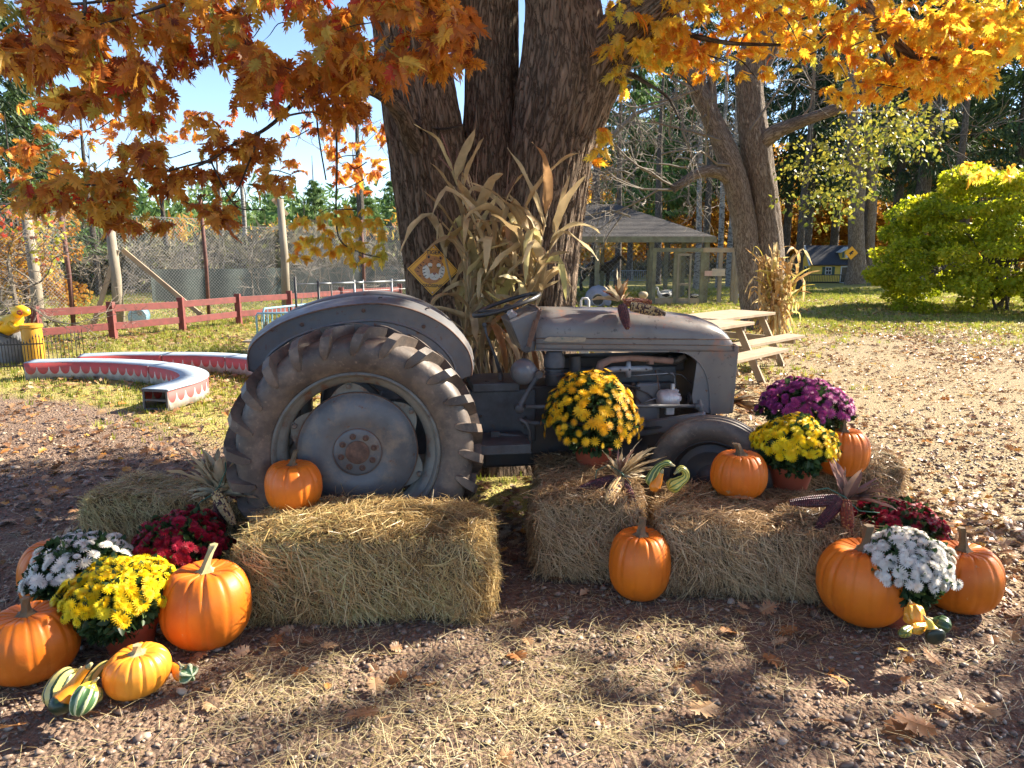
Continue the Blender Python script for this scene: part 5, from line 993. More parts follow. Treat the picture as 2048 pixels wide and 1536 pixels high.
# ---- gourds
def gmat(name, c1, c2, stripes=0, top=None, split=None, warts=False, c3=None):
    m, nt, b, o = newmat(name); tc = ND(nt, 'ShaderNodeTexCoord'); sp = ND(nt, 'ShaderNodeUVMap', uv_map='UVMap'); sx = ND(nt, 'ShaderNodeSeparateXYZ'); nt.links.new(sp.outputs[0], sx.inputs[0])
    nz = noise(nt, tc.outputs['Object'], 30, 4); col = mix(nt, ramp(nt, nz, [(.3, 0.), (.7, .5)]), c1, tuple(x*.75 for x in c1))
    if stripes:
        a = ND(nt, 'ShaderNodeMath', operation='MULTIPLY_ADD'); nt.links.new(sx.outputs[0], a.inputs[0]); a.inputs[1].default_value = stripes*2*math.pi; nt.links.new(nz, a.inputs[2])
        n2 = ND(nt, 'ShaderNodeMath', operation='MULTIPLY_ADD'); nt.links.new(noise(nt, tc.outputs['Object'], 45, 3), n2.inputs[0]); n2.inputs[1].default_value = 2.2; nt.links.new(a.outputs[0], n2.inputs[2])
        s_ = ND(nt, 'ShaderNodeMath', operation='SINE'); nt.links.new(n2.outputs[0], s_.inputs[0]); col = mix(nt, ramp(nt, s_.outputs[0], [(.40, 0.), (.62, 1.)]), col, c2)
    elif not split: col = mix(nt, ramp(nt, nz, [(.55, 0.), (.62, 1.)]), col, c2)
    if split is not None:
        k = ND(nt, 'ShaderNodeMath', operation='MULTIPLY_ADD'); nt.links.new(noise(nt, tc.outputs['Object'], 25, 3), k.inputs[0]); k.inputs[1].default_value = .12; nt.links.new(sx.outputs[1], k.inputs[2])
        col = mix(nt, ramp(nt, k.outputs[0], [(max(0, split+.05), 0.), (min(1, split+.08), 1.)]), col, c3 or c2)
    nt.links.new(col, b.inputs['Base Color']); b.inputs['Roughness'].default_value = .35; bump(nt, b, noise(nt, tc.outputs['Object'], 60 if warts else 30, 3), .6 if warts else .15, .006 if warts else .002)
    return m
def gourd(label, path, mat, ribs=0, warts=False, st_len=.02, depth=.1, seed=0):
    """path rows (x,y,z,r) in world; first row = blossom end, last = stem end"""
    c = path[0][:3]; t = thing('gourd', label, 'gourd', (path[0][0], path[0][1], path[0][2]), 0, 'ornamental gourds'); nl, na = 44, 48
    S = interp_path(np.array(path), nl); S[:, :3] -= np.array(path[0][:3]); C, rad = S[:, :3], S[:, 3].copy(); Tn = norm(np.gradient(C, axis=0)); ref = np.array([0, 1., .01]); V = []; U = []
    f = np.linspace(0, 1, nl); rad *= np.clip(np.sin(np.clip(f/.10, 0, 1)*math.pi/2), .02, 1)
    for i in range(nl):
        ref = norm(ref-Tn[i]*ref.dot(Tn[i])); y = np.cross(Tn[i], ref)
        for k in range(na+1):
            a = 2*math.pi*k/na; r = rad[i]*(1-(depth*(.5-.5*math.cos(a*ribs)) if ribs else 0))
            if warts: r *= 1+.22*max(0, vn(np.array([math.cos(a)*3+seed]), np.array([math.sin(a)*3]), np.array([f[i]*9]), s=seed)[0]-.5)*2
            V.append(C[i]+ref*r*math.cos(a)+y*r*math.sin(a)); U.append((k/na, f[i]))
    idx = np.arange(nl*(na+1)).reshape(nl, na+1); F_ = np.stack([idx[:-1, :-1], idx[:-1, 1:], idx[1:, 1:], idx[1:, :-1]], -1).reshape(-1, 4)
    obj('body', npmesh('body', np.array(V), F_, smooth=True, uv=np.array(U)), t, mat)
    b = MB(); e = Vector(C[-1]); d = Vector(Tn[-1]); r = float(S[-1, 3]); b.tube([e-d*.004, e+d*st_len*.5, e+d*st_len], [r*1.05, r*.6, r*.5], 8); b.build('stem', m_stem2, t, smooth=True); return t
def gp(L, Y0): return [(*W(u, v, Y), w/2*Y/FPX) for u, v, w, Y in L]
GRN, DGR, YLW, CRM, ORG = (.035, .085, .03), (.015, .035, .015), (.70, .50, .05), (.60, .55, .32), (.75, .24, .02)
g_str = gmat('striped_gourd', (.60, .50, .16), DGR, 10); g_str2 = gmat('green_striped_gourd', (.05, .12, .04), (.50, .52, .28), 8, split=.62, c3=YLW); g_or = gmat('orange_green_gourd', DGR, (.75, .26, .02), 0, split=.30, c3=(.78, .28, .02))
g_neck = gmat('pale_neck_gourd', (.60, .48, .16), (.16, .20, .05), 6); g_sw = gmat('green_swan_gourd', (.07, .13, .03), (.40, .42, .12), 9); g_sw2 = gmat('yellow_swan_gourd', (.55, .48, .10), (.10, .16, .03), 9); g_o = gmat('orange_gourd', ORG, (.70, .30, .03), 0); g_w = gmat('warty_orange_gourd', (.72, .32, .03), (.62, .40, .06), 0, warts=True)
g_yb = gmat('yellow_black_gourd', (.018, .028, .018), (.03, .05, .02), 0, split=.50, c3=(.72, .52, .08)); g_dg = gmat('dark_green_gourd', (.03, .07, .025), (.06, .12, .04), 8)
gourd('striped yellow and green round gourd beside the big left pumpkin', gp([(112, 1416, 20, 2.33), (115, 1402, 60, 2.34), (122, 1378, 66, 2.37), (136, 1354, 52, 2.40), (150, 1345, 20, 2.42), (156, 1340, 8, 2.42)], 0), g_str, 10, depth=.06)
gourd('bottle gourd with an orange neck and dark green base', gp([(112, 1432, 30, 2.27), (120, 1412, 48, 2.29), (133, 1392, 40, 2.31), (148, 1368, 24, 2.33), (165, 1345, 19, 2.34), (176, 1334, 15, 2.34)], 0), g_or, 0)
gourd('green ribbed gourd with a yellow crown in the left gourd group', gp([(158, 1434, 18, 2.24), (160, 1420, 44, 2.25), (168, 1400, 56, 2.27), (178, 1378, 44, 2.30), (186, 1366, 14, 2.31), (190, 1362, 8, 2.31)], 0), g_str2, 8, depth=.16)
gourd('long-necked striped gourd lying behind the yellow-crowned gourd', gp([(188, 1408, 30, 2.36), (184, 1394, 48, 2.38), (178, 1378, 36, 2.40), (186, 1356, 26, 2.45), (204, 1336, 24, 2.50), (218, 1326, 16, 2.52)], 0), g_neck, 6, depth=.1)
gourd('small orange gourd against the largest left pumpkin', gp([(364, 1362, 16, 2.50), (358, 1350, 24, 2.51), (352, 1340, 20, 2.53), (344, 1330, 12, 2.55), (336, 1328, 7, 2.56)], 0), g_o, 0)
gourd('green and white winged gourd right of the small flat pumpkin', gp([(385, 1352, 10, 2.45), (380, 1350, 40, 2.46), (374, 1345, 46, 2.47), (366, 1338, 20, 2.48), (362, 1332, 8, 2.48)], 0), gmat('winged_gourd', (.05, .13, .05), (.55, .60, .38), 5), 5, depth=.4)
gourd('green striped swan gourd arching beside the front wheel', gp([(1298, 972, 16, 3.50), (1303, 962, 28, 3.50), (1310, 945, 22, 3.50), (1320, 932, 15, 3.50), (1334, 926, 13, 3.49), (1342, 929, 9, 3.48)], 0), g_sw, 9, depth=.12)
gourd('small bright orange crook gourd between two swan gourds', gp([(1312, 984, 12, 3.38), (1310, 974, 24, 3.39), (1316, 964, 18, 3.39), (1320, 954, 12, 3.39), (1323, 946, 9, 3.39)], 0), g_o, 0)
gourd('yellow-green swan gourd with a hooked neck by the front wheel', gp([(1336, 978, 20, 3.42), (1345, 972, 32, 3.43), (1358, 964, 24, 3.44), (1370, 955, 18, 3.45), (1371, 944, 15, 3.45), (1362, 937, 14, 3.45), (1354, 943, 9, 3.44)], 0), g_sw2, 9, depth=.12)
gourd('warty orange gourd standing by the foot of the white flower pot', gp([(1834, 1252, 20, 2.70), (1832, 1242, 40, 2.71), (1828, 1225, 42, 2.73), (1824, 1212, 24, 2.75), (1822, 1207, 8, 2.75)], 0), g_w, 8, True, depth=.15, seed=4)
gourd('low knobbly orange gourd in the right gourd pile', gp([(1820, 1262, 12, 2.63), (1832, 1258, 26, 2.64), (1844, 1254, 20, 2.66), (1856, 1248, 8, 2.67)], 0), g_w, 5, True, depth=.25, seed=9)
gourd('black-bottomed gourd with a yellow neck at the front right', gp([(1878, 1282, 20, 2.58), (1872, 1274, 42, 2.60), (1866, 1264, 34, 2.62), (1862, 1252, 16, 2.63), (1858, 1244, 13, 2.63), (1853, 1238, 7, 2.63)], 0), g_yb, 0)
gourd('dark green ribbed gourd under the far right pumpkin', gp([(1902, 1258, 12, 2.66), (1890, 1252, 38, 2.67), (1876, 1246, 36, 2.69), (1864, 1240, 12, 2.70)], 0), g_dg, 8, depth=.12)
gourd('green and yellow mottled gourd at the left of the right pile', gp([(1798, 1270, 8, 2.60), (1806, 1266, 22, 2.61), (1816, 1260, 20, 2.63), (1824, 1254, 8, 2.64)], 0), gmat('mottled_gourd', (.10, .13, .03), (.60, .42, .05), 0), 5, True, depth=.2, seed=12)

# ---- tiger sign
m_sy = pm('sign_yellow', (.75, .36, .01), (.70, .33, .01), 3, .4); m_sb = pm('sign_black', (.012, .012, .012), rough=.5); m_to = pm('print_orange', (.50, .20, .045), (.38, .14, .03), 30, .5); m_tw = pm('print_white', (.66, .62, .54), (.55, .5, .42), 30, .5); m_tp = pm('print_pink', (.35, .14, .11), rough=.5); m_te = pm('print_eye', (.5, .35, .03), rough=.4)
def text(s, size, loc, mat, parent, name='lettering', rot=(math.pi/2, 0, 0), ext=.0006):
    cu = bpy.data.curves.new('txt', 'FONT'); cu.body = s; cu.size = size; cu.align_x = 'CENTER'; cu.align_y = 'CENTER'; cu.extrude = ext; cu.offset = size*.02
    o_ = bpy.data.objects.new('txt', cu); COL.objects.link(o_); dg_ = bpy.context.evaluated_depsgraph_get(); me = bpy.data.meshes.new_from_object(o_.evaluated_get(dg_)); bpy.data.objects.remove(o_); me.name = name
    me.materials.clear(); return obj(name, me, parent, mat, loc=loc, rot=rot)
sg = thing('tiger_sign', 'yellow diamond tiger crossing sign nailed to the oak trunk', 'sign', W(866, 540, 5.22)); sg.rotation_euler = (R(-4), R(3), R(10))
h = .188; dia = lambda s, c=(0, 0): [(c[0], c[1]-s), (c[0]+s, c[1]), (c[0], c[1]+s), (c[0]-s, c[1])]
b = MB(); b.prism(dia(h), (0, .004)); b.build('sign_plate', m_sb, sg, bevel=.001)
b = MB(); b.prism(dia(h-.006), (-.001, 0)); b.build('sign_face', m_sy, sg)
b = MB(); b.prism(dia(h-.016), (-.0016, -.001)); b.build('border_line', m_sb, sg); b = MB(); b.prism(dia(h-.020), (-.0022, -.0016)); b.build('sign_face', m_sy, sg)
def blob(pts_, y, mat, name='tiger_print'):
    b = MB(); b.prism(pts_, (y-.0005, y)); return b.build(name, mat, sg)
def ell(cx, cz, rx, rz, n=20, a0=0): return [(cx+rx*math.cos(2*math.pi*k/n)*math.cos(a0)-rz*math.sin(2*math.pi*k/n)*math.sin(a0), cz+rx*math.cos(2*math.pi*k/n)*math.sin(a0)+rz*math.sin(2*math.pi*k/n)*math.cos(a0)) for k in range(n)]
blob([(-.135, -.005), (-.10, .035), (-.06, .075), (-.02, .098), (.02, .097), (.05, .08), (.072, .045), (.08, 0), (.07, -.05), (.03, -.085), (-.02, -.10), (-.06, -.085), (-.11, -.04)], -.0024, m_to)
blob(ell(-.035, .09, .018, .02), -.0028, m_to); blob(ell(.052, .085, .016, .018), -.0028, m_to); blob(ell(-.033, .09, .008, .010), -.0032, m_sb); blob(ell(.051, .085, .007, .009), -.0032, m_sb)
blob(ell(-.048, -.015, .026, .048, a0=.2), -.0029, m_tw); blob(ell(.062, -.012, .02, .045, a0=-.2), -.0029, m_tw); blob(ell(.01, -.045, .036, .026), -.0032, m_tw); blob(ell(-.022, .035, .017, .014), -.0032, m_tw); blob(ell(.040, .035, .016, .014), -.0032, m_tw)
blob(ell(.01, .0, .015, .035), -.0034, m_to); blob([(-.006, -.018), (.026, -.018), (.018, -.030), (.010, -.036), (.002, -.030)], -.0038, m_tp)
for q in (-.02, .038): blob(ell(q, .018, .010, .007), -.0036, m_sb); blob(ell(q, .018, .006, .0055), -.0040, m_te); blob(ell(q, .018, .0028, .0028, 10), -.0044, m_sb)
b = MB()
for (x0, z0, x1, z1, w) in [(-.03, .07, .0, .062, .006), (.03, .07, .055, .06, .006), (-.03, .058, .005, .052, .005), (.018, .052, .05, .05, .005), (-.075, .02, -.05, .03, .007), (-.08, -.005, -.048, .008, .007), (-.08, -.03, -.045, -.015, .007), (-.07, -.052, -.04, -.038, .007), (.075, .02, .058, .028, .006), (.08, -.004, .055, .006, .006), (.078, -.03, .05, -.016, .006), (.068, -.052, .048, -.038, .006), (-.10, .04, -.075, .02, .007), (-.115, .02, -.09, -.0, .007), (-.12, -.01, -.095, -.02, .007), (-.10, -.04, -.08, -.05, .007), (-.045, .05, -.055, .03, .006), (.062, .055, .07, .035, .005), (.010, -.036, .010, -.048, .003), (.010, -.048, -.006, -.055, .003), (.010, -.048, .026, -.055, .003), (-.08, .055, -.06, .045, .007), (.008, .085, .012, .07, .006)]:
    dx, dz = x1-x0, z1-z0; l = math.hypot(dx, dz); nx_, nz_ = -dz/l*w/2, dx/l*w/2; b.prism([(x0, z0), ((x0+x1)/2+nx_, (z0+z1)/2+nz_), (x1, z1), ((x0+x1)/2-nx_, (z0+z1)/2-nz_)], (-.0042, -.0036))
b.build('tiger_stripes', m_sb, sg)
text('TIGER', .038, (.0, -.0044, .122), m_sb, sg); text('CROSSING', .030, (.0, -.0044, -.112), m_sb, sg)
for z in (-.158, .158): b = MB(); b.lathe([(.005, 0), (.005, -.003), (0, -.004)], 8, 'Y'); b.build('nail', M['alu'], sg, loc=(0, -.0025, z))

# ---- single fallen leaves on the gravel
m_fl = drymat('fallen_oak_leaf', [(0, (.36, .15, .05)), (.5, (.50, .24, .09)), (1, (.60, .40, .22))], .2)
FLV = [((1046, 1326), .13, .4, 'large dark orange oak leaf on the gravel at centre'), ((1432, 1412), .15, 2.2, 'curled rusty oak leaf lying half in sun near the lower right'), ((1375, 1336), .12, 1.1, 'orange leaf in the sun patch left of centre-right gravel'), ((1520, 1312), .11, 4.0, 'pale brown leaf propped at the edge of a straw tuft'), ((1500, 1226), .07, .7, 'small light leaf just below the long bale'), ((1442, 1268), .11, 5.2, 'shaded brown leaf on dark gravel below the long bale'), ((1812, 1440), .15, 2.4, 'faded tan leaf, left one of the lower right pair'), ((1880, 1470), .15, 1.2, 'pinkish brown leaf, right one of the lower right pair'), ((1998, 1445), .17, .2, 'big bleached leaf at the right edge in the sun'), ((2026, 1236), .14, 5.6, 'cream leaf at the far right beside the last pumpkin'),
       ((50, 1452), .12, 3.2, 'bright orange leaf at the lower left corner'), ((820, 1352), .12, 2.0, 'pale tan leaf among straw below the golden bale'), ((862, 1375), .10, .3, 'small brown leaf among straw right of the tan leaf'), ((755, 1448), .08, 4.4, 'rust coloured leaf in gravel at bottom centre-left'), ((1578, 1283), .08, 1.4, 'small orange leaf in front of the largest right pumpkin'), ((1600, 1262), .11, 1.5, 'narrow golden leaf left of the largest right pumpkin'), ((1885, 1340), .09, .5, 'brown leaf on sunlit gravel under the right pile'), ((560, 1270), .09, 3.0, 'orange brown leaf at the foot of the golden bale'), ((1024, 1500), .09, 2.5, 'brown leaf at the very bottom centre')]
for i, ((u, v), s, a, lab) in enumerate(FLV):
    q = G(u, v, .02); me = npmesh('fallen_leaf', OAK[0]*np.array([1.1, 1, [2.2, -1.5, 3.2][i % 3]]), OAK[1]); o_ = obj('fallen_leaf', me, None, m_fl, loc=(q.x, q.y, .018+(.02 if i % 3 == 1 else 0)+ .004), rot=(rb.uniform(-.15, .25), rb.uniform(-.2, .2), a), scale=(s, s, s))
    tag(o_, lab, 'fallen leaf', 'fallen leaves on the gravel')
q = Vector((W(1390, 1010, 3.5).x, 3.5, .39)); o_ = obj('fallen_leaf', npmesh('fallen_leaf', OAK[0], OAK[1]), None, m_fl, loc=(W(1510, 1000, 3.45).x, 3.45, .425), rot=(.15, .1, 1.2), scale=(.14,)*3); tag(o_, 'orange-brown oak leaf lying on top of the long bale', 'fallen leaf', 'fallen leaves on the gravel')
o_ = obj('fallen_leaf', npmesh('fallen_leaf', OAK[0], OAK[1]), None, m_fl, loc=(W(1135, 945, 3.8).x, 3.8, .455), rot=(.1, .1, 4), scale=(.08,)*3); tag(o_, 'small brown leaf on the short bale left of its flower pot', 'fallen leaf', 'fallen leaves on the gravel')
# ================================================================ THINGS AROUND THE LAWN
m_wood = pm('weathered_wood', (.30, .255, .19), (.19, .16, .12), 5, .85, sc=(1, 1, .35), bs=30, bst=.4, bd=.01)
m_woodl = pm('sunbleached_wood', (.38, .29, .19), (.27, .20, .13), 5, .8, sc=(1, 1, .6), bs=30, bst=.3, bd=.006)
m_woodg = pm('mossy_wood', (.20, .20, .13), (.13, .12, .08), 6, .9, bs=30, bst=.4, bd=.01)
m_red = pm('faded_red_paint', (.20, .045, .04), (.13, .035, .03), 8, .7, stain=[((.22, .16, .13), 20, .66, .1)])
m_rp = pm('rusty_steel_post', (.14, .06, .045), (.08, .035, .03), 12, .8, bs=60, bst=.3)
m_galv = pm('galvanised_steel', (.30, .32, .33), (.20, .21, .22), 14, .5, .5)
m_wire = pm('chain_wire', (.26, .27, .28), (.18, .19, .20), 14, .5, .4)
m_blue = pm('blue_paint_tube', (.16, .36, .50), (.24, .42, .52), 10, .5)
m_iron = pm('black_ironwork', (.03, .032, .036), (.05, .05, .05), 10, .5, .3)
# ---- ring benches with scalloped sides
mt, nt, b_, o_ = newmat('bench_scallop_paint'); uvn = ND(nt, 'ShaderNodeUVMap', uv_map='UVMap'); sx = ND(nt, 'ShaderNodeSeparateXYZ'); nt.links.new(uvn.outputs[0], sx.inputs[0])
def mth(op, a, b=None, c=None):
    n = ND(nt, 'ShaderNodeMath', operation=op)
    for i, v in enumerate((a, b, c)):
        if v is None: continue
        if hasattr(v, 'is_output'): nt.links.new(v, n.inputs[i])
        else: n.inputs[i].default_value = v
    return n.outputs[0]
fx = mth('SUBTRACT', mth('FRACT', mth('MULTIPLY', sx.outputs[0], 1/.145)), .5); ex = mth('POWER', mth('MULTIPLY', mth('ABSOLUTE', fx), 2.15), 2.0)
lim = mth('SUBTRACT', .74, mth('MULTIPLY', mth('SQRT', mth('MAXIMUM', mth('SUBTRACT', 1.0, ex), 0.0)), .42)); redf = mth('GREATER_THAN', sx.outputs[1], lim)
wht = ramp(nt, noise(nt, coords(nt), 9, 5), [(.4, (.56, .52, .48)), (.62, (.34, .31, .28))]); redc = ramp(nt, noise(nt, coords(nt), 14, 5), [(.4, (.50, .07, .07)), (.65, (.36, .08, .07))])
nt.links.new(mix(nt, redf, wht, redc), b_.inputs['Base Color']); b_.inputs['Roughness'].default_value = .7
m_btop = pm('bench_top_paint', (.34, .41, .48), (.24, .29, .35), 4, .6, stain=[((.45, .40, .34), 9, .58, .12)]); m_bedge = pm('bench_edge', (.12, .12, .13), (.07, .06, .06), 8, .8)
def ring_bench(label, L, cuts, open_end=True):
    P = np.array([tuple(G(u, v, .235)) for u, v in L]); n = 64; S = interp_path(np.c_[P, np.ones(len(P))], n)[:, :3]; S[:, 2] = .235
    t = thing('ring_bench', label, 'curved bench', (S[0][0], S[0][1], 0), 0, 'curved scalloped benches'); o = np.array([S[0][0], S[0][1], 0]); Tn = norm(np.gradient(S, axis=0)); Nn = np.stack([-Tn[:, 1], Tn[:, 0], 0*Tn[:, 0]], -1)*.155; S = S-o; len_ = np.concatenate([[0], np.cumsum(np.linalg.norm(np.diff(S, axis=0), axis=1))])
    ed = [int(c*(n-1)) for c in cuts]
    for a, b in zip(ed[:-1], ed[1:]):
        sl = slice(a, b+1); s = S[sl].copy(); nn = Nn[sl]; l = len_[sl]; k = len(s); g = norm(s[1]-s[0])*.006; s[0] += g; s[-1] -= g; dn = np.array([0, 0, .225])
        sec = bpy.data.objects.new('bench_section', None); link(sec, t)
        V = np.concatenate([s+nn, s-nn, s-nn-dn*.1, s+nn-dn*.1]); q = np.arange(k-1); F_ = np.concatenate([np.stack([q+a_*k, q+a_*k+1, q+b2*k+1, q+b2*k], -1) for a_, b2 in ((0, 1), (1, 2), (2, 3), (3, 0))]+[np.array([[0, k, 2*k, 3*k]]), np.array([[k-1, 2*k-1, 3*k-1, 4*k-1]])]); V[:, 2] += .001
        obj('bench_top', npmesh('bench_top', V, F_), sec, m_btop)
        for sg_ in (.93, -.93):
            V = np.concatenate([s+nn*sg_-[0, 0, .005], s+nn*sg_-dn]); F_ = np.stack([q, q+1, q+k+1, q+k], -1); U = np.concatenate([np.stack([l, np.ones(k)], -1), np.stack([l, np.zeros(k)], -1)]); o2 = obj('side_panel', npmesh('side_panel', V, F_, uv=U), sec, mt); o2.modifiers.new('t', 'SOLIDIFY').thickness = .012
        for e, ei in ((0, 0), (k-1, 1)):
            b3 = MB(); c = Vector(s[e]); x = Vector(norm(nn[e])); 
            for (p0, p1) in ((c-x*.14-Vector((0, 0, .02)), c+x*.14-Vector((0, 0, .02))), (c-x*.14-Vector((0, 0, .12)), c+x*.14-Vector((0, 0, .12))), (c-x*.14-Vector((0, 0, .215)), c+x*.14-Vector((0, 0, .215)))): b3.bar(p0, p1, .02, .02)
            for s2 in (-1, 1): b3.bar(c+x*.135*s2-Vector((0, 0, .01)), c+x*.135*s2-Vector((0, 0, .225)), .02, .02)
            b3.build('end_frame', m_bedge, sec)
ring_bench('front curved bench, pale blue top, its open end facing the camera', [(57, 722), (140, 720), (221, 721), (290, 725), (345, 732), (377, 740), (389, 749), (380, 757), (358, 765), (335, 771), (309, 778)], [0, .36, .66, 1])
ring_bench('far curved bench behind, running toward the rear wheel', [(160, 710), (240, 707), (320, 707), (390, 707.5), (455, 710), (520, 717), (580, 730)], [0, .38, .70, 1])
# ---- rail fence
RF = [(88, 12.7), (237, 13.7), (375, 14.9), (487, 16.2), (588, 17.4), (690, 19.0), (805, 21.0)]
t = thing('rail_fence', 'red two-rail wooden fence along the left lawn', 'fence', (*W(237, 640, 13.7).xy, 0)); o = Vector(t.location)
pp = []
for i, (u, Y_) in enumerate(RF):
    x = (u-1024)/1428*Y_; p = Vector((x, Y_, 0))-o; pp.append(p); b = MB(); b.box(p+Vector((0, 0, .34)), (.10, .10, .70)); b.box(p+Vector((0, -.07, .34)), (.12, .03, .72)); b.build('post', m_red, t, bevel=.006)
for i in range(len(pp)-1):
    for z in (.24, .56): b = MB(); b.bar(pp[i]+Vector((0, -.05, z+rb.uniform(-.012, .012))), pp[i+1]+Vector((0, -.05, z+rb.uniform(-.012, .012))), .04, .13); b.build('rail', m_red, t, bevel=.004)
# ---- tall wire enclosure
t = thing('wire_enclosure', 'tall chain-link animal enclosure with wooden and rusty posts beyond the red fence', 'fence', (-8, 15, 0)); o = Vector(t.location)
EP = [(-60, 13.5), (80, 14.2), (148, 14.8), (240, 15.2), (420, 17), (575, 18.6), (730, 20.5), (900, 22.5)]; E3 = [Vector(((u-1024)/1445*Y_, Y_, 0))-o for u, Y_ in EP]; tops = [435, 440, 432, 442, 396, 398, 440, 440]
for i, (p, v) in enumerate(zip(E3, tops)):
    z = W(1024, v, EP[i][1]).z; w = i in (1, 3, 5); b = MB(); b.tube([p-Vector((0, 0, .1)), p+Vector((.03, 0, z*.5)), p+Vector((0, 0, z))], [.115, .10, .085] if w else [.045]*3, 12 if w else 8); b.build('wooden_post' if w else 'steel_post', m_wood if w else m_rp, t, smooth=True)
for (u0, v0, u1, v1, Y_) in ((186, 652, 234, 500, 15.0), (246, 500, 402, 630, 15.4), (545, 398, 575, 430, 18.5)): b = MB(); b.bar(W(u0, v0, Y_)-o, W(u1, v1, Y_+.2)-o, .05, .09); b.build('brace', m_woodl, t)
vs, fs = [], []
def wirep(a, c, H, sp, th):
    """diamond mesh of crossing straight wires between posts a and c"""
    L = (c-a).length; ex = (c-a)/L; k = math.ceil((L+H)/sp); nn = Vector((ex.y, -ex.x, 0))
    for s in (1, -1):
        for i in range(k+1):
            x0 = i*sp-H if s > 0 else i*sp; z0 = 0; x1 = x0+H*s; z1 = H; pts_ = []
            t0, t1 = 0., 1.
            dx = x1-x0
            ta, tb_ = sorted(((0-x0)/dx, (L-x0)/dx)); t0, t1 = max(t0, ta), min(t1, tb_)
            if t1-t0 < .01: continue
            A = a+ex*(x0+dx*t0)+Vector((0, 0, H*t0)); B = a+ex*(x0+dx*t1)+Vector((0, 0, H*t1)); w = (ex*(-s)+Vector((0, 0, 1))).normalized()*th/2; b0 = len(vs); of = nn*.004*s
            vs.extend([A-w+of, A+w+of, B+w+of, B-w+of]); fs.append((b0, b0+1, b0+2, b0+3))
Hs = [2.5, 2.4, 2.45, 2.35, 2.2, 2.25, 2.3]
for i in range(len(E3)-1): wirep(E3[i], E3[i+1], Hs[i], .075, .0048)
obj('chain_link', npmesh('chain_link', np.array([tuple(v) for v in vs]), np.array(fs)), t, m_wire, kind='stuff')
b = MB()
for i in range(len(E3)-1): b.tube([E3[i]+Vector((0, 0, Hs[i])), E3[i+1]+Vector((0, 0, Hs[i]))], .006, 5)
b.build('top_wire', m_wire, t)
m_cloth = pm('green_grey_windscreen', (.055, .075, .07), (.08, .10, .09), 3, .9, bs=40, bst=.3)
q = thing('windscreen', 'dark grey-green windscreen cloth along the back of the enclosure', 'screen', (-7, 24, 0)); b = MB(); a0, a1 = W(300, 540, 23)-Vector(q.location), W(800, 548, 27)-Vector(q.location)
P = [(a0.lerp(a1, f)+Vector((0, .06*math.sin(f*40), 0))) for f in np.linspace(0, 1, 60)]; b.add([(p.x, p.y, 0) for p in P]+[(p.x, p.y, 1.05) for p in P], [(i, i+1, 60+i+1, 60+i) for i in range(59)]); b.build('cloth', m_cloth, q, smooth=True)
for k in range(0, 60, 12): b = MB(); b.tube([(P[k].x, P[k].y+.05, 0), (P[k].x, P[k].y+.05, 1.15)], .03, 6); b.build('post', m_iron, q)
# ---- blue barrel
q = thing('barrel', 'light blue plastic barrel lying on its side by the enclosure post', 'barrel', (*W(279, 636, 16.2).xy, .20), R(20)); b = MB(); b.lathe([(0, -.28), (.17, -.28), (.20, -.25), (.19, -.1), (.205, -.09), (.19, -.08), (.19, .08), (.205, .09), (.19, .1), (.20, .25), (.17, .28), (0, .28)], 28, 'Y'); b.build('body', m_blue, q, auto=True); b = MB(); b.lathe([(.05, 0), (.05, -.02), (0, -.02)], 12, 'Y'); b.build('bung', m_wood, q, loc=(.05, -.28, .08))
# ---- blue crowd barrier
q = thing('crowd_barrier', 'pale blue steel crowd barrier behind the wooden bench', 'barrier', (*W(513, 640, 13.6).xy, 0)); o = Vector(q.location)
def barrier(q, a, c, z0, z1, mat, nb, th=.02, tb2=.008):
    b = MB(); b.tube([a+Vector((0, 0, z0)), a+Vector((0, 0, z1-.05)), a.lerp(c, .02)+Vector((0, 0, z1)), a.lerp(c, .98)+Vector((0, 0, z1)), c+Vector((0, 0, z1-.05)), c+Vector((0, 0, z0))], th, 8); b.tube([a+Vector((0, 0, z0+.1)), c+Vector((0, 0, z0+.1))], th*.8, 8); b.build('frame', mat, q, smooth=True)
    for i in range(1, nb): p = a.lerp(c, i/nb); b = MB(); b.tube([p+Vector((0, 0, z0+.1)), p+Vector((0, 0, z1))], tb2, 5); b.build('bar', mat, q)
barrier(q, Vector((0, 0, 0)), Vector((1.05, .3, 0)), .0, .48, m_blue, 12); 
barrier(q, Vector((.05, .25, 0)), W(655, 620, 15.6).xy.to_3d()-o, .0, .55, m_blue, 16)
# ---- wooden bench with back
q = thing('garden_bench', 'small weathered wooden bench with slatted back, left of the fender', 'bench', (*W(545, 690, 11.6).xy, 0), R(-4))
for z in (.30, .42): b = MB(); b.bar((-.22, .22, z), (.20, .22, z), .03, .07); b.build('back_slat', m_woodg, q, bevel=.004)
for x in (-.18, .16): b = MB(); b.bar((x, .22, 0), (x, .24, .50), .05, .04); b.build('back_post', m_woodg, q)
for y in (-.12, 0, .12): b = MB(); b.bar((-.42, y, .215), (.40, y, .215), .10, .025); b.build('seat_board', m_wood, q, bevel=.003)
for x in (-.32, .30):
    for s in (-1, 1): b = MB(); b.tube([(x, 0, .20), (x, s*.08, .14), (x, s*.06, .07), (x, s*.16, .0)], .028, 6); b.build('leg', m_woodg, q)
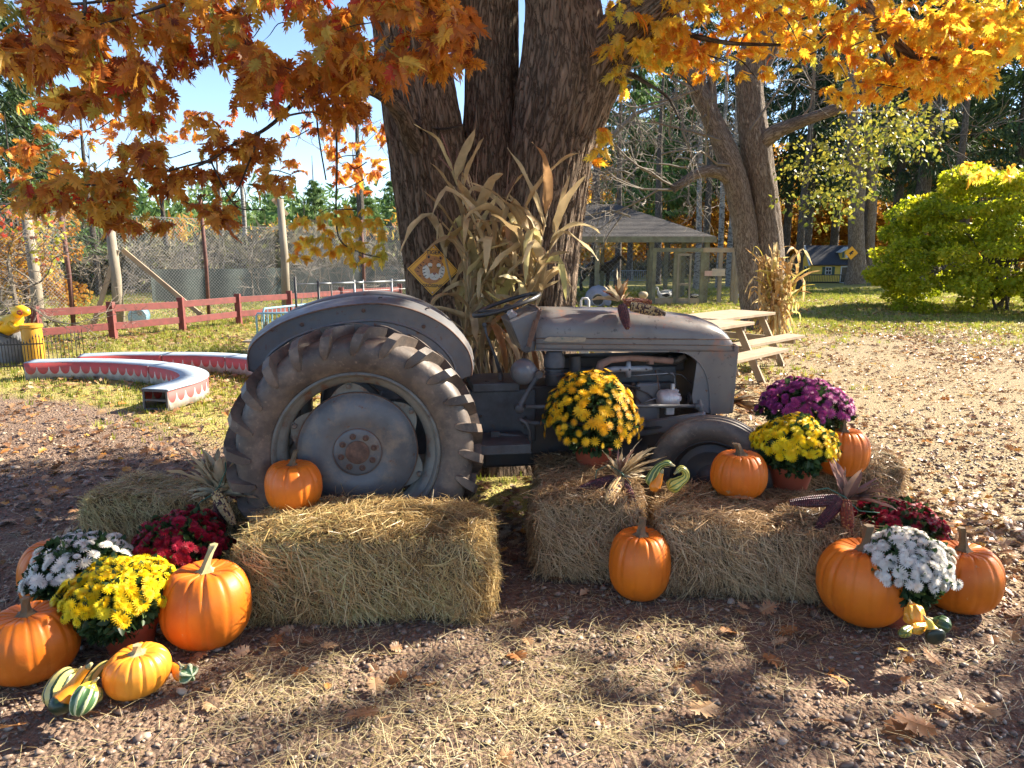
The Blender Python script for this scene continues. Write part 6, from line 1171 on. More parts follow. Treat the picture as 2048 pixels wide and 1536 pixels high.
# ---- galvanised panels
q = thing('gate_panels', 'row of galvanised wire gate panels above the rear fender', 'fence', (*W(590, 600, 12.6).xy, 0)); o = Vector(q.location)
GP = [W(u, 560, y).xy.to_3d()-o for u, y in ((590, 12.6), (636, 12.8), (662, 12.9), (708, 13.2), (726, 13.3), (783, 13.8), (812, 14.1))]
for i, p in enumerate(GP): b = MB(); b.tube([p, p+Vector((0, 0, 1.12 if i else 1.2))], .022 if i in (0, 1, 3, 5) else .014, 8); b.build('post', m_galv if i in (3, 4, 5) else m_iron, q, smooth=True)
for i in range(len(GP)-1):
    b = MB(); b.tube([GP[i]+Vector((0, 0, 1.07)), GP[i+1]+Vector((0, 0, 1.07))], .020 if i > 0 else .012, 8); b.build('top_rail', m_galv, q, smooth=True)
b = MB(); 
for i in range(len(GP)-1):
    a, c = GP[i], GP[i+1]; k = int((c-a).length/.06)
    for j in range(1, k): p = a.lerp(c, j/k); b.tube([p+Vector((0, 0, .15)), p+Vector((0, 0, 1.07))], .0028, 3)
    for z in np.arange(.2, 1.0, .12): b.tube([a+Vector((0, 0, z)), c+Vector((0, 0, z))], .0028, 3)
b.build('wire_mesh', m_wire, q, kind='stuff')
# ---- iron garden fence, rock and yellow figure at far left
q = thing('iron_fence', 'low black iron garden fence with spear tips at the left edge', 'fence', (*G(92, 738).xy, 0)); o = Vector(q.location)
A_, B_ = G(92, 738)-o, G(-70, 745)-o
for z in (.06, .36): b = MB(); b.bar(A_+Vector((0, 0, z)), B_+Vector((0, 0, z)), .012, .018); b.build('rail', m_iron, q)
for k in range(26): p = A_.lerp(B_, k/25); h = .44+.05*math.sin(k*.9); b = MB(); b.tube([p, p+Vector((0, 0, h-.03)), p+Vector((0, 0, h-.025)), p+Vector((0, 0, h+.02))], [.006, .006, .012, .001], 5); b.build('picket', m_iron, q)
A2 = G(92, 738)-o; B2 = A2+Vector((-.1, 1.2, 0))
for k in range(10): p = A2.lerp(B2, (k+1)/11); b = MB(); b.tube([p, p+Vector((0, 0, .42)), p+Vector((0, 0, .46))], [.006, .006, .001], 5); b.build('picket', m_iron, q)
q = thing('rock', 'grey boulder pedestal under the yellow figure', 'rock', (W(25, 700, 10.6).x, 10.6, 0)); v, f = ico(); me = npmesh('stone', v*np.array([.36, .28, .50])*(1+.12*rng.normal(size=(12, 1)))+[0, 0, .12], f); o2 = obj('stone', me, q, pm('grey_rock', (.22, .22, .23), (.12, .12, .12), 5, .9, bs=20, bst=.8, bd=.02)); o2.modifiers.new('s', 'SUBSURF').render_levels = 2
m_yel = pm('yellow_fibreglass', (.80, .50, .02), (.74, .40, .015), 3, .35); m_rd = pm('red_paint', (.45, .04, .03), rough=.4); m_org = pm('ochre_fibreglass', (.62, .32, .03), rough=.4)
q = thing('yellow_figure', 'glossy yellow fibreglass figure with wings and red goggles leaning over a barrel', 'statue', (W(22, 650, 10.5).x, 10.5, .52))
def sub(o_, lv=2): s_ = o_.modifiers.new('s', 'SUBSURF'); s_.levels = lv; s_.render_levels = lv; return o_
b = MB(); b.tube([(-.22, 0, -.05), (-.12, 0, .02), (.02, 0, .08), (.10, -.01, .16), (.14, -.02, .22)], [.05, .13, .145, .10, .07], 14); b.build('torso', m_yel, q, smooth=True)
b = MB(); b.tube([(.10, -.03, .21), (.14, -.04, .25), (.22, -.05, .27), (.30, -.06, .25), (.335, -.06, .235)], [.05, .095, .085, .06, .02], 14); b.build('head', m_yel, q, smooth=True)
b = MB(); b.tube([(.20, -.125, .24), (.24, -.125, .22), (.27, -.12, .245), (.25, -.125, .275), (.21, -.125, .27)], .013, 8, closed=True); b.build('goggles', m_rd, q, smooth=True)
for k in range(4): vs_, fs_ = blade((-.02, -.12, .12), (-.9, -.2, .28-.16*k), .30-.02*k, .13, .6, 0, n=8, fold=.1); o2 = obj('wing_feather', npmesh('wing_feather', np.array([tuple(v) for v in vs_]), np.array(fs_), smooth=True), q, m_yel); o2.modifiers.new('t', 'SOLIDIFY').thickness = .02
b = MB(); b.tube([(.05, -.10, .10), (.15, -.12, .03), (.24, -.10, .07)], [.045, .035, .03], 10); b.build('arm', m_yel, q, smooth=True)
b = MB(); b.tube([(-.18, -.10, -.02), (-.05, -.13, -.07), (.06, -.12, -.12)], [.02, .02, .02], 8); b.build('belt', m_iron, q, smooth=True)
b = MB(); b.lathe([(0, -.5), (.13, -.5), (.14, -.3), (.13, .02), (.15, .03), (.15, .07), (.12, .08), (0, .06)], 24, m=Matrix.Translation((.30, -.02, .0))); b.build('barrel', m_org, q, auto=True)
# ---- picnic table
def picnic(lab, x, y, rz):
    q = thing('picnic_table', lab, 'picnic table', (x, y, 0), rz, 'picnic tables behind the tractor nose')
    for k in range(5): b = MB(); b.bar((-.9, -.29+k*.145, .73), (.9+rb.uniform(-.01, .01), -.29+k*.145, .73), .135, .04); b.build('table_board', m_woodl, q, bevel=.004)
    for s in (-1, 1):
        for k in range(2): b = MB(); b.bar((-.9, s*(.62+k*.14), .43), (.9, s*(.62+k*.14), .43), .13, .04); b.build('seat_board', m_woodl, q, bevel=.004)
    for x in (-.62, .66):
        for s in (-1, 1): b = MB(); b.bar((x, s*.24, .71), (x, s*.62, 0), .09, .04, up=(1, 0, 0)); b.build('leg', m_woodl, q, bevel=.003)
        b = MB(); b.bar((x+.04, -.76, .375), (x+.04, .76, .375), .04, .09); b.build('cross_beam', m_woodl, q, bevel=.003); b = MB(); b.bar((x+.04, -.33, .68), (x+.04, .33, .68), .04, .08); b.build('top_cleat', m_woodl, q)
picnic('nearer of the two sunbleached picnic tables behind the tractor nose', 2.22, 8.85, R(46))
picnic('farther picnic table beside the orange corn stalk bundle', 3.0, 10.35, R(44))
# ---- aviary
q = thing('aviary', 'hip-roofed timber aviary with wire walls behind the hood', 'aviary', (W(1180, 600, 24.5).x, 24.5, 0)); o = Vector(q.location)
m_shing = pm('grey_shingles', (.075, .065, .06), (.04, .035, .032), 20, .9, bs=40, bst=.6, bd=.03)
xr, xl = W(1412, 500, 23).x-o.x, W(960, 500, 23).x-o.x; ze = W(1024, 474, 23).z; zp = W(1024, 412, 27).z; yn, yf = -1.6, 4.6; xc = (xr+xl)/2+.3
def roofside(a, c, d, e, rows):
    a, c, d, e = map(Vector, (a, c, d, e))
    for i in range(rows):
        f0, f1 = i/rows, (i+1)/rows; p0, p1, p2, p3 = a.lerp(e, f0), c.lerp(d, f0), c.lerp(d, f1+.01), a.lerp(e, f1+.01); up = Vector((0, 0, .018)); b = MB(); b.add([p0+up, p1+up, p2, p3, p0, p1], [(0, 1, 2, 3), (4, 5, 1, 0)]); b.build('shingle_course', m_shing, q)
rl, rr2 = (xc-.8, 1.5, zp), (xc+.8, 1.5, zp)
roofside((xl-.2, yn-.2, ze), (xr+.2, yn-.2, ze), rr2, rl, 26); roofside((xr+.2, yn-.2, ze), (xr+.2, yf, ze), rr2, rr2, 22); roofside((xl-.2, yf, ze), (xl-.2, yn-.2, ze), rl, rl, 8); roofside((xr+.2, yf, ze), (xl-.2, yf, ze), rl, rr2, 6)
b = MB(); b.bar((xl-.2, yn-.22, ze-.08), (xr+.2, yn-.22, ze-.08), .05, .18); b.build('fascia_board', m_woodg, q); b = MB(); b.bar((xr+.22, yn-.2, ze-.08), (xr+.22, yf, ze-.08), .05, .18); b.build('fascia_board', m_woodg, q)
for x, y in ((xr, yn), (xr-1.72, yn), (xr-3.4, yn), (xl, yn), (xr, yf-.2), (xr, 1.5), (xr-2.5, yf-.2), (xl+1, yf-.2)): b = MB(); b.bar((x, y, 0), (x, y, ze), .14, .14); b.build('post', m_woodg, q)
vs, fs = [], []
wirep(Vector((xl, yn, 0)), Vector((xr, yn, 0)), ze-.1, .16, .0045); wirep(Vector((xr, yn, 0)), Vector((xr, yf, 0)), ze-.1, .2, .004); obj('wire_mesh', npmesh('wire_mesh', np.array([tuple(v) for v in vs]), np.array(fs)), q, m_wire, kind='stuff')
q = thing('aviary_porch', 'low timber entrance frame with a wire door in front of the aviary', 'pen', (W(1390, 600, 22.3).x, 22.3, 0)); o = Vector(q.location)
X_ = lambda u, y=22.3: (u-1024)/1447*y-o.x; zt = W(1024, 500, 22.3).z
for u, y in ((1304, 0), (1346, 0), (1353, .02), (1399, 0), (1440, .3), (1468, 0), (1308, 1.2), (1480, 1.0)): b = MB(); b.bar((X_(u), y, 0), (X_(u), y, zt), .11, .11); b.build('post', m_woodg if u < 1430 else m_wood, q)
b = MB(); b.bar((X_(1300), -.07, zt), (X_(1402), -.07, zt), .04, .12); b.build('beam', m_woodg, q); b = MB(); b.bar((X_(1398), -.09, zt), (X_(1484), -.09, zt), .04, .14); b.build('beam', m_woodl, q)
dr = MB(); dx0, dx1 = X_(1351), X_(1375)
for x in (dx0, dx1): dr.bar((x, -.03, .05), (x, -.03, zt-.12), .07, .05)
for z in (.08, .62, zt-.14): dr.bar((dx0, -.03, z), (dx1, -.03, z), .05, .07)
dr.build('door_frame', m_wood, q); b = MB(); b.bar((X_(1304), -.02, .1), (X_(1400), -.02, .1), .04, .2); b.build('sill_board', m_woodl, q)
vs, fs = [], []; wirep(Vector((X_(1304), 0, 0)), Vector((X_(1468), 0, 0)), zt, .14, .004); obj('wire_mesh', npmesh('wire_mesh', np.array([tuple(v) for v in vs]), np.array(fs)), q, m_wire, kind='stuff')
m_sg = pm('faded_notice', (.50, .40, .28), (.34, .30, .26), 8, .6); m_pinkn = pm('pink_notice', (.55, .36, .30), (.45, .28, .24), 20, .6)
b = MB(); b.box((X_(1428), -.18, W(1024, 545, 22).z), (.40, .02, .22)); b.build('notice_board', m_sg, q); b = MB(); b.box((X_(1408), -.20, W(1024, 547, 22).z), (.22, .02, .15)); b.build('notice_board', m_pinkn, q)
# ---- playhouse
m_yc = pm('yellow_clapboard', (.66, .45, .07), (.56, .37, .05), 5, .7); m_rf = pm('dark_roof', (.035, .037, .045), (.05, .05, .06), 12, .8); m_wt = pm('white_trim', (.62, .62, .60), rough=.6); m_gs = pm('green_shutter', (.04, .09, .06), rough=.6); m_gl = pm('dark_glass', (.02, .025, .03), rough=.15)
q = thing('playhouse', 'small yellow clapboard playhouse with a dark roof and a dormer', 'playhouse', (W(1664, 560, 38).x, 38, 0), R(-6)); hw, hd, hz = 1.32, .95, .98
for (y, s) in ((-hd, 1), (hd, -1)):
    for k in range(8): z = .06+k*hz/8; b = MB(); b.box((0, y-s*.006*(1-k % 1), z+.055), (2*hw, .03, hz/8+.008), rot=(R(-4*s), 0, 0)); b.build('clapboard', m_yc, q)
for x in (-hw, hw):
    for k in range(14):
        z = .06+k*hz/8; w_ = hd if z < hz else max(.05, hd*(1-(z-hz)/.85)); b = MB(); b.box((x, 0, z+.055), (.03, 2*w_-.04, hz/8+.008)); b.build('clapboard', m_yc, q)
for s in (-1, 1):
    b = MB(); b.add([(-hw-.15, s*(hd+.16), hz-.10), (hw+.15, s*(hd+.16), hz-.10), (hw+.15, 0, hz+.86), (-hw-.15, 0, hz+.86)], [(0, 1, 2, 3)]); r_ = b.build('roof', m_rf, q); r_.modifiers.new('t', 'SOLIDIFY').thickness = .06
    b = MB(); b.bar((-hw-.17, s*(hd+.18), hz-.10), (-hw-.17, 0, hz+.90), .05, .09, up=(1, 0, 0)); b.build('barge_board', m_wt, q)
def win(x, z, w, h, y=-hd-.03, sh=True):
    b = MB(); b.box((x, y, z), (w, .03, h)); f_ = b.build('window', m_wt, q)
    for a in (-1, 1):
        for c in (-1, 1): b = MB(); b.box((x+a*w*.22, y-.018, z+c*h*.22), (w*.36, .012, h*.36)); b.build('pane', m_gl, f_)
    if sh:
        for a in (-1, 1): b = MB(); b.box((x+a*(w/2+.09), y, z), (.13, .03, h)); b.build('shutter', m_gs, q)
win(-.52, .62, .30, .40); win(1.0, .70, .34, .34)
b = MB(); b.box((.28, -hd-.03, .44), (.42, .04, .86)); d_ = b.build('door', m_wt, q); b = MB(); b.box((.26, -hd-.055, .43), (.28, .012, .74)); b.build('pane', m_gl, d_)
b = MB(); b.box((-hw-.03, 0, .62), (.03, .34, .40)); f_ = b.build('window', m_wt, q); b = MB(); b.box((-hw-.05, 0, .62), (.012, .24, .30)); b.build('pane', m_gl, f_)
for s in (-1, 1): b = MB(); b.box((-hw-.03, s*.27, .62), (.03, .13, .40)); b.build('shutter', m_gs, q)
b = MB(); b.box((.36, -.78, hz+.42), (.62, .5, .40)); dm = b.build('dormer', m_yc, q)
for s in (-1, 1): b = MB(); b.add([(.36, -1.12, hz+.80), (.36, -.2, hz+.80), (.36+s*.42, -.2, hz+.56), (.36+s*.42, -1.12, hz+.56)], [(0, 1, 2, 3)]); r_ = b.build('dormer_roof', m_wt, dm); r_.modifiers.new('t', 'SOLIDIFY').thickness = .035
b = MB(); b.prism([(.08, hz+.60), (.64, hz+.60), (.36, hz+.78)], (-1.04, -1.03)); b.build('gable', m_yc, dm)
b = MB(); b.box((.36, -1.045, hz+.44), (.26, .03, .30)); f_ = b.build('dormer_window', m_wt, dm); 
for s in (-1, 1): b = MB(); b.box((.36+s*.24, -1.045, hz+.44), (.10, .03, .30)); b.build('shutter', m_gs, dm)
q = thing('road_sign', 'small yellow diamond sign with a black symbol on the grey trunk by the playhouse', 'sign', W(1703, 506, 28.6)); b = MB(); b.prism(dia(.26), (0, .02)); b.build('sign_plate', m_sy, q)
b = MB(); b.prism([(-.10, -.02), (-.02, .06), (.05, .10), (.09, .03), (.03, .02), (.06, -.05), (.0, -.03), (-.03, -.10), (-.06, -.04)], (-.006, -.001)); b.build('symbol', m_sb, q)
# ---- far metal fences
for (lab, u0, u1, Y0, Y1, h, nb, mm) in (('grey metal panel fence right of the playhouse', 1738, 1800, 34, 33, .85, 26, m_galv), ('low wire fence in front of the playhouse', 1600, 1700, 36, 36, .45, 30, m_iron), ('pale fence line deep behind the aviary', 1195, 1310, 38, 38, .6, 30, m_galv)):
    a, c = W(u0, 540, Y0), W(u1, 540, Y1); q = thing('metal_fence', lab, 'fence', (a.x, a.y, 0)); barrier(q, Vector((0, 0, 0)), Vector((c.x-a.x, c.y-a.y, 0)), 0, h, mm, nb, .025, .012)
a = W(1170, 600, 9.2); q = thing('white_post', 'short white metal frame by the right side of the oak trunk', 'post', (a.x, 9.2, 0)); b = MB(); b.tube([(-.05, 0, 0), (-.05, 0, 1.02), (-.03, 0, 1.05), (.03, 0, 1.05), (.05, 0, 1.02), (.05, 0, 0)], .014, 8); b.build('frame', m_wt, q, smooth=True); b = MB(); b.box((0, 0, .6), (.10, .01, .7)); b.build('panel', m_wt, q)
# ---- hutch arch, birds, statue, horse
m_gry = pm('grey_plastic', (.28, .28, .32), (.2, .2, .23), 6, .6)
a = W(1196, 590, 22); q = thing('pet_igloo', 'grey dome-shaped animal shelter standing inside the pen', 'animal shelter', (a.x, 22, 0)); b = MB(); b.lathe([(.40, 0), (.41, .2), (.34, .42), (.20, .56), (0, .62)], 24); b.build('dome', m_gry, q, smooth=True); b = MB(); b.lathe([(.20, 0), (.20, -.16), (.16, -.16), (.16, -.05)], 20, 'Y', m=Matrix.Translation((-.05, -.30, .20))); b.build('door_tunnel', m_gry, q, smooth=True); b = MB(); b.lathe([(.16, 0), (0, 0)], 20, 'Y', m=Matrix.Translation((-.05, -.42, .20))); b.build('doorway_shade_disc', m_iron, q)  # black disc across the tunnel stands in for the shade inside the dome
m_fw = pm('white_feather', (.62, .62, .60), rough=.8); m_fb = pm('black_feather', (.03, .03, .03), rough=.7)
def bird(lab, u, v, Y_, s, flip=1, mat=None, black=False):
    a = G(u, v); a = W(u, v, Y_); q = thing('bird', lab, 'bird', (a.x, Y_, 0)); q.scale = (s*flip, s, s)
    b = MB(); b.tube([(-.26, 0, .30), (-.20, 0, .25), (-.08, 0, .22), (.08, 0, .23), (.14, 0, .30), (.17, 0, .40), (.18, 0, .47), (.21, 0, .49), (.27, 0, .475)], [.01, .05, .105, .10, .06, .032, .034, .035, .008], 12); b.build('body', mat or m_fw, q, smooth=True)
    b = MB(); b.tube([(-.22, -.07, .27), (-.08, -.10, .26), (.06, -.08, .26)], [.012, .06, .02], 10); b.build('wing', m_fb if black else m_fw, q, smooth=True)
    for y in (-.04, .04): b = MB(); b.tube([(0, y, .16), (.01, y, .02), (.06, y, .01)], .010, 5); b.build('leg', m_org, q)
bird('white goose with dark wing beside the aviary door', 1326, 597, 22.9, 1.0, -1, None, True); bird('white goose standing close to the aviary door post', 1335, 592, 23.2, 1.25, 1); bird('dark duck with white face further right in the aviary', 1385, 590, 23.4, .85, -1, m_fb)
bird('small white bird outside the right end of the wire porch', 1478, 590, 24, .7, 1)
a = W(1286, 600, 21); q = thing('garden_ornament', 'small cream stone ornament on the grass behind the hood', 'ornament', (a.x, 21, 0)); b = MB(); b.lathe([(.0, 0), (.16, 0), (.15, .06), (.07, .10), (.06, .25), (.13, .34), (.14, .40), (.10, .46), (0, .48)], 20); b.build('body', m_woodl, q, smooth=True)
def skin_body(name, joints, edges, mat, parent, lv=2):
    me = bpy.data.meshes.new(name); me.from_pydata([j[:3] for j in joints], edges, []); o_ = obj(name, me, parent, mat); sk_ = o_.modifiers.new('skin', 'SKIN'); sk_.use_smooth_shade = True
    for i, j in enumerate(joints): me.skin_vertices[0].data[i].radius = (j[3], j[3]*(j[4] if len(j) > 4 else 1))
    me.skin_vertices[0].data[0].use_root = True; s_ = o_.modifiers.new('s', 'SUBSURF'); s_.levels = lv; s_.render_levels = lv; return o_
m_hr = pm('dark_horse_coat', (.028, .020, .016), (.045, .03, .024), 6, .6)
a = W(1205, 560, 27); q = thing('horse', 'dark brown horse standing beyond the aviary wire', 'horse', (a.x, 29, 0)); q.scale = (.82, .82, .82)
J = [(0, 0, 1.15, .27), (.35, 0, 1.16, .27), (-.40, 0, 1.20, .26), (-.62, 0, 1.22, .22), (.60, 0, 1.22, .23), (.85, 0, 1.42, .15), (1.05, 0, 1.62, .11), (1.15, 0, 1.68, .10), (1.28, 0, 1.55, .075), (1.40, 0, 1.40, .055),
     (.58, .13, .95, .11), (.60, .13, .62, .065), (.58, .13, .32, .042), (.60, .13, .05, .05), (.56, -.13, .95, .11), (.50, -.13, .62, .065), (.47, -.13, .32, .042), (.50, -.13, .05, .05),
     (-.62, .13, .95, .14), (-.55, .13, .72, .09), (-.72, .13, .50, .055), (-.68, .13, .25, .042), (-.65, .13, .05, .05), (-.66, -.13, .95, .14), (-.62, -.13, .72, .09), (-.80, -.13, .50, .055), (-.78, -.13, .25, .042), (-.76, -.13, .05, .05)]
Eg = [(0, 1), (0, 2), (2, 3), (1, 4), (4, 5), (5, 6), (6, 7), (7, 8), (8, 9), (4, 10), (10, 11), (11, 12), (12, 13), (4, 14), (14, 15), (15, 16), (16, 17), (3, 18), (18, 19), (19, 20), (20, 21), (21, 22), (3, 23), (23, 24), (24, 25), (25, 26), (26, 27)]
skin_body('body', J, Eg, m_hr, q); b = MB(); b.tube([(-.80, 0, 1.28), (-.92, 0, 1.10), (-.95, 0, .75), (-.93, 0, .5)], [.03, .06, .07, .02], 8); b.build('tail', m_iron, q, smooth=True)
for y in (-.05, .05): b = MB(); b.tube([(1.12, y, 1.75), (1.13, y, 1.86)], [.03, .005], 6); b.build('ear', m_hr, q)
b = MB(); b.tube([(.62, 0, 1.46), (.85, 0, 1.60), (1.05, 0, 1.74), (1.14, 0, 1.78)], [.03, .045, .04, .02], 6); b.build('mane', m_iron, q, smooth=True)
# ================================================================ TREES
m_con = leafmat('conifer_needles', [(0, (.015, .035, .014)), (.5, (.04, .075, .025)), (.85, (.09, .13, .04)), (1, (.17, .20, .05))], rough=.6, trans=.25, nscale=3)
m_pine = leafmat('pine_needles', [(0, (.05, .11, .035)), (.5, (.12, .22, .06)), (1, (.24, .34, .09))], rough=.6, trans=.35, nscale=3)
m_aut = leafmat('autumn_far_leaves', [(0, (.30, .12, .02)), (.4, (.55, .26, .04)), (.75, (.66, .42, .06)), (1, (.45, .42, .08))], rough=.6, trans=.5, nscale=3)
m_brush = leafmat('dry_brush', [(0, (.08, .08, .05)), (.5, (.16, .14, .09)), (.8, (.24, .20, .11)), (1, (.24, .26, .09))], rough=.8, trans=.25, nscale=3)
m_bush = leafmat('yellow_green_leaf', [(0, (.20, .27, .02)), (.4, (.40, .46, .03)), (.75, (.60, .58, .04)), (1, (.70, .58, .05))], rough=.45, trans=.58, nscale=6, tint=(1.1, 1.1, .6))
m_yg = leafmat('yellowing_leaf', [(0, (.14, .20, .03)), (.5, (.34, .34, .05)), (1, (.58, .48, .06))], rough=.5, trans=.4, nscale=6)
m_twig = pm('pale_twigs', (.19, .16, .125), (.12, .10, .08), 5, .9); m_birch = pm('birch_bark', (.27, .25, .22), (.08, .07, .06), 7, .8, sc=(1, 1, 3), lo=.5, hi=.58)
TRI = (np.array([(-.5, 0, 0), (.5, 0, 0), (0, 1, -.15)]), np.array([(0, 1, 2)]))
QD = (np.array([(0, 0, 0), (.42, .45, .06), (0, 1, -.1), (-.42, .45, .06)]), np.array([(0, 1, 2, 3)]))
def conifer_mesh(seed, H, Rr, n=9000, base=.12, droop=.35, leaf=.32):
    rg = np.random.default_rng(seed); nb = 150; f = rg.random(nb)**.85; z = H*(base+(1-base)*f); a = rg.uniform(0, 6.28, nb); L = Rr*(1-f)**.75*rg.uniform(.6, 1.15, nb)+.15
    k = rg.integers(0, nb, n); w = L[k]/L.max(); keep = rg.random(n) < w+.25; k = k[keep]; n = len(k); t = rg.random(n)**.7
    r = L[k]*t; P = np.stack([np.cos(a[k])*r, np.sin(a[k])*r, z[k]-droop*r*t+.10*r], -1)+rg.normal(0, .10, (n, 3))*np.array([1, 1, .6]); lat = rg.normal(0, .16, n)*(r+.2); P[:, 0] += -np.sin(a[k])*lat; P[:, 1] += np.cos(a[k])*lat
    d = np.stack([np.cos(a[k]), np.sin(a[k]), -.55*np.ones(n)], -1)+rg.normal(0, .45, (n, 3)); d[:, 2] -= rg.random(n)*.7
    s = leaf*rg.uniform(.5, 1.2, n); Mx = basis(d, rdir(n, .6))*np.stack([s*.30, s, s], -1)[:, None, :]
    rnd = np.clip(rg.normal(.45, .2, n)+.25*(t-.5), 0, 1); return scatter('crown', TRI, P, Mx, rnd)
def crown_mesh(seed, clumps, n, leaf, T=QD):
    rg = np.random.default_rng(seed); P, r = [], []; vol = np.array([c[1][0]*c[1][2] for c in clumps]); k = rg.choice(len(clumps), n, p=vol/vol.sum())
    C = np.array([c[0] for c in clumps])[k]; Rd = np.array([c[1] for c in clumps])[k]; q = norm(rg.normal(size=(n, 3)))*np.cbrt(rg.uniform(.25, 1, n))[:, None]; P = C+q*Rd; cr = rg.random(len(clumps))[k]*.5
    rnd = np.clip(cr+rg.normal(.25, .18, n), 0, 1); s = leaf*rg.uniform(.6, 1.3, n); return scatter('crown', T, P, basis(norm(q+rg.normal(0, .7, (n, 3))+[0, 0, -.4]), norm(rdir(n, .9)))*s[:, None, None], rnd)
def branchy(seed, L0, r0, depth=4, spread=.55, up=.12, nchild=(3, 4), start=(0, 0, 0), d0=(0, 0, 1), curl=.25, minr=.006, shrink=.66):
    """recursive bare branches as one list of polylines"""
    rg = random.Random(seed); out = []
    def rec(p, d, L, r, k):
        pts_ = [Vector(p)]; n = 5; d = Vector(d).normalized()
        for i in range(n): d = (d+Vector([rg.gauss(0, curl*.4) for _ in range(3)])+Vector((0, 0, up*.3))).normalized(); pts_.append(pts_[-1]+d*L/n)
        out.append((pts_, [max(minr*.4, r*(1-.55*i/n)) for i in range(n+1)], 6 if r > .05 else (4 if r > .015 else 3)))
        if k <= 0: return
        for c in range(rg.randint(*nchild)):
            f = rg.uniform(.35, 1.0); i = min(n-1, int(f*n)); q = pts_[i].lerp(pts_[i+1], f*n-i if i < n else 1); dd_ = (d+Vector([rg.gauss(0, spread) for _ in range(3)])).normalized(); rec(q, dd_, L*shrink*rg.uniform(.7, 1.2), max(minr, r*.5), k-1)
    rec(start, d0, L0, r0, depth); return out
def branch_obj(name, polys, mat, parent, kind='stuff'):
    b = MB()
    for p, r, n in polys: b.tube(p, r, n, cap=False)
    me = bpy.data.meshes.new(name); me.from_pydata(b.v, [], b.f); return obj(name, me, parent, mat, kind=kind)
# ---- forked tree on the right
q = thing('forked_tree', 'forked rough-barked tree behind the picnic table with a broken side limb', 'tree')
YF = 15.5
P_ = lambda L: PW([(u, v, w, y) for u, v, w, y in L])
parts = [stem(P_([(1536, 668, 92, YF), (1536, 600, 70, YF), (1537, 500, 62, YF), (1528, 400, 58, YF), (1512, 300, 60, YF), (1500, 200, 54, YF), (1500, 130, 56, YF), (1530, 60, 52, YF), (1570, -30, 48, YF), (1610, -160, 40, YF)]), 90, 60, .02, 31, lob=.06),
  stem(P_([(1512, 668, 60, YF-.1), (1505, 600, 52, YF-.1), (1495, 500, 50, YF-.1), (1480, 400, 50, YF-.15), (1455, 310, 46, YF-.2), (1425, 240, 40, YF-.2), (1395, 175, 38, YF-.2), (1370, 100, 34, YF-.2), (1340, 0, 30, YF-.2), (1320, -100, 24, YF)]), 90, 50, .02, 32, lob=.06)]
stem_obj('trunk', parts, M['bark2'], q)
for i, L in enumerate(([(1520, 290, 34, YF-.1), (1545, 268, 32, YF-.3), (1590, 248, 26, YF-.5), (1640, 230, 22, YF-.8), (1668, 220, 24, YF-.9), (1676, 224, 18, YF-.9)], [(1470, 372, 26, YF-.2), (1440, 345, 26, YF-.3), (1400, 345, 22, YF-.5), (1365, 365, 18, YF-.6), (1345, 378, 18, YF-.6)], [(1425, 230, 22, YF-.2), (1424, 190, 20, YF-.2), (1422, 140, 16, YF-.2)], [(1500, 190, 30, YF), (1545, 100, 26, YF), (1600, 20, 22, YF), (1650, -60, 16, YF)])):
    stem_obj('limb', stem(P_(L), 40, 30, .014, 40+i, lob=.08), M['bark2'], q)
pl = []
for i, (u, v, d) in enumerate([(1345, 378, (-1, 0, .0)), (1350, 374, (-.8, -.2, .4)), (1400, 345, (-.6, 0, .7)), (1390, 180, (-.8, 0, .3)), (1370, 120, (-.8, 0, .2)), (1440, 280, (-.9, 0, .2)), (1660, 226, (.8, -.1, .6)), (1670, 226, (.9, 0, -.1)), (1600, 240, (.5, 0, .8)), (1460, 330, (-.9, -.2, -.1)), (1500, 260, (.4, 0, .9)), (1345, 380, (-.7, -.2, -.5)), (1420, 150, (.2, 0, 1)), (1395, 180, (-.9, -.2, -.1))]):
    pl += branchy(60+i, 1.5, .028, 3, .55, .03, (3, 4), W(u, v, YF-.4), d, .5, .006, .72)
branch_obj('twigs', pl, m_twig, q)
cl = [((*W(u, v, YF-.8),), (rw, rw, rw*.7), 1) for u, v, rw in ((1620, 320, .6), (1680, 300, .5), (1660, 360, .5), (1720, 340, .5), (1650, 400, .4), (1760, 250, .6), (1800, 240, .6), (1700, 240, .4), (1850, 300, .4), (1590, 340, .4), (1570, 400, .3), (1690, 400, .35))]
obj('crown', crown_mesh(5, cl, 900, .08), q, m_yg, kind='stuff')
# ---- bare bush left of it (between oak and forked tree)
q = thing('bare_tree', 'leafless pale twiggy tree hanging over the aviary roof', 'tree', (W(1330, 600, 19).x, 19, 0)); pl = []
for i in range(13): pl += branchy(90+i, 1.4, .03, 4, .6, .02, (3, 3), (rb.uniform(-1.3, .8), rb.uniform(-.6, .6), rb.uniform(2.2, 5.2)), (rb.uniform(-1, .4), rb.uniform(-.4, .4), rb.uniform(-.4, .6)), .6, .0065, .74)
pl.append(([Vector((-2.9, 0, 0)), Vector((-2.8, 0, 2)), Vector((-2.2, 0, 3.8)), Vector((-.9, 0, 5.0)), Vector((.3, 0, 5.4))], [.12, .10, .08, .05, .02], 8)); branch_obj('twigs', pl, m_twig, q)
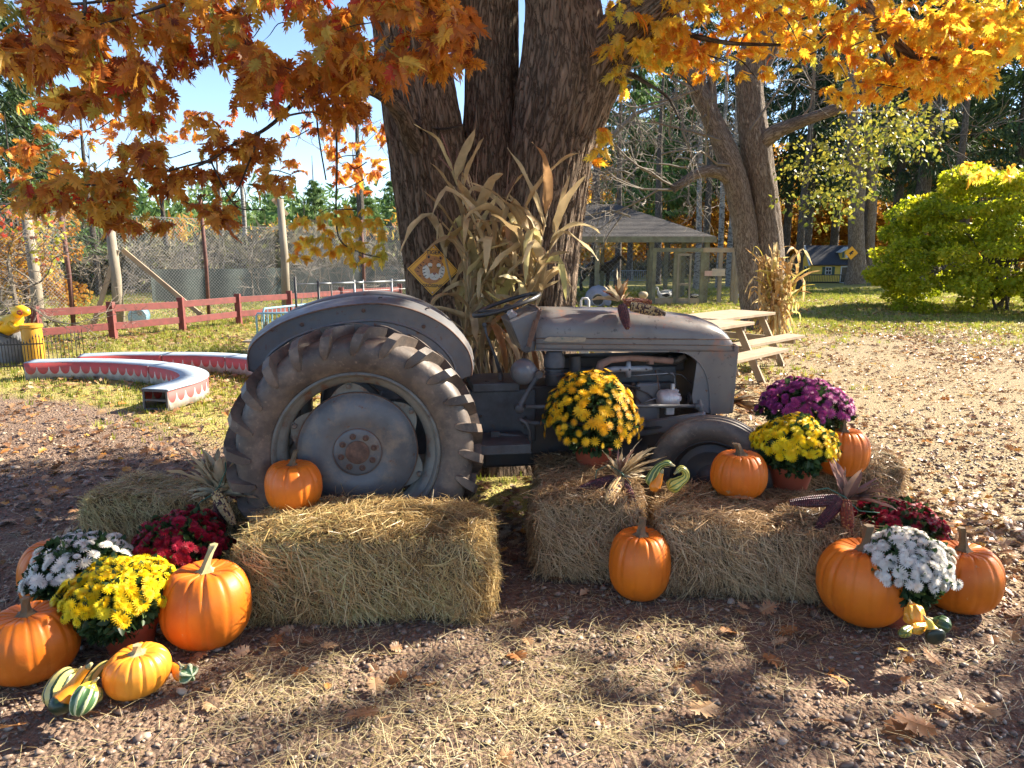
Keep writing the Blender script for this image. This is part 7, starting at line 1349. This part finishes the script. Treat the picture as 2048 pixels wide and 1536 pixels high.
# ---- twin grey trunks by the playhouse
q = thing('twin_trunk_tree', 'tall pale grey twin-trunk tree right of the yellow playhouse', 'tree'); YT = 29
parts = [stem(P_([(1716, 566, 52, YT), (1714, 520, 34, YT), (1712, 440, 30, YT), (1716, 370, 28, YT), (1706, 300, 22, YT), (1704, 200, 20, YT), (1700, 50, 18, YT), (1695, -100, 15, YT)]), 70, 36, .02, 51, lob=.08), stem(P_([(1734, 562, 30, YT+.3), (1738, 480, 22, YT+.3), (1742, 400, 24, YT+.3), (1738, 330, 20, YT+.3), (1735, 250, 16, YT+.3), (1730, 120, 14, YT+.3), (1728, 0, 12, YT+.3)]), 70, 30, .02, 52, lob=.08), stem(P_([(1740, 380, 14, YT+.3), (1758, 310, 11, YT+.2), (1775, 250, 8, YT+.2)]), 20, 12, .005, 53)]
stem_obj('trunk', parts, M['bark2'], q); pl = []
for i in range(12): pl += branchy(130+i, 1.7, .035, 3, .6, .03, (3, 3), W(rb.uniform(1700, 1750), rb.uniform(-20, 330), YT-.2), (rb.uniform(-1, 1), -.2, rb.uniform(-.2, .6)), .5, .008, .7)
branch_obj('twigs', pl, m_twig, q)
cl = [((*W(u, v, YT-2),), (1.1, 1.1, .8), 1) for u, v in ((1650, 420), (1690, 380), (1760, 290), (1800, 250), (1840, 260), (1700, 300))]; obj('crown', crown_mesh(6, cl, 700, .2), q, m_yg, kind='stuff')
# ---- the yellow-green shrub
sx, sy = 13.6, 20.5; q = thing('shrub', 'large rounded yellow-green shrub at the right edge of the lawn', 'shrub', (sx, sy, 0)); rg = random.Random(3); cl = []
for i in range(210):
    a = rg.random()*6.28; e = rg.random(); z = .2+3.55*e; rr_ = 3.35*math.sqrt(max(.02, 1-(max(0, e-.18)/.86)**2))*(.72+.28*rg.random()) if rg.random() < .8 else 2*rg.random(); cl.append(((rr_*math.cos(a), rr_*math.sin(a)*.85, z+rg.uniform(-.1, .15)), (rg.uniform(.3, .55),)*2+(rg.uniform(.14, .26),), 1))
obj('crown', crown_mesh(8, cl, 70000, .10), q, m_bush, kind='stuff'); pl = []
for i in range(9): pl += branchy(170+i, 1.6, .05, 3, .45, .1, (2, 3), (rg.uniform(-.5, .5), rg.uniform(-.5, .5), 0), (rg.uniform(-.6, .6), rg.uniform(-.6, .6), 1), .3, .01, .75)
branch_obj('stems', pl, M['bark_dark'], q)
# ---- conifers, birches and autumn trees behind
con = [conifer_mesh(200+i, 15, 3.3, 16000, base=.18) for i in range(3)]; pin = [conifer_mesh(210+i, 11, 3.4, 12000, base=.08, droop=-.05, leaf=.45) for i in range(3)]
for me in con: me.materials.append(m_con)
for me in pin: me.materials.append(m_pine)
trm = npmesh('trunk', *(lambda s_: (s_[0], s_[1]))(stem([(0, 0, -.1, .30), (0, 0, .5, .235), (.05, 0, 4, .20), (0, .1, 9, .13), (0, 0, 14, .04)], 30, 16, 0, 9, lob=.06)), smooth=True, uv=stem([(0, 0, -.1, .30), (0, 0, .5, .235), (.05, 0, 4, .20), (0, .1, 9, .13), (0, 0, 14, .04)], 30, 16, 0, 9, lob=.06)[2]); trm.materials.append(M['bark_dark'])
def tree(name, lab, u, Y_, s, crown, rz=0, zs=1.0, cat='conifer', grp=None, tw=1.0, lift=0.0):
    x = (u-1024)/1447*Y_; q = thing(name, lab, cat, (x, Y_, 0), rz, grp); t_ = obj('trunk', trm, q, scale=(s*tw, s*tw, s*zs)); c = obj('crown', crown, q, scale=(s, s, s*zs), loc=(0, 0, lift), kind='stuff'); return q
DR = 'dark conifers behind the playhouse'
for i, (u, Y_, s, lab, tw, lift) in enumerate([(1600, 42, 1.0, 'dark drooping conifer left of the yellow playhouse', 1.2, 1.8), (1655, 44, 1.1, 'dark conifer rising straight above the playhouse dormer', 1, 1.6), (1775, 38, 1.1, 'dark conifer just right of the twin grey trunks', 1, 2.0), (1822, 36, 1.05, 'dark conifer with a forked shadowed trunk left of the shrub', 1.6, 2.4), (1905, 40, 1.2, 'dark conifer behind the top of the yellow-green shrub', 1, .8), (1995, 34, 1.1, 'nearest dark conifer at the right edge above the shrub', 1, .6), (1560, 46, 1.15, 'dark conifer seen through the fork of the big forked tree', 1, 2), (2100, 42, 1.2, 'dark conifer cut off by the right picture edge', 1, .5), (1462, 48, 1.0, 'dark conifer behind the porch of the aviary', 1, 2.4), (1380, 52, 1.1, 'tall dark conifer behind the aviary roof ridge', .8, 2.6), (1700, 52, 1.3, 'tallest dark conifer between playhouse and shrub', 1, 2), (1860, 54, 1.3, 'far dark conifer deep behind the shrub', 1, 1)]):
    tree('conifer_tree', lab, u, Y_, s, con[i % 3], i*1.1, 1, 'conifer', DR, tw, lift)
for i, (u, Y_, s, lab) in enumerate([(1255, 40, .95, 'bright green pine behind the oak trunk, right side'), (1330, 47, 1.05, 'green pine above the aviary roof')]): tree('pine_tree', lab, u, Y_, s, pin[i % 3], i*2, 1, 'pine', 'green pines behind the aviary', .7, 2.2)
for i, (u, Y_, s, lab) in enumerate([(15, 21, .80, 'tall shaggy spruce at the left edge behind the yellow figure'), (95, 27, .72, 'sunlit green spruce next to the tall spruce at left')]): tree('spruce_tree', lab, u, Y_, s, (con[1], pin[1])[i], 1+i, 1.0, 'spruce', None, 1, -.5)
for i, (u, Y_, s, lab) in enumerate([(640, 62, .72, 'rounded green pine behind the wire enclosure, left of the oak'), (560, 74, .75, 'green pine top beyond the leaning enclosure post'), (480, 80, .78, 'light green pine above the rusty enclosure post'), (735, 60, .70, 'dark pine partly behind the golden leaf cluster'), (400, 86, .72, 'low green pine far behind the enclosure centre'), (310, 80, .72, 'green pine top behind the hanging russet leaves'), (220, 70, .75, 'green pine behind the wooden brace of the enclosure'), (790, 72, .8, 'green pine touching the left edge of the oak trunk')]): tree('pine_tree', lab, u, Y_, s, pin[i % 3], i*1.7, .92, 'pine', 'green pines beyond the enclosure', .7, 0)
bt = npmesh('trunk', *(stem([(0, 0, -.1, .13), (.04, 0, 2, .11), (-.05, 0, 5, .09), (0, .1, 10, .04)], 30, 12, 0, 3, lob=.05))[:2], smooth=True); bt.materials.append(m_birch)
bcr = branchy(300, 2.2, .03, 3, .5, .1, (3, 4), (0, 0, 4), (0, 0, 1), .3, .01); bm_ = MB(); [bm_.tube(p, r, n, cap=False) for p, r, n in bcr]; bme = bpy.data.meshes.new('branches'); bme.from_pydata(bm_.v, [], bm_.f); bme.materials.append(m_twig)
for i, (u, Y_, lab) in enumerate([(1388, 31, 'slim birch just right of the aviary roof edge'), (1432, 32, 'white birch behind the porch beam, middle one'), (1452, 34, 'birch close to the forked tree on its left'), (1258, 40, 'thin pale trunk behind the aviary centre'), (500, 33, 'thin yellow-leaved birch in the enclosure'), (455, 36, 'bare birch in the enclosure behind the rusty post')]):
    x = (u-1024)/1447*Y_; q = thing('birch_tree', lab, 'birch', (x, Y_, 0), i*.8, 'birches'); obj('trunk', bt, q, scale=(1.1, 1.1, .62 if u < 600 else 1)); obj('branches', bme, q, kind='stuff', loc=(0, 0, -1.8 if u < 600 else 0))
# slim dark trunks in the middle distance
for i, (u, Y_, w, lab) in enumerate([(1186, 30, .8, 'slim dark trunk nearest the oak, seen through the aviary'), (1232, 34, .7, 'slim dark trunk second from the oak behind the aviary'), (1310, 36, .9, 'dark trunk behind the aviary corner post'), (1406, 38, .9, 'dark trunk between two birches'), (1590, 30, .7, 'dark bare trunk between corn bundle and playhouse'), (1882, 31, .9, 'thick dark trunk partly behind the shrub crown'), (1800, 42, 1.0, 'dark trunk over the grey panel fence'), (728, 27, .8, 'dark bare trunk left of the oak above the gate panels'), (345, 30, .5, 'thin dark trunk behind the long diagonal brace'), (205, 26, .5, 'thin dark trunk behind the short diagonal brace')]):
    x = (u-1024)/1447*Y_; q = thing('bare_trunk_tree', lab, 'tree', (x, Y_, 0), i*.9, 'slim dark trees'); obj('trunk', trm, q, scale=(w, w, .75 if u > 1000 else .5)); obj('branches', bme, q, kind='stuff', loc=(0, 0, .5 if u > 1000 else -1), rot=(0, 0, i), scale=(1.2, 1.2, 1))
# autumn trees
aut = [crown_mesh(400+i, [((rb.gauss(0, 1.6), rb.gauss(0, 1.6), rb.uniform(1.2, 8)), (rb.uniform(.7, 1.3),)*2+(.8,), 1) for _ in range(34)], 5200, .30) for i in range(2)]
for me in aut: me.materials.append(m_aut)
for i, (u, Y_, s, lab) in enumerate([(1290, 50, .9, 'orange autumn tree glowing behind the aviary posts'), (1420, 56, 1.0, 'golden autumn tree behind the birches'), (1500, 60, 1.1, 'golden tree visible left of the forked trunk'), (1640, 58, 1.0, 'orange tree glimpsed over the playhouse roof'), (1790, 56, 1.0, 'orange tree glimpsed between dark trunks left of the shrub'), (1180, 54, .9, 'orange tree at the right edge of the oak trunk'), (1930, 52, 1.2, 'orange tree behind the top of the shrub'), (2020, 50, 1.3, 'orange tree at the right picture edge'), (620, 40, .34, 'small orange tree behind the enclosure near the oak'), (60, 19, .36, 'orange-leaved small tree at the left edge')]):
    tree('autumn_tree', lab, u, Y_, s, aut[i % 2], i, 1, 'autumn tree', 'orange trees in the background', .6, 0)
# brush and undergrowth beyond the enclosure: nobody could count it
def brush(name, x0, x1, y0, y1, n, zmax, leaf, mat, seed):
    rg = np.random.default_rng(seed); x = rg.uniform(x0, x1, n); y = rg.uniform(y0, y1, n); h = zmax*np.clip(fbm(x*.35, y*.35, s=seed)*1.6-.1, .15, 1.2); P = np.stack([x, y, rg.random(n)**.8*h], -1); s = leaf*rg.uniform(.5, 1.4, n)
    return tag(obj(name, scatter(name, TRI, P, basis(rdir(n, .5), rdir(n))*np.stack([s*.35, s, s], -1)[:, None, :], rg.random(n)), None, mat), kind='stuff')
brush('undergrowth', -26, -3.5, 27, 40, 26000, 2.3, .5, m_brush, 12); brush('far_trees', -70, -5, 60, 95, 34000, 7.6, .85, m_pine, 13); brush('far_trees', -60, -8, 50, 58, 9000, 4.0, .6, m_aut, 19); brush('far_trees', 2, 40, 58, 72, 16000, 10, .8, m_aut, 14); brush('far_trees', 3, 45, 72, 95, 22000, 15, 1.2, m_con, 15); brush('undergrowth', 3, 28, 42, 52, 6000, 1.2, .4, m_brush, 16)
brush('undergrowth', -12.5, -8.5, 10.5, 14, 1800, .8, .22, m_brush, 18)
q = thing('bare_shrub', 'tangled leafless shrub with red leaves above the yellow figure', 'shrub', (W(20, 560, 12.5).x, 12.5, 0)); pl = []
for i in range(12): pl += branchy(500+i, .9, .018, 4, .6, -.03, (3, 3), (rb.uniform(-.8, .7), rb.uniform(-.3, .3), rb.uniform(.6, 1.9)), (rb.uniform(-1, 1), 0, rb.uniform(-.2, .8)), .6, .004, .74)
pl.append(([Vector((0, 0, 0)), Vector((.05, 0, .8)), Vector((0, 0, 1.5))], [.05, .04, .03], 6)); branch_obj('twigs', pl, m_twig, q)
obj('leaves', crown_mesh(9, [((-.6, 0, 2.2), (.5, .4, .4), 1), ((.3, 0, 2.1), (.5, .3, .3), 1), ((.7, 0, 1.8), (.3, .2, .5), 1)], 260, .09), q, leafmat('red_yellow_leaf', [(0, (.55, .05, .04)), (.5, (.6, .12, .06)), (.62, (.5, .5, .06)), (1, (.6, .55, .08))], trans=.5), kind='stuff')
q = thing('hedge_brush', 'tangle of leafless grey brush inside the wire enclosure', 'brush', (-8.5, 24, 0)); pl = []
for i in range(46): pl += branchy(600+i, 1.1, .03, 3, .55, .05, (3, 4), (rb.uniform(-6, 6), rb.uniform(-2, 4), 0), (rb.uniform(-.6, .6), 0, 1), .4, .009, .74)
branch_obj('twigs', pl, m_twig, q)
